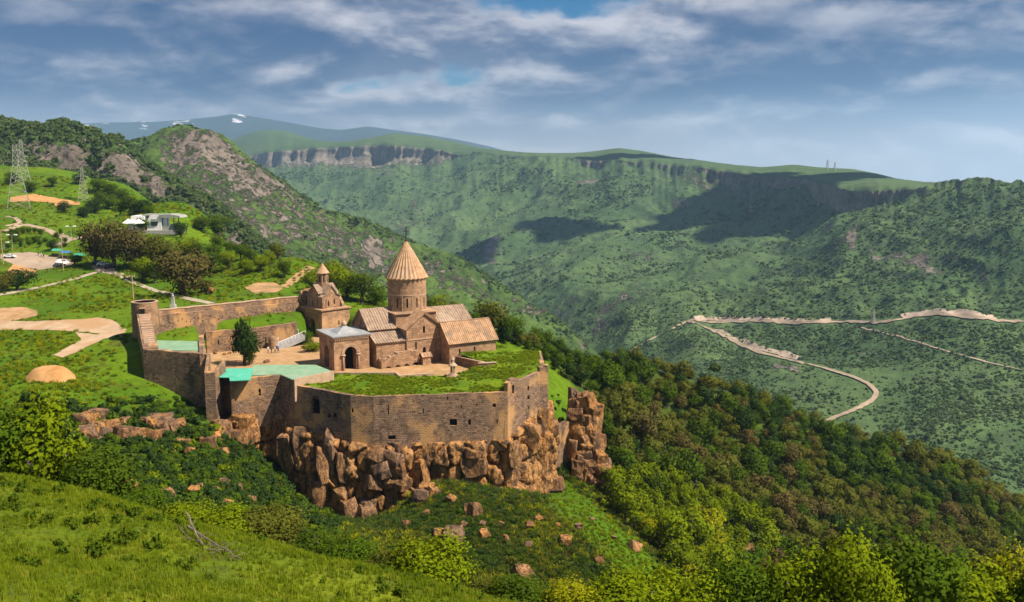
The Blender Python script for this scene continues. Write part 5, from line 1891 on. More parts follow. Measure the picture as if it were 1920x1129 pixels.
# ------------------------------------------------------------------ scrub and undergrowth
def bush_mesh(seed, mat, n_leaf=90, leaf=0.17, nb=4):
    rng = np.random.default_rng(seed)
    bl = [(rng.uniform(-.3, .3), rng.uniform(-.3, .3), rng.uniform(0.1, 0.4), rng.uniform(0.2, 0.36), 0.9) for _ in range(nb)]
    p, d = crown_points(rng, n_leaf, bl, 0.8)
    v, f = leaf_cards(p, d, leaf, rng)
    o = mesh_obj('bush', v, f, mat, link=False)
    set_attr(o, 'tint', np.repeat(np.clip(rng.normal(0.45, 0.28, len(p)), 0, 1), 4))
    cn = d + 0.6 * p / (np.linalg.norm(p, axis=1)[:, None] + 1e-6) + np.array([0, 0, 0.2])
    cn /= np.linalg.norm(cn, axis=1)[:, None]
    av = o.data.attributes.new('cn', 'FLOAT_VECTOR', 'POINT')
    av.data.foreach_set('vector', np.repeat(cn, 4, axis=0).astype(np.float32).ravel())
    return o.data


def grass_tuft(seed, nbl=11, mat='grass_blade', wide=1.0):
    rng = np.random.default_rng(seed)
    vs, fs, tn = [], [], []
    for i in range(nbl):
        a = rng.uniform(0, 6.28)
        b_ = rng.normal(0, 0.16 * wide, 2)
        h_ = rng.uniform(0.5, 1.0)
        lean = rng.uniform(0.08, 0.42) * wide
        w_ = rng.uniform(0.03, 0.055) * wide
        dx, dy = math.cos(a), math.sin(a)
        sx_, sy_ = -dy * w_, dx * w_
        o_ = len(vs)
        m1 = (b_[0] + dx * lean * 0.35, b_[1] + dy * lean * 0.35, h_ * 0.6)
        vs += [(b_[0] - sx_, b_[1] - sy_, -0.1), (b_[0] + sx_, b_[1] + sy_, -0.1), (m1[0] + sx_ * .8, m1[1] + sy_ * .8, m1[2]), (m1[0] - sx_ * .8, m1[1] - sy_ * .8, m1[2]), (b_[0] + dx * lean, b_[1] + dy * lean, h_)]
        fs += [(o_, o_ + 1, o_ + 2, o_ + 3), (o_ + 3, o_ + 2, o_ + 4)]
        tn += [rng.uniform(0, 1)] * 5
    o = mesh_obj('grass_tuft', vs, fs, mat, link=False)
    set_attr(o, 'tint', tn)
    av = o.data.attributes.new('cn', 'FLOAT_VECTOR', 'POINT')
    av.data.foreach_set('vector', np.tile(np.array([0, 0, 1], np.float32), len(vs)))
    return o.data


def src_bush(name, me, loc, sc, label, group):
    o = bpy.data.objects.new(name, me)
    COL.objects.link(o)
    o.location = loc
    o.scale = (sc, sc, sc)
    tag(o, label, 'bush', group)
    return o


def grid_scatter(V, n_, density_fn, rng, lim, rk=None):
    """random points on a lofted grid, weighted by world area and a density function of (px, py, pos)"""
    a = V[:-1, :-1]
    b_ = V[:-1, 1:]
    c_ = V[1:, :-1]
    nrm = np.cross(b_ - a, c_ - a)
    area = np.linalg.norm(nrm, axis=-1)
    nzz = np.abs(nrm[..., 2]) / (area + 1e-9)
    qx, qy = proj_np(a)
    ok = (qx > lim[0]) & (qx < lim[1]) & (qy > lim[2]) & (qy < lim[3])
    w = area * ok * density_fn(qx, qy, a, nzz)
    if rk is not None:
        w = w * (1 - 0.93 * smooth(0.15, 0.5, rk[:-1, :-1]))
    # spread evenly in the picture's own far-to-near sense: nearer cells need more plants per metre
    dist = np.linalg.norm(a, axis=-1)
    w = w / dist ** 1.0
    w = w.ravel() / w.sum()
    i = rng.choice(w.size, n_, p=w)
    iy, ix = np.unravel_index(i, area.shape)
    u, v = rng.random((n_, 1)), rng.random((n_, 1))
    P_ = (V[iy, ix] * (1 - u) + V[iy, ix + 1] * u) * (1 - v) + (V[iy + 1, ix] * (1 - u) + V[iy + 1, ix + 1] * u) * v
    return P_


rngS = np.random.default_rng(5)
scr = [src_bush('scrub_bush', bush_mesh(300 + i, ['leaf_scrub', 'leaf_scrub_light', 'leaf_scrub'][i], 60, 0.2, 4), hit(1180 + 60 * i, 690, None) or (60, 270, -15), 3.2, ['dark green scrub bush on the ridge crest among the trees nearest the chapel', 'scrub bush in the middle of the wooded ridge crest', 'scrub bush on the ridge crest where the valley road passes behind'][i], 'scrub bushes on the ridge crest') for i in range(3)]


def dD(qx, qy, a, nz):
    f = fbm(a[..., 0] / 170, a[..., 1] / 170, 4, 12) + 0.5 * fbm(a[..., 0] / 45, a[..., 1] / 45, 3, 14)
    r = smooth(1180, 1600, qx) * 0.35
    return smooth(-0.2, 0.5, f + r) ** 2 * smooth(0.35, 0.6, nz) + 0.06


NS = 36000
ps = grid_scatter(VD[10:], NS, dD, rngS, (400, 2050, 280, 1000), ROCKM['gorge_slope'][10:])
ROADS = [(1290, 601), (1340, 606), (1420, 603), (1500, 607), (1580, 604), (1650, 606), (1690, 600), (1720, 594), (1760, 590), (1830, 597), (1880, 603), (1960, 606)], [(1288, 601), (1310, 609), (1345, 625), (1380, 643), (1420, 661), (1480, 676), (1540, 690), (1600, 708), (1630, 722), (1645, 738), (1636, 752), (1605, 769), (1570, 782), (1540, 795)]
sqx, sqy = proj_np(ps)
keep = np.ones(len(ps), bool)
for rd in ROADS:
    for (ax, ay), (bx, by) in zip(rd[:-1], rd[1:]):
        tt = np.clip(((sqx - ax) * (bx - ax) + (sqy - ay) * (by - ay)) / ((bx - ax) ** 2 + (by - ay) ** 2), 0, 1)
        dxr, dyr = sqx - ax - tt * (bx - ax), sqy - ay - tt * (by - ay)
        keep &= ~((np.abs(dxr) < 12) & (dyr > -7) & (dyr < 15))
ps = ps[keep]
NS = len(ps)
scatter('gorge_scrub', ps - np.array([0, 0, 0.4]), (rngS.gamma(2.2, 1.5, NS) + 0.8) * np.clip(np.linalg.norm(ps, axis=1) / 2300, 0.45, 1.0), rngS.uniform(0, 6.28, NS), rngS.integers(0, 3, NS), scr, 'scrub and small trees covering the far wall of the gorge')

N2 = 15000
ps = grid_scatter(VD[10:], N2, lambda qx, qy, a, nz: smooth(-0.5, 0.5, fbm(a[..., 0] / 60, a[..., 1] / 60, 4, 19)) + 0.12, rngS, (1120, 1990, 590, 1000), ROCKM['gorge_slope'][10:])
sqx, sqy = proj_np(ps)
keep = np.ones(len(ps), bool)
for rd in ROADS:
    for (ax, ay), (bx, by) in zip(rd[:-1], rd[1:]):
        tt = np.clip(((sqx - ax) * (bx - ax) + (sqy - ay) * (by - ay)) / ((bx - ax) ** 2 + (by - ay) ** 2), 0, 1)
        keep &= np.hypot(sqx - ax - tt * (bx - ax), sqy - ay - tt * (by - ay)) > 6
ps = ps[keep]
N2 = len(ps)
scatter('terrace_scrub', ps - np.array([0, 0, 0.2]), rngS.gamma(3, 0.5, N2) + 0.7, rngS.uniform(0, 6.28, N2), rngS.integers(0, 3, N2), scr, 'low scrub dotted over the slope round the valley road')


def dC(qx, qy, a, nz):
    f = fbm(a[..., 0] / 60, a[..., 1] / 60, 4, 22)
    return smooth(-0.2, 0.4, f) * smooth(0.45, 0.7, nz) + 0.02


NS = 9000
ps = grid_scatter(VC2[50:], NS, dC, rngS, (-50, 1100, 235, 660), ROCKM['rocky_mountain'][50:])
scatter('mountain_scrub', ps - np.array([0, 0, 0.3]), rngS.gamma(4, 0.55, NS) + 1.0, rngS.uniform(0, 6.28, NS), rngS.integers(0, 3, NS), scr, 'scrub dotted over the rocky mountain')
NS = 9000


def dC1(qx, qy, a, nz):
    f = fbm(a[..., 0] / 50, a[..., 1] / 50, 4, 25)
    return smooth(-0.35, 0.3, f + 0.3) * smooth(0.4, 0.65, nz) + 0.02


ps = grid_scatter(VC1[34:], NS, dC1, rngS, (-60, 540, 205, 500), ROCKM['wooded_hill'][34:])
scatter('hill_woods', ps - np.array([0, 0, 0.3]), rngS.gamma(4, 0.7, NS) + 1.3, rngS.uniform(0, 6.28, NS), rngS.integers(0, 3, NS), scr, 'dense low woods on the hill behind the pylons')


# ------------------------------------------------------------------ paths, lots and bare earth laid on the ground
BVH_D = BVHTree.FromPolygons([tuple(v) for v in VD.reshape(-1, 3).tolist()], grid_faces(VD.shape[0], VD.shape[1]).tolist())


def densify(pl, n_):
    pl = np.array(pl, float)
    d = np.concatenate([[0], np.cumsum(np.hypot(*np.diff(pl, axis=0).T))])
    s_ = np.linspace(0, d[-1], n_)
    return np.stack([np.interp(s_, d, pl[:, 0]), np.interp(s_, d, pl[:, 1])], -1)


def strip(name, pl, width, mat, label, bvh=None, n_=60, lift=0.12, cross=3):
    bvh = bvh or BVH_G
    pts = [hit(x, y, bvh) for x, y in densify(pl, n_)]
    pts = [p for p in pts if p is not None]
    P_ = np.array([tuple(p) for p in pts])
    ker = np.hanning(7)
    ker /= ker.sum()
    for k in range(3):
        P_[:, k] = np.convolve(np.pad(P_[:, k], 3, mode='edge'), ker, 'valid')
    T_ = np.gradient(P_, axis=0)
    L_ = np.stack([-T_[:, 1], T_[:, 0]], -1)
    L_ /= np.linalg.norm(L_, axis=1)[:, None] + 1e-9
    vs, rows = [], len(P_)
    for i in range(rows):
        w_ = width * (1 + 0.18 * math.sin(i * 1.9) * rnd.random())
        for c_ in range(cross + 1):
            o_ = (c_ / cross - 0.5) * w_
            x_, y_ = P_[i, 0] + L_[i, 0] * o_, P_[i, 1] + L_[i, 1] * o_
            h_ = bvh.ray_cast(Vector((x_, y_, 900)), Vector((0, 0, -1)), 3000)
            z_ = h_[0].z if h_[0] else P_[i, 2]
            vs.append((x_, y_, z_ + lift))
    o = mesh_obj(name, np.array(vs), grid_faces(rows, cross + 1)[:, ::-1], mat, smooth_=True)
    tag(o, label, kind='structure')
    return o


DIRT_PX = []


def patch(name, poly_px, mat, label, step=1.6, lift=0.10, jit=1.2):
    DIRT_PX.append(list(poly_px))
    pl = densify(list(poly_px) + [poly_px[0]], 40)[:-1]
    w_ = [hit(x + rnd.uniform(-jit, jit), y + rnd.uniform(-jit, jit) * 0.5) for x, y in pl]
    w_ = [(p.x, p.y) for p in w_ if p is not None]
    zf = lambda X, Y: np.array([gz(a, b_) for a, b_ in zip(X, Y)]) + lift
    o, _ = sheet(name, w_, zf, mat, step, 0.0, label)
    return o


plain_mat('bare_earth', (0.30, 0.165, 0.075), (0.42, 0.25, 0.125), 0.35, c3=(0.22, 0.16, 0.07), bumpd=0.08)
plain_mat('pale_dirt', (0.36, 0.245, 0.15), (0.46, 0.33, 0.215), 0.2, c3=(0.38, 0.23, 0.12), bumpd=0.05)
plain_mat('orange_earth', (0.36, 0.18, 0.065), (0.48, 0.26, 0.105), 0.3, bumpd=0.08)
plain_mat('pale_road', (0.27, 0.20, 0.14), (0.37, 0.28, 0.20), 0.1, bumpd=0.05)
patch('parking_lot', [(0, 477), (60, 473), (95, 480), (128, 487), (150, 490), (128, 500), (72, 507), (30, 498), (0, 486)], 'asphalt_lot', 'pale paved parking lot beside the meadow trees')
patch('earth_bank', [(26, 494), (70, 508), (58, 519), (20, 522), (8, 516)], 'orange_earth', 'bare orange earth bank below the parking lot')
patch('dirt_lot', [(-30, 601), (60, 603), (150, 599), (180, 596), (215, 601), (230, 614), (222, 622), (190, 627), (150, 622), (60, 619), (-30, 620)], 'pale_dirt', 'wide dirt lot beside the round tower')
patch('dry_grass_patch', [(-20, 580), (40, 576), (68, 582), (72, 592), (48, 598), (0, 606), (-20, 606)], 'sand', 'dry sandy patch in the meadow')
patch('dirt_track', [(142, 624), (184, 628), (200, 622), (240, 616), (236, 624), (190, 638), (150, 658), (118, 672), (100, 666), (130, 650), (152, 638)], 'pale_dirt', 'worn dirt track running from the tower to the mound')
patch('earth_bank', [(18, 372), (60, 364), (100, 371), (152, 380), (150, 386), (100, 381), (60, 378), (18, 380)], 'orange_earth', 'bare orange road cut on the slope under the pylons', 3.0, 0.3)
patch('earth_bank', [(100, 382), (128, 384), (126, 393), (108, 391)], 'orange_earth', 'small orange scar below the road cut', 2.0, 0.3)
patch('dug_earth', [(458, 540), (478, 531), (515, 530), (532, 540), (520, 548), (480, 552)], 'bare_earth', 'patch of dug brown earth behind the rampart')
strip('footpath', [(530, 540), (548, 528), (566, 512), (584, 500)], 3.0, 'sand', 'narrow yellow track climbing the meadow', n_=30)
strip('footpath', [(-20, 557), (30, 548), (80, 538), (130, 526), (170, 514), (195, 508)], 2.4, 'gravel_path', 'pale gravel path crossing the meadow to the trees')
strip('footpath', [(195, 510), (225, 515), (250, 530), (290, 545), (330, 555), (365, 563), (400, 570)], 2.6, 'gravel_path', 'pale gravel path passing the round tower')
patch('path_junction', [(170, 500), (190, 494), (212, 500), (222, 514), (196, 512), (180, 508)], 'asphalt_lot', 'paved junction of paths under the brown trees')
strip('lane', [(-20, 440), (20, 430), (40, 420), (80, 428), (110, 440), (135, 452)], 3.2, 'pale_road', 'pale lane winding past the lamps', n_=40)
strip('lane', [(105, 462), (125, 452), (150, 446), (190, 443), (220, 440)], 5.0, 'asphalt_lot', 'paved lane leading to the white building', n_=40)
strip('lane', [(10, 424), (40, 419), (28, 408), (10, 406)], 2.4, 'pale_road', 'pale lane curling up the slope', n_=24)
strip('valley_road', [(1290, 601), (1340, 606), (1420, 603), (1500, 607), (1580, 604), (1650, 606), (1690, 600), (1720, 594), (1760, 590), (1830, 597), (1880, 603), (1960, 606)], 5.5, 'pale_road', 'upper pale road cut along the gorge slope', BVH_D, 110, 1.3)
strip('valley_road', [(1288, 601), (1310, 609), (1345, 625), (1380, 643), (1420, 661), (1480, 676), (1540, 690), (1600, 708), (1630, 722), (1645, 738), (1636, 752), (1605, 769), (1570, 782), (1540, 795)], 5.0, 'pale_road', 'lower pale road turning in a hairpin on the gorge slope', BVH_D, 130, 1.3)
plain_mat('cut_bank', (0.30, 0.22, 0.17), (0.44, 0.34, 0.27), 0.05, c3=(0.12, 0.13, 0.06), bumpd=0.5)
for pl_, w_, lab in [([(1300, 597), (1350, 599), (1430, 597), (1500, 601), (1560, 599)], 11, 'bare bank cut above the upper valley road'), ([(1690, 596), (1720, 589), (1760, 585), (1830, 591), (1870, 598)], 13, 'pale bank cut above the bend of the valley road'), ([(1340, 618), (1380, 635), (1420, 652), (1500, 672)], 9, 'bare bank cut above the lower valley road')]:
    strip('cut_bank', pl_, w_, 'cut_bank', lab, BVH_D, 60, 0.6)
strip('dirt_trail', [(1180, 660), (1215, 640), (1250, 622), (1288, 603)], 4, 'pale_road', 'faint trail dropping from the road corner', BVH_D, 40, 0.9)
strip('dirt_trail', [(1600, 612), (1680, 630), (1760, 655), (1850, 680), (1940, 700)], 2, 'cut_bank', 'faint old track crossing the scrub', BVH_D, 40, 0.8)

# mound of earth by the bastion
e0 = hit(95, 708)
mb = MB()
rngm = np.random.default_rng(3)
rows_, cols_ = 10, 40
vs = []
for j in range(rows_):
    r_ = 1.0 - j / (rows_ - 1)
    for i in range(cols_):
        a = 2 * math.pi * i / cols_
        rr_ = 5.6 * r_ * (1 + 0.10 * math.sin(3 * a + 1) + 0.05 * math.sin(7 * a))
        vs.append((e0.x + rr_ * math.cos(a), e0.y + 0.75 * rr_ * math.sin(a), 0))
vs = np.array(vs)
fl = np.array([1 - np.sqrt((x - e0.x) ** 2 + ((y - e0.y) / .75) ** 2) / 5.6 for x, y, _z in vs])
zt = np.array([gz(x, y) for x, y, _z in vs])
hm = 2.2 * smooth(0, 0.55, fl)
vs[:, 2] = zt + hm - 0.25 + 0.3 * fbm(vs[:, 0] / 1.5, vs[:, 1] / 1.5, 3, 9) * smooth(0, .2, fl)
fs = []
for j in range(rows_ - 1):
    for i in range(cols_):
        a, b_ = j * cols_ + i, j * cols_ + (i + 1) % cols_
        fs.append((a, b_, b_ + cols_, a + cols_))
o = mesh_obj('earth_mound', [tuple(v) for v in vs], fs, 'orange_earth', smooth_=True)
tag(o, 'flat topped mound of orange earth in the meadow beside the bastion', 'mound')

# ------------------------------------------------------------------ trees of the meadow and the court
def on_ground(px, py):
    q = hit(px, py)
    return q


TM = {}


def tm(mat, shape='round', hi=0):
    key = (mat, shape, hi)
    if key not in TM:
        if hi:
            TM[key] = [tree_meshes(500 + 13 * i + len(TM), 0.52, 0.92, 0.10, 8500 if shape == 'round' else 4200, 0.021, mat, nb=30, shape=shape, branches=14, shell=0.45) for i in range(2)]
        else:
            TM[key] = [tree_meshes(400 + 17 * i + len(TM), 0.54, 0.95, 0.05, 2400, 0.030, mat, nb=22, shape=shape, branches=8, shell=0.55) for i in range(2)]
    return rnd.choice(TM[key])


def meadow_tree(px, py, w_, h_, mat, name, label, cat='tree', group=None, shape='round'):
    q = on_ground(px, py)
    if q is None:
        return
    k = q.y / F
    return plant(name, q, tm(mat, shape), 1.15 * h_ * k, label, cat, group, sx=1.25 * w_ / h_ / 1.15)


for px, py, w_, h_, mat, lab, *shp in [
    (178, 497, 52, 80, 'leaf_brown', 'bare brown budding tree leftmost of the clump over the parked cars'), (215, 500, 62, 86, 'leaf_brown', 'tall brown budding tree over the parked cars'),
    (250, 505, 66, 78, 'leaf_brown', 'brownish spreading tree behind the yellow green shrub'), (285, 508, 60, 66, 'leaf_olive', 'olive tinted tree in the brown clump'),
    (318, 520, 56, 66, 'leaf_olive', 'olive brown tree between the clump and the big round shrub'), (343, 554, 96, 84, 'leaf_brown', 'large round reddish brown shrub beside the gravel path'),
    (268, 528, 42, 46, 'leaf_bright', 'yellow green shrub under the brown trees'), (292, 532, 34, 36, 'leaf_green', 'small green bush next to the yellow green shrub'),
    (385, 550, 30, 24, 'leaf_olive', 'low olive bush beside the ruined stones'),
    (460, 690, 62, 100, 'leaf_dark', 'dark green leafy tree growing in the courtyard', 'cone'), (470, 690, 34, 40, 'leaf_green', 'green shrub at the foot of the courtyard tree'),
    (36, 545, 62, 40, 'leaf_dark', 'dark rounded bush below the parking lot'), (5, 548, 40, 34, 'leaf_olive', 'grey green bush beside the dark rounded bush'),
    (140, 500, 28, 20, 'leaf_green', 'small dense green bush at the corner of the parking lot'), (262, 574, 20, 16, 'leaf_dark', 'little dark bush beside the round tower'), (98, 470, 22, 20, 'leaf_dark', 'dark bush beside the market stalls'),
    (920, 625, 74, 60, 'leaf_olive', 'olive brown tree behind the chapel'), (960, 640, 50, 44, 'leaf_green', 'green tree behind the chapel gable'), (895, 625, 40, 36, 'leaf_green', 'small green tree between church and chapel roofs'),
    (820, 600, 46, 46, 'leaf_bright', 'bright green tree behind the drum'), (845, 605, 36, 40, 'leaf_olive', 'yellowish tree behind the east arm roof'),
    (590, 552, 44, 46, 'leaf_bright', 'bright bush left of the lantern'), (622, 550, 56, 60, 'leaf_bright', 'bright green tree right behind the lantern'), (650, 560, 56, 56, 'leaf_bright', 'leafy bright tree behind the gate church'),
    (680, 568, 56, 50, 'leaf_green', 'green bush on the rim right of the gate church'), (705, 572, 40, 36, 'leaf_green', 'small green bush on the rim by the dome'), (635, 535, 46, 40, 'leaf_green', 'green bush at the rim of the gorge'),
    (575, 650, 30, 28, 'leaf_green', 'green shrub at the foot of the gate church'), (585, 665, 38, 24, 'leaf_bright', 'bright shrub beside the ramp'), (560, 648, 24, 20, 'leaf_dark', 'dark shrub beside the ramp'),
    (340, 446, 26, 30, 'leaf_dark', 'dark slender bush beside the white building'), (268, 436, 22, 22, 'leaf_green', 'little green tree before the white building'),
    (408, 440, 50, 34, 'leaf_green', 'round green bush on the rim past the white building'), (380, 436, 36, 26, 'leaf_green', 'green bush on the rim by the white building'), (438, 452, 44, 26, 'leaf_green', 'low green bush on the gorge rim'),
    (520, 486, 34, 30, 'leaf_olive', 'olive bush on the rim above the gorge'), (360, 470, 26, 22, 'leaf_bright', 'small bright bush in the slope below the white building'),
]:
    meadow_tree(px, py, w_, h_, mat, 'meadow_tree' if h_ > 38 else 'meadow_bush', lab, 'tree' if h_ > 38 else 'bush', None, *shp)
for px, py, w_ in [(372, 488, 30), (400, 492, 30), (428, 506, 36), (400, 506, 30), (452, 488, 28), (470, 500, 30), (490, 510, 30), (380, 505, 26), (430, 480, 24), (505, 496, 24), (350, 478, 26), (460, 515, 30), (535, 520, 28), (410, 470, 26)]:
    meadow_tree(px, py, w_, w_, rnd.choice(['leaf_green', 'leaf_bright', 'leaf_green']), 'orchard_tree', 'small round green tree in the orchard on the slope', 'tree', 'orchard trees on the slope')
for px, py, w_ in [(150, 345, 24), (185, 362, 30), (210, 372, 34), (230, 385, 34), (205, 392, 30), (180, 400, 32), (245, 398, 36), (262, 402, 30), (160, 408, 26), (225, 402, 30), (280, 408, 24), (120, 400, 26), (60, 360, 24), (22, 345, 26), (100, 350, 20), (190, 382, 26), (272, 395, 26)]:
    meadow_tree(px, py, w_, w_ * 0.8, rnd.choice(['leaf_green', 'leaf_dark', 'leaf_green']), 'hillside_bush', 'green bush in the thicket on the slope under the pylons', 'bush', 'bushes of the thicket under the pylons')
for i in range(26):
    px, py = rnd.uniform(5, 130), rnd.uniform(436, 466)
    meadow_tree(px, py, rnd.uniform(7, 13), rnd.uniform(7, 14), 'leaf_green', 'sapling', 'young sapling in the planted plot by the lamps', 'sapling', 'saplings in the planted plot')


# undergrowth on the slopes round the promontory
ub = [src_bush('slope_bush', bush_mesh(330 + i, mt, 150, 0.14, 6), hit(*pp), sc, lab, 'bushes on the slope below the cliff') for i, (mt, pp, sc, lab) in enumerate([
    ('leaf_dark', (500, 915), 3.0, 'dark green bush at the shaded foot of the cliff'), ('leaf_green', (560, 950), 2.8, 'green bush in the gully below the cliff'), ('leaf_olive', (960, 1060), 2.2, 'olive bush on the slope below the cliff'), ('leaf_bright', (1130, 950), 2.6, 'bright bush at the foot of the crag')])]
def ground_samples(n_, x0, x1, y0, y1, ymax, off, scale_, seed):
    """pixel samples on the open ground: positions, pixels, noise"""
    qs = []
    for i in range(n_):
        px, py = rnd.uniform(x0, x1), rnd.uniform(y0, y1)
        q = hit(px, py)
        if q is not None and q.y < ymax:
            qs.append((q.x, q.y, q.z, px, py))
    A_ = np.array(qs)
    sd_ = poly_mask(A_[:, 0], A_[:, 1], COURT, 1)[1]
    A_ = A_[sd_ < off]
    return A_, fbm(A_[:, 0] / scale_, A_[:, 1] / scale_, 4, seed)


pts, sc, ix = [], [], []
GA, GN = ground_samples(26000, -60, 1180, 740, 1129, 215, -0.3, 14, 55)
for (qx_, qy_, qz_, px, py), a in zip(GA, GN):
    dens = 0.55 + 0.6 * a
    if px < 640 and py > 830:
        dens += 0.45
    if px < 280 and py < 770:
        dens -= 0.55
    if 640 < px < 1250 and py > 900:       # grassier spur below the front
        dens -= 0.25
    if abs((py - 925) - (px - 1045) * 0.9) < 44 and px > 1030:
        dens -= 1.6
    if px > 640 and rnd.random() < 0.6 or rnd.random() > dens * 0.8:
        continue
    pts.append((qx_, qy_, qz_ - 0.15))
    s_ = (0.45 + rnd.random() ** 2.2 * 2.0) * (1.1 if px < 640 else 0.62)
    sc.append(s_)
    ix.append(0 if rnd.random() < (0.5 if px < 700 else 0.25) else (1 if rnd.random() < 0.66 else (2 if px > 700 else 3 if rnd.random() < .3 else 1)))
tp_, ts_, ti_ = [], [], []
for (qx_, qy_, qz_, px, py), a in zip(*ground_samples(24000, 380, 1290, 800, 1129, 215, -0.3, 9, 57)):
    spur = abs((py - 925) - (px - 1045) * 0.9) < 40 and px > 1030
    tp_.append((qx_, qy_, qz_ - 0.05))
    ts_.append(rnd.uniform(0.3, 0.95) * (0.6 if spur else 1))
    ti_.append(rnd.choice([0, 1, 0]) if spur else (rnd.choice([3, 3, 1, 2]) if a + rnd.uniform(-.2, .2) > 0.05 else rnd.choice([4, 1, 4, 3])))
SLOPE_TUFTS = (tp_, ts_, ti_)
scatter('undergrowth', pts, sc, [rnd.uniform(0, 6.28) for _ in pts], ix, ub, 'dense undergrowth on the slopes below the fortress')
print('undergrowth', len(pts))
# weeds and tussocks in the meadow
wd = [src_bush('tussock', grass_tuft(350 + i, 26, mt, 1.9), hit(*pp), 0.8, lab, 'tussocks in the meadow') for i, (mt, pp, lab) in enumerate([('leaf_bright', (120, 560), 'bright grass tussock in the meadow by the path'), ('leaf_green', (160, 575), 'dark grass tussock in the meadow by the path'), ('leaf_yellow', (140, 585), 'yellowish grass tussock in the meadow by the dirt lot'), ('leaf_olive', (930, 1000), 'dry olive tussock among the boulders'), ('leaf_dark', (960, 980), 'dark tussock among the boulders')])]
pts, sc, ix = [], [], []
GA, GN = ground_samples(26000, -40, 760, 330, 780, 700, -1.5, 18, 66)
for (qx_, qy_, qz_, px, py), a in zip(GA, GN):
    if any(in_poly(px, py, pl_) for pl_ in DIRT_PX) or rnd.random() > smooth(-0.25, 0.4, a) + 0.08:
        continue
    pts.append((qx_, qy_, qz_ - 0.12))
    sc.append(rnd.uniform(0.25, 0.7) * (1 + qy_ / 500))
    ix.append(rnd.choice([0, 0, 0, 1, 1, 2]))
scatter('meadow_weeds', pts, sc, [rnd.uniform(0, 6.28) for _ in pts], ix, wd, 'tall weeds and tussocks in the meadow')
scatter('slope_grass', SLOPE_TUFTS[0], SLOPE_TUFTS[1], [rnd.uniform(0, 6.28) for _ in SLOPE_TUFTS[0]], SLOPE_TUFTS[2], wd, 'rough tussocky grass on the slope below the cliff')
# grass standing on the terrace
pts, sc, ix = [], [], []
for i in range(9000):
    v = TV[rnd.randrange(len(TV))]
    x_, y_ = v[0] + rnd.uniform(-.6, .6), v[1] + rnd.uniform(-.6, .6)
    a = float(fbm(np.array([x_ / 5]), np.array([y_ / 5]), 3, 71)[0])
    if in_poly(x_, y_, TPOLY) and rnd.random() < 0.45 + a:
        pts.append((x_, y_, v[2] - 0.06))
        sc.append(rnd.uniform(0.25, 0.6))
        ix.append(rnd.choice([0, 0, 0, 1]))
scatter('terrace_weeds', pts, sc, [rnd.uniform(0, 6.28) for _ in pts], ix, wd, 'rough grass growing over the terrace')

# ------------------------------------------------------------------ foliage and grass close to the viewer
def near_tree(px, py, Y, w_, h_, mat, name, label, cat, shape='round', rz=None):
    q = at(px, py, Y)
    k = Y / F
    g_ = 1.22 if h_ < 120 else 1.0
    return plant(name, q, tm(mat, shape, 1), g_ * h_ * k, label, cat, None, sx=w_ / h_, rz=rz)


near_tree(88, 985, 50, 270, 300, 'leaf_bright', 'leafy_tree', 'loose leafy young tree at the edge of the near grass', 'tree', 'cone')
near_tree(5, 970, 49, 220, 235, 'leaf_green', 'leafy_shrub', 'leafy shrub beside the loose young tree', 'bush')
near_tree(180, 990, 48, 190, 165, 'leaf_green', 'leafy_shrub', 'dark leafy shrub at the foot of the loose young tree', 'bush')
for px, py, Y, w_, h_, mat, lab in [
    (255, 990, 48, 120, 70, 'leaf_green', 'green hillside bush right of the young tree'), (350, 1010, 48, 130, 60, 'leaf_bright', 'low bright bush above the fallen branch'),
    (430, 1045, 47, 130, 85, 'leaf_bright', 'yellowish green bush behind the fallen branch'), (500, 1055, 48, 150, 100, 'leaf_olive', 'olive feathery bush behind the fallen branch'),
    (590, 1075, 46, 120, 70, 'leaf_green', 'green bush between the olive bush and the bright shrub'), (655, 1095, 45, 130, 80, 'leaf_green', 'leafy green bush left of the bright shrub'),
    (720, 1105, 44, 110, 60, 'leaf_olive', 'thin olive bush touching the bright shrub'), (806, 1135, 44, 170, 118, 'leaf_bright', 'dense bright green shrub at the end of the grass slope'),
    (890, 1150, 43, 100, 60, 'leaf_olive', 'low dry looking bush right of the bright shrub'), (975, 1165, 42, 150, 70, 'leaf_green', 'green bush below the grassy spur'),
    (1075, 1175, 42, 150, 80, 'leaf_yellow', 'yellow flowering bush below the grassy spur'), (1180, 1185, 42, 190, 100, 'leaf_bright', 'bright bush left of the big near trees'),
    (1285, 1230, 43, 230, 190, 'leaf_bright', 'bright leafy tree top nearest the spur'), (1400, 1235, 43, 240, 205, 'leaf_green', 'green leafy tree top between two bright ones'),
    (1500, 1240, 43, 250, 235, 'leaf_bright', 'bright leafy tree top with loose twigs'), (1590, 1240, 42, 230, 270, 'leaf_bright', 'tallest bright leafy tree top of the near row'),
    (1700, 1245, 43, 260, 265, 'leaf_green', 'green leafy tree top beside the tallest one'), (1805, 1245, 43, 250, 220, 'leaf_bright', 'bright leafy tree top near the yellow one'),
    (1890, 1245, 45, 200, 245, 'leaf_yellow', 'yellow tinged leafy tree top at the end of the near row'), (1975, 1240, 42, 230, 215, 'leaf_green', 'green leafy tree top past the yellow tinged one')]:
    near_tree(px, py, Y, w_, h_, mat, 'tree_top' if h_ > 150 else 'hillside_shrub', lab, 'tree' if h_ > 150 else 'bush')

# fallen dead branch
plain_mat('dead_wood', (0.13, 0.10, 0.08), (0.24, 0.19, 0.15), 3.0, bumpd=0.05)


def hh(px, py):
    return hit(px, py, BVH_H)


fb = hh(395, 1040)
branch = empty('fallen_branch', fb)
tag(branch, 'dead bare branch lying on the near grass slope', 'branch')


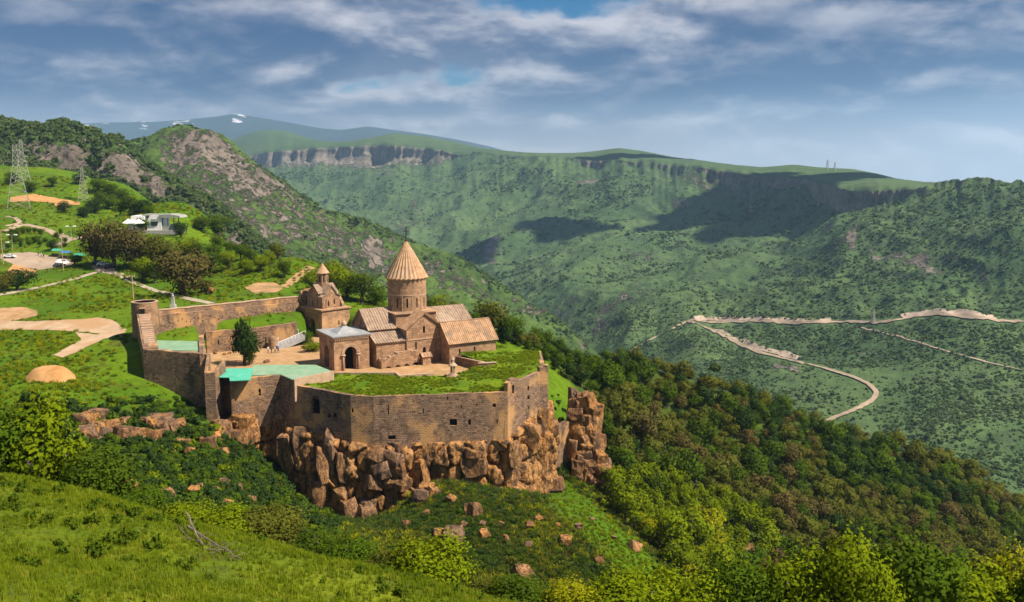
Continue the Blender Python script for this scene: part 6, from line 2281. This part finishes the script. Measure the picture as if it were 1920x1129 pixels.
def limb(px0, py0, px1, py1, up0, up1, r0, r1, n_=5, seed=0):
    rr = random.Random(seed)
    mb = MB()
    a = hh(px0, py0) + Vector((0, 0, up0)) - fb
    b_ = hh(px1, py1) + Vector((0, 0, up1)) - fb
    pp = a
    for i in range(n_):
        q = a.lerp(b_, (i + 1) / n_) + Vector((rr.uniform(-.06, .06), rr.uniform(-.06, .06), rr.uniform(-.05, .08)))
        ra, rb = r0 + (r1 - r0) * i / n_, r0 + (r1 - r0) * (i + 1) / n_
        mb.bar(pp, q, ra, 6, rb)
        pp = q
    mb.build('limb', 'dead_wood', branch)


limb(352, 1003, 452, 1056, 0.35, 0.15, 0.045, 0.02, 8, 1)
limb(350, 995, 378, 1030, 0.8, 0.15, 0.04, 0.03, 6, 2)
for i in range(22):
    x_, y_ = rnd.uniform(345, 445), 0
    y_ = 1002 + (x_ - 350) * 0.5 + rnd.uniform(-8, 14)
    limb(x_, y_, x_ + rnd.uniform(-32, 32), y_ + rnd.uniform(-6, 14), rnd.uniform(0.05, 0.25), rnd.uniform(0.1, 0.5), 0.018, 0.006, 3, 10 + i)


gt = []
for i, (px, py) in enumerate([(60, 1090), (240, 1090), (520, 1110)]):
    o = bpy.data.objects.new('grass_tuft', grass_tuft(700 + i))
    COL.objects.link(o)
    o.location = hh(px, py)
    o.scale = (0.45, 0.45, 0.45)
    tag(o, ['tall tuft of bright grass on the near hillside below the young tree', 'tuft of bright grass on the near hillside left of the fallen branch', 'tuft of bright grass on the near hillside right of the fallen branch'][i], 'grass tuft', 'grass tufts on the near hillside')
    gt.append(o)
NG = 36000
pg = grid_scatter(VH, NG, lambda qx, qy, a, nz: smooth(-0.5, 0.4, fbm(a[..., 0] / 3, a[..., 1] / 3, 4, 81)) + 0.35, rngS, (-80, 1300, 840, 1180))
scg = rngS.uniform(0.10, 0.30, NG) * (1 + 0.45 * fbm(pg[:, 0] / 2.2, pg[:, 1] / 2.2, 3, 82))
scatter('grass', pg, scg, rngS.uniform(0, 6.28, NG), rngS.integers(0, 3, NG), gt, 'long fresh grass on the near hillside')

hw = src_bush('hillside_weed', bush_mesh(390, 'leaf_green', 110, 0.13, 5), hh(120, 1040), 0.5, 'broad leaved weed standing in the near grass', 'weeds in the near grass')
NW = 420
pw = grid_scatter(VH, NW, lambda qx, qy, a, nz: smooth(0.0, 0.5, fbm(a[..., 0] / 4, a[..., 1] / 4, 4, 87)) + 0.03, rngS, (-60, 1000, 860, 1150))
scatter('hillside_weeds', pw, rngS.uniform(0.15, 0.55, NW), rngS.uniform(0, 6.28, NW), np.zeros(NW), [hw], 'broad leaved weeds among the near grass')

# ------------------------------------------------------------------ white cable car station and its terrace
plain_mat('white_wall', (0.70, 0.68, 0.64), (0.80, 0.78, 0.74), 0.4, bumpd=0.01)
plain_mat('grey_stone', (0.30, 0.28, 0.26), (0.42, 0.40, 0.37), 1.2, bumpd=0.05)
plain_mat('window_glass', (0.05, 0.07, 0.08), (0.08, 0.10, 0.11), 0.5, rough=0.15, spec=0.6)
plain_mat('canvas', (0.78, 0.76, 0.72), (0.84, 0.82, 0.78), 0.6)
plain_mat('galvanised', (0.25, 0.25, 0.21), (0.36, 0.36, 0.30), 0.6, rough=0.6, spec=0.4)
plain_mat('white_paint', (0.72, 0.72, 0.72), (0.78, 0.78, 0.78), 0.6, rough=0.35, spec=0.5)
plain_mat('dark_paint', (0.03, 0.032, 0.036), (0.045, 0.047, 0.05), 0.6, rough=0.35, spec=0.5)
plain_mat('rubber', (0.015, 0.015, 0.015), (0.025, 0.025, 0.025), 2.0)
plain_mat('stall_green', (0.05, 0.30, 0.20), (0.08, 0.38, 0.26), 1.0)
plain_mat('stall_blue', (0.05, 0.14, 0.34), (0.07, 0.18, 0.42), 1.0)
SY = hit(285, 437).y
sb = hit(285, 437)
stn = empty('station_building', sb)
tag(stn, 'white modern station building with slanted walls and a glass canopy on the slope', 'building')


def sp(px, py, dY=0.0):
    return at(px, py, SY + dY) - sb


def prism(parent, name, mat, poly_px, dep, dY=0.0):
    """front outline in the building's face, pushed back by dep metres"""
    f_ = [sp(x_, y_, dY) for x_, y_ in poly_px]
    k = len(f_)
    b_ = [p_ + Vector((0, dep, 0)) for p_ in f_]
    fs = [tuple(range(k)), tuple(range(2 * k - 1, k - 1, -1))] + [((i + 1) % k, i, k + i, k + (i + 1) % k) for i in range(k)]
    return mesh_obj(name, [tuple(p_) for p_ in f_ + b_], fs, mat, parent)


prism(stn, 'terrace_base', 'grey_stone', [(221, 440), (330, 440), (330, 432), (221, 432)], 12, -1.5)
wa = prism(stn, 'wall', 'white_wall', [(238, 432), (270, 432), (270, 405.5), (246, 405)], 9)
wb = prism(stn, 'wall', 'white_wall', [(276, 432.5), (303, 432.5), (302.5, 404), (281, 404), (275, 414)], 9)
prism(stn, 'wall', 'grey_stone', [(270.2, 432), (275.8, 432), (275.8, 404), (266, 403)], 6, 1.5)
for par, q in ((wa, [(250, 427), (262, 427), (262, 421), (250, 421)]), (wa, [(255, 414), (265, 414), (264, 409), (257, 409)]), (wb, [(284, 424), (294, 424), (296, 419), (296, 412), (283, 412), (283, 420)])):
    prism(par, 'window', 'window_glass', q, 0.3, -0.12)
prism(wb, 'window_hood', 'galvanised', [(283, 415.5), (296.5, 415.5), (295.5, 411), (284, 411)], 0.8, -0.75)
prism(stn, 'canopy_roof', 'galvanised', [(297, 408.2), (338, 408.6), (336, 405), (318, 401.8), (298, 402.5)], 9, -0.5)
prism(stn, 'roof_edge', 'galvanised', [(266, 405), (304, 405), (304, 402.4), (268, 402)], 7, 1.0)
for x_ in (304.5, 314, 325, 334):
    prism(stn, 'column', 'dark_paint', [(x_, 432), (x_ + 1.1, 432), (x_ + 1.1, 408), (x_, 408)], 0.3, 0.5)
prism(stn, 'glass_wall', 'window_glass', [(316.5, 430), (334, 431), (334, 419), (320, 420)], 0.4, -0.3)
prism(stn, 'railing', 'galvanised', [(304, 432), (316, 432), (316, 423.5), (304, 423.5)], 0.12, -0.6)
prism(stn, 'railing', 'galvanised', [(221, 433), (238, 433), (238, 429), (221, 430)], 0.12, -1.0)
for px, lab in ((241.5, 'white terrace parasol at the end of the white building'), (261, 'white terrace parasol before the white wall')):
    b0 = at(px, 432, SY - 2.2)
    pr = empty('parasol', b0)
    tag(pr, lab, 'parasol', 'parasols at the white building')
    mb = MB()
    mb.bar((0, 0, 0), (0, 0, 4.6), 0.08)
    mb.build('pole', 'galvanised', pr)
    mb = MB()
    mb.lathe([(2.7, 3.0), (1.5, 3.7), (0.5, 4.4), (0.05, 4.8)], 8)
    mb.build('canopy', 'canvas', pr)


# ------------------------------------------------------------------ lattice pylons
def pylon(px, pyb, pyt, Y, label, name='pylon', arms=(0.60, 0.74, 0.88), wb_=0.145, thick=0.11):
    base = at(px, pyb, Y)
    g_ = None
    H_ = at(px, pyt, Y).z - base.z
    e = empty(name, base, R(25))
    tag(e, label, 'pylon', 'power line pylons')
    w0 = H_ * wb_

    def half(f):
        return w0 * (1 - f) ** 1.25 + 0.018 * H_ if f < 0.62 else w0 * 0.3 ** 1.25 * (1 - (f - 0.62) * 1.6) + 0.014 * H_
    lv = [0, 0.14, 0.27, 0.39, 0.5, 0.6, 0.68, 0.76, 0.84, 0.92, 1.0]
    mast = MB()
    for sx_, sy_ in ((-1, -1), (1, -1), (1, 1), (-1, 1)):
        mb = MB()
        for a, b_ in zip(lv[:-1], lv[1:]):
            mb.bar((sx_ * half(a), sy_ * half(a), a * H_), (sx_ * half(b_), sy_ * half(b_), b_ * H_), thick, 4)
        mb.build('leg', 'galvanised', e)
    for a, b_ in zip(lv[:-1], lv[1:]):
        ha, hb = half(a), half(b_)
        c4 = [(-1, -1), (1, -1), (1, 1), (-1, 1)]
        for i in range(4):
            (x0, y0), (x1, y1) = c4[i], c4[(i + 1) % 4]
            mast.bar((x0 * ha, y0 * ha, a * H_), (x1 * hb, y1 * hb, b_ * H_), thick * 0.6, 3)
            mast.bar((x1 * ha, y1 * ha, a * H_), (x0 * hb, y0 * hb, b_ * H_), thick * 0.6, 3)
            mast.bar((x0 * hb, y0 * hb, b_ * H_), (x1 * hb, y1 * hb, b_ * H_), thick * 0.6, 3)
    mast.build('bracing', 'galvanised', e)
    for f, L_ in zip(arms, (0.13, 0.17, 0.11)):
        for sg in (-1, 1):
            mb = MB()
            tip = (sg * L_ * H_, 0, f * H_)
            for yy in (-1, 1):
                mb.bar((sg * half(f), yy * half(f), f * H_), tip, thick * 0.7, 3)
                mb.bar((sg * half(f), yy * half(f), (f + 0.05) * H_), tip, thick * 0.7, 3)
            mb.bar(tip, (tip[0], 0, tip[2] - 0.05 * H_), thick * 0.7, 4)
            mb.build('crossarm', 'galvanised', e)
    return e


pylon(36, 392, 272, hit(36, 392).y, 'tall pale lattice pylon standing below the orange road cut')
pylon(157, 379, 314, hit(157, 379).y, 'smaller lattice pylon at the end of the orange road cut')
pylon(44, 342, 262, hit(44, 342).y, 'dark lattice pylon half hidden behind the tall pale one', thick=0.14)
BVH_P = BVHTree.FromPolygons([tuple(v) for v in VP.reshape(-1, 3).tolist()], grid_faces(VP.shape[0], VP.shape[1]).tolist())
for px, pyb, pyt, lab in ((1551, 318, 300, 'tiny lattice pylon on the plateau dome'), (1565, 318, 304, 'tiny lattice pylon beside another on the plateau dome'), (1832, 352, 339, 'tiny lattice pylon on the plateau rim'), (1847, 351, 336, 'tiny lattice pylon next to the one on the plateau rim')):
    q = hit(px, pyb + 3, BVH_P)
    if q is not None:
        pylon(px, pyb + 3, pyt, q.y, lab, thick=0.35, wb_=0.12)
q = hit(1637, 604, BVH_D)
if q is not None:
    pylon(1637, 604, 580, q.y, 'small lattice pylon beside the upper valley road', thick=0.22)


# ------------------------------------------------------------------ vehicles, lamps, poles, stalls and people
def car(px, py, rz, mat, label, van=False):
    q = hit(px, py)
    if q is None:
        return
    e = empty('parked_car', q + Vector((0, 0, 0.12)), rz)
    tag(e, label, 'car', 'cars parked by the meadow trees')
    L_, Wd, hb, ht = (4.9, 1.9, 1.25, 2.15) if van else (4.4, 1.75, 0.88, 1.45)
    cs = [(-L_ / 2, 0.35), (-L_ / 2, hb * 0.85), (-L_ * 0.42, hb), (-L_ * 0.30, ht * 0.97), (-L_ * 0.05, ht), (L_ * 0.13, ht * 0.95), (L_ * 0.27, hb), (L_ * 0.46, hb * 0.82), (L_ / 2, hb * 0.6), (L_ / 2, 0.35)]
    k = len(cs)
    vs = []
    for yy, ins_ in ((-1, 1), (1, 1)):
        for x_, z_ in cs:
            t_ = 0.82 if z_ > hb * 1.02 else 1.0
            vs.append((x_, yy * Wd / 2 * t_, z_))
    fs = [tuple(range(k)), tuple(range(2 * k - 1, k - 1, -1))] + [((i + 1) % k, i, k + i, k + (i + 1) % k) for i in range(k)]
    mesh_obj('body', vs, fs, mat, e)
    for yy in (-1, 1):
        w_ = [(-L_ * 0.36, hb + 0.03), (L_ * 0.22, hb + 0.03), (L_ * 0.10, ht * 0.92), (-L_ * 0.28, ht * 0.93)]
        mesh_obj('side_window', [(x_, yy * (Wd / 2 * 0.93 + 0.012 - (z_ - hb) * 0.06), z_) for x_, z_ in w_], [(0, 1, 2, 3)], 'window_glass', e)
    mesh_obj('windscreen', [(L_ * 0.265 + .01, -Wd * 0.42, hb + 0.03), (L_ * 0.265 + .01, Wd * 0.42, hb + 0.03), (L_ * 0.14 + .02, Wd * 0.38, ht * 0.94), (L_ * 0.14 + .02, -Wd * 0.38, ht * 0.94)], [(0, 1, 2, 3)], 'window_glass', e)
    for x_ in (-L_ * 0.31, L_ * 0.31):
        for yy in (-1, 1):
            mb = MB()
            mb.bar((x_, yy * (Wd / 2 - 0.18), 0.33), (x_, yy * (Wd / 2 + 0.02), 0.33), 0.33, 12)
            mb.build('wheel', 'rubber', e)
    return e


car(18, 484, 0.1, 'white_paint', 'white car standing on the parking lot')
car(117, 497, 1.2, 'white_paint', 'white van parked at the edge of the lot by the pole', True)
car(112, 501, 1.0, 'dark_paint', 'dark car parked beside the white van')
car(205, 503, 0.6, 'dark_paint', 'dark car parked under the brown trees')
car(193, 499, 0.4, 'white_paint', 'white car half hidden under the brown trees')
car(183, 496, 0.5, 'dark_paint', 'dark car deepest under the brown trees')


def lamp(px, pyb, pyt, label, arms=2):
    q = hit(px, pyb)
    if q is None:
        return
    H_ = at(px, pyt, q.y).z - q.z
    e = empty('street_lamp', q)
    tag(e, label, 'lamp', 'lamps round the parking lot')
    mb = MB()
    mb.bar((0, 0, -0.3), (0, 0, H_), 0.12, 6, 0.07)
    mb.build('post', 'galvanised', e)
    for sg in ((-1, 1) if arms == 2 else (1,)):
        mb = MB()
        mb.bar((0, 0, H_ - 0.1), (sg * 1.1, 0, H_ + 0.2), 0.05, 5)
        mb.build('arm', 'galvanised', e)
        mb = MB()
        mb.box((sg * 1.5, 0, H_ + 0.2), (1.3, 0.6, 0.35), taper=0.7)
        mb.build('lamp_head', 'white_paint', e)


lamp(24, 470, 441, 'twin headed lamp above the parking lot')
lamp(134, 446, 425, 'lamp beside the lane to the white building')
lamp(8, 470, 455, 'single lamp beside the parking lot', 1)


def pole(px, pyb, pyt, label):
    q = hit(px, pyb)
    if q is None:
        return
    H_ = at(px, pyt, q.y).z - q.z
    e = empty('utility_pole', q)
    tag(e, label, 'pole', 'wooden utility poles')
    mb = MB()
    mb.bar((0, 0, -0.5), (0, 0, H_), 0.16, 6, 0.1)
    mb.build('post', 'coping', e)
    mb = MB()
    mb.box((0, 0, H_ - 0.5), (1.6, 0.12, 0.14), 0.4)
    mb.build('crossarm', 'coping', e)
    for s_ in (-0.7, 0.7):
        mb = MB()
        mb.lathe([(0.05, 0), (0.08, 0.1), (0.04, 0.25)], 6, (s_ * math.cos(0.4), s_ * math.sin(0.4), H_ - 0.43))
        mb.build('insulator', 'white_paint', e)


pole(119, 509, 437, 'pale utility pole at the corner of the parking lot')
pole(250, 560, 515, 'thin utility pole by the gravel path')
pole(6, 495, 430, 'utility pole at the far side of the lot')
# fence along the lot
fe = empty('fence', hit(62, 520))
tag(fe, 'dark post and rail fence below the parking lot', 'fence')
fp = [hit(x_, y_) for x_, y_ in densify([(62, 520), (80, 515), (106, 506)], 9)]
for p_ in fp:
    mb = MB()
    mb.bar(p_ - fe.location - Vector((0, 0, 0.2)), p_ - fe.location + Vector((0, 0, 1.5)), 0.07, 5)
    mb.build('post', 'iron', fe)
for zz_ in (0.5, 0.95, 1.4):
    mb = MB()
    for a, b_ in zip(fp[:-1], fp[1:]):
        mb.bar(a - fe.location + Vector((0, 0, zz_)), b_ - fe.location + Vector((0, 0, zz_)), 0.025, 4)
    mb.build('rail', 'iron', fe)
# market stalls under the trees
for px, py, mat, lab in ((108, 480, 'stall_green', 'green roofed market stall beside the parking lot'), (124, 484, 'stall_blue', 'blue market stall under the trees'), (150, 489, 'stall_green', 'dark green stall deep under the trees')):
    q = hit(px, py)
    e = empty('market_stall', q, -0.3)
    tag(e, lab, 'stall', 'market stalls by the lot')
    for sx_ in (-1, 1):
        for sy_ in (-1, 1):
            mb = MB()
            mb.bar((sx_ * 1.6, sy_ * 1.0, -0.2), (sx_ * 1.6, sy_ * 1.0, 2.2), 0.06, 5)
            mb.build('post', 'iron', e)
    mb = MB()
    mb.add([(-1.9, -1.3, 2.1), (1.9, -1.3, 2.1), (1.9, 1.3, 2.1), (-1.9, 1.3, 2.1), (-1.9, 0, 2.8), (1.9, 0, 2.8)], [(0, 1, 5, 4), (2, 3, 4, 5), (0, 4, 3), (1, 2, 5), (3, 2, 1, 0)])
    mb.build('canopy', mat, e)
    mb = MB()
    mb.box((0, -0.8, 0.5), (3.0, 0.8, 1.0))
    mb.build('counter', 'bark', e)


def person(loc, rz, shirt, legs, label, h_=1.72, stride=0.12):
    """one skinned body grown from a small skeleton; trousers and top by height, hair as a child"""
    J = [(0, 0, .53), (0, 0, .62), (0, 0, .72), (0, 0, .82), (0, 0, .87), (0, .01, .92), (0, .012, .975),
         (-.055, 0, .50), (-.06, stride * .5, .27), (-.062, stride, .03), (-.062, stride + .06 - .12, .015),
         (.055, 0, .50), (.06, -stride * .4, .27), (.062, -stride * .8, .03), (.062, -stride * .8 - .08, .015),
         (-.105, 0, .80), (-.135, .01, .63), (-.13, -.05, .49), (-.128, -.07, .44), (.105, 0, .80), (.135, .01, .63), (.13, -.04, .49), (.128, -.06, .44)]
    E_ = [(0, 1), (1, 2), (2, 3), (3, 4), (4, 5), (5, 6), (0, 7), (7, 8), (8, 9), (9, 10), (0, 11), (11, 12), (12, 13), (13, 14), (3, 15), (15, 16), (16, 17), (17, 18), (3, 19), (19, 20), (20, 21), (21, 22)]
    Rr = [.075, .07, .082, .07, .032, .05, .045, .055, .038, .026, .022, .055, .038, .026, .022, .036, .028, .022, .02, .036, .028, .022, .02]
    me = bpy.data.meshes.new('body')
    me.from_pydata([(x_ * h_, y_ * h_, z_ * h_) for x_, y_, z_ in J], E_, [])
    o = bpy.data.objects.new('body', me)
    COL.objects.link(o)
    sk = o.modifiers.new('skin', 'SKIN')
    for i, sv in enumerate(me.skin_vertices[0].data):
        sv.radius = (Rr[i] * h_, Rr[i] * h_ * 0.8)
        sv.use_root = i == 0
    sd_ = o.modifiers.new('sub', 'SUBSURF')
    sd_.levels = sd_.render_levels = 1
    m_, t = new_mat('clothes')
    z_ = t.sep(t.n('ShaderNodeTexCoord').outputs['Object'])[2]
    c_ = t.mix(t.ss(z_, .52 * h_, .53 * h_), legs, shirt)
    c_ = t.mix(t.ss(z_, .855 * h_, .86 * h_), c_, (0.42, 0.25, 0.17))
    t.n('ShaderNodeOutputMaterial', i_0=t.n('ShaderNodeBsdfDiffuse', i_Color=c_).outputs[0])
    me.materials.append(m_)
    e = empty('person', loc, rz)
    tag(e, label, 'person')
    o.parent = e
    mb = MB()
    mb.lathe([(.02, .995 * h_), (.05 * h_, .975 * h_), (.056 * h_, .95 * h_), (.05 * h_, .925 * h_)], 10, (0, .018 * h_, 0))
    mb.build('hair', 'rubber', e, True)
    return e


for px, py, rz, sh, lg, lab in [(503, 664, 0.5, (0.7, 0.7, 0.7), (0.05, 0.06, 0.1), 'person in a white top standing in the courtyard'), (509, 665, 2.2, (0.06, 0.06, 0.08), (0.04, 0.04, 0.05), 'person in black standing in the courtyard group'), (516, 664, 1.2, (0.5, 0.42, 0.38), (0.08, 0.08, 0.1), 'person in a beige top walking in the courtyard'), (522, 664, 4.0, (0.16, 0.13, 0.35), (0.05, 0.05, 0.07), 'person in a purple top walking in the courtyard')]:
    q = atz(px, py - 2, -0.05)
    person(q, rz, sh, lg, lab)
for px, py, rz, sh, lg, lab in [(72, 480, 0.3, (0.05, 0.05, 0.06), (0.04, 0.04, 0.05), 'person in dark clothes at the edge of the parking lot'), (78, 482, 2.0, (0.6, 0.6, 0.6), (0.05, 0.06, 0.1), 'person in a white top beside the parking lot'), (82, 484, 1.0, (0.03, 0.03, 0.04), (0.03, 0.03, 0.04), 'person in black near the stalls'), (162, 502, 1.0, (0.2, 0.05, 0.05), (0.04, 0.04, 0.05), 'person in a dark red top on the path junction')]:
    person(hit(px, py) + Vector((0, 0, 0.1)), rz, sh, lg, lab)
# stone sitting figure replaced by a plain block: fallen stones in the court
for px, py, w_ in [(500, 678, 1.2), (421, 664, 1.3), (430, 662, 1.0), (440, 660, 0.9), (404, 662, 1.1), (352, 614, 1.0), (365, 612, 0.8), (395, 608, 0.8), (380, 610, 0.7)]:
    q = atz(px, py, 0.15) if py > 650 else hit(px, py)
    o = put_rock(q, w_, w_ * .8, w_ * .6, None, 'fallen_stone', tilt=0.3)
    tag(o, 'pale fallen stone at the foot of the retaining wall' if py > 650 else 'pale fallen stone on the grass bank under the rampart', 'stone', 'fallen stones in the fortress')
# stone pillar monument behind the rampart, ruined wall stones beside the brown shrub
q = hit(325, 578)
e = empty('stone_pillar', q)
tag(e, 'small stone bust on a pillar outside the long rampart', 'monument')
mb = MB()
mb.box((0, 0, 0.4), (1.6, 1.6, 1.2), taper=0.8)
mb.build('plinth', 'grey_stone', e)
mb = MB()
mb.box((0, 0, 2.0), (0.8, 0.8, 2.2), taper=0.85)
mb.build('shaft', 'grey_stone', e)
mb = MB()
mb.lathe([(0.42, 3.1), (0.36, 3.4), (0.16, 3.55), (0.24, 3.8), (0.1, 4.05)], 10)
mb.build('bust', 'grey_stone', e, True)
ru = empty('stone_ruin', hit(393, 552))
tag(ru, 'heap of pale ruined masonry beside the brown shrub', 'ruin')
for i in range(16):
    q = hit(rnd.uniform(383, 402), rnd.uniform(544, 553))
    put_rock(q + Vector((0, 0, rnd.uniform(0.2, 2.4))), rnd.uniform(.9, 1.6), rnd.uniform(.9, 1.4), rnd.uniform(.7, 1.2), ru, 'stone', tilt=0.3)
# the ramp up to the gate church
ra, rb_ = atz(516, 648, 0.6), atz(566, 626, 2.6)
rp = empty('ramp', ra)
tag(rp, 'pale stone ramp with side rails leading up to the gate church', 'ramp')
dv = (rb_ - ra)
nv = Vector((-dv.y, dv.x, 0)).normalized()
vs = [tuple(p_ - ra) for p_ in (ra - nv * 1.6, ra + nv * 1.6, rb_ + nv * 1.6, rb_ - nv * 1.6)]
slab(rp, 'deck', 'metal_roof', [vs[0], vs[3], vs[2], vs[1]], 1.4)
for sg in (-1, 1):
    mb = MB()
    a, b_ = nv * 1.65 * sg, dv + nv * 1.65 * sg
    for i in range(9):
        p_ = a.lerp(b_, i / 8)
        mb.bar(p_, p_ + Vector((0, 0, 1.0)), 0.04, 4)
    mb.bar(a + Vector((0, 0, 1.0)), b_ + Vector((0, 0, 1.0)), 0.045, 4)
    mb.build('handrail', 'white_paint', rp)

# ------------------------------------------------------------------ drifting clouds whose shadows lie on the gorge
m, t = new_mat('cloud_white')
t.n('ShaderNodeOutputMaterial', i_0=t.n('ShaderNodeBsdfDiffuse', i_Color=(0.9, 0.9, 0.92)).outputs[0])
ico = bmesh.new()
bmesh.ops.create_icosphere(ico, subdivisions=3, radius=1.0)
iv = np.array([v.co[:] for v in ico.verts])
if_ = [tuple(v.index for v in f.verts) for f in ico.faces]
ico.free()


def cloud(px, py, lobes, label, h_=1500, seed=0):
    T_ = hit(px, py, BVH_D) or hit(px, py, BVH_P)
    if T_ is None:
        return
    c_ = T_ + sdir * ((h_ - T_.z) / sdir.z)
    rr = random.Random(seed)
    V_, F_ = [], []
    for dx, dy, rx, ry in lobes:
        n_ = iv * np.array([rx, ry, 70]) * (1 + 0.22 * fbm(iv[:, 0] * 2.2 + seed, iv[:, 1] * 2.2 + iv[:, 2], 4, seed))[:, None] + np.array([dx, dy, rr.uniform(-10, 25)])
        o_ = sum(len(v) for v in V_)
        V_.append(n_)
        F_ += [tuple(i + o_ for i in f) for f in if_]
    o = mesh_obj('cloud', [tuple(v) for v in np.concatenate(V_)], F_, 'cloud_white', smooth_=True)
    o.location = c_
    tag(o, label, kind='structure')


cloud(1400, 400, [(0, 0, 150, 120), (120, -90, 130, 110), (-90, 130, 120, 120), (190, 40, 110, 90), (20, 230, 110, 110), (-150, -20, 90, 70)], 'low cloud drifting over the gorge', seed=2)
cloud(1490, 350, [(0, 0, 130, 130), (100, 60, 110, 100), (-60, -120, 110, 90)], 'low cloud over the rim of the gorge', seed=3)
cloud(1060, 425, [(0, 0, 70, 150), (-60, 130, 60, 110), (60, -120, 60, 90)], 'small ragged cloud over the gorge', seed=4)
cloud(880, 480, [(0, 0, 50, 110), (-20, 90, 40, 80)], 'little cloud over the gorge floor', seed=5)
cloud(1175, 292, [(0, 0, 200, 120), (150, 30, 140, 100)], 'low cloud over the plateau', seed=6)
cloud(1600, 328, [(0, 0, 150, 110), (-130, 30, 120, 90)], 'low cloud over the plateau dome', seed=7)

# ------------------------------------------------------------------ the air: one even box of haze
mh = bpy.data.materials.new('haze_air')
mh.use_nodes = True
t = NT(mh.node_tree)
pv = t.n('ShaderNodeVolumePrincipled', i_Color=(0.42, 0.70, 1.0))
pv.inputs['Density'].default_value = 7e-5
pv.inputs['Anisotropy'].default_value = 0.25
om = t.n('ShaderNodeOutputMaterial')
t.t.links.new(pv.outputs[0], om.inputs['Volume'])
MAT['haze_air'] = mh
mb = MB()
mb.box((0, 4500, 50), (36000, 16400, 1500))
hz_o = mb.build('haze', 'haze_air')
tag(hz_o, 'thin blue haze in the air of the valley', kind='stuff')
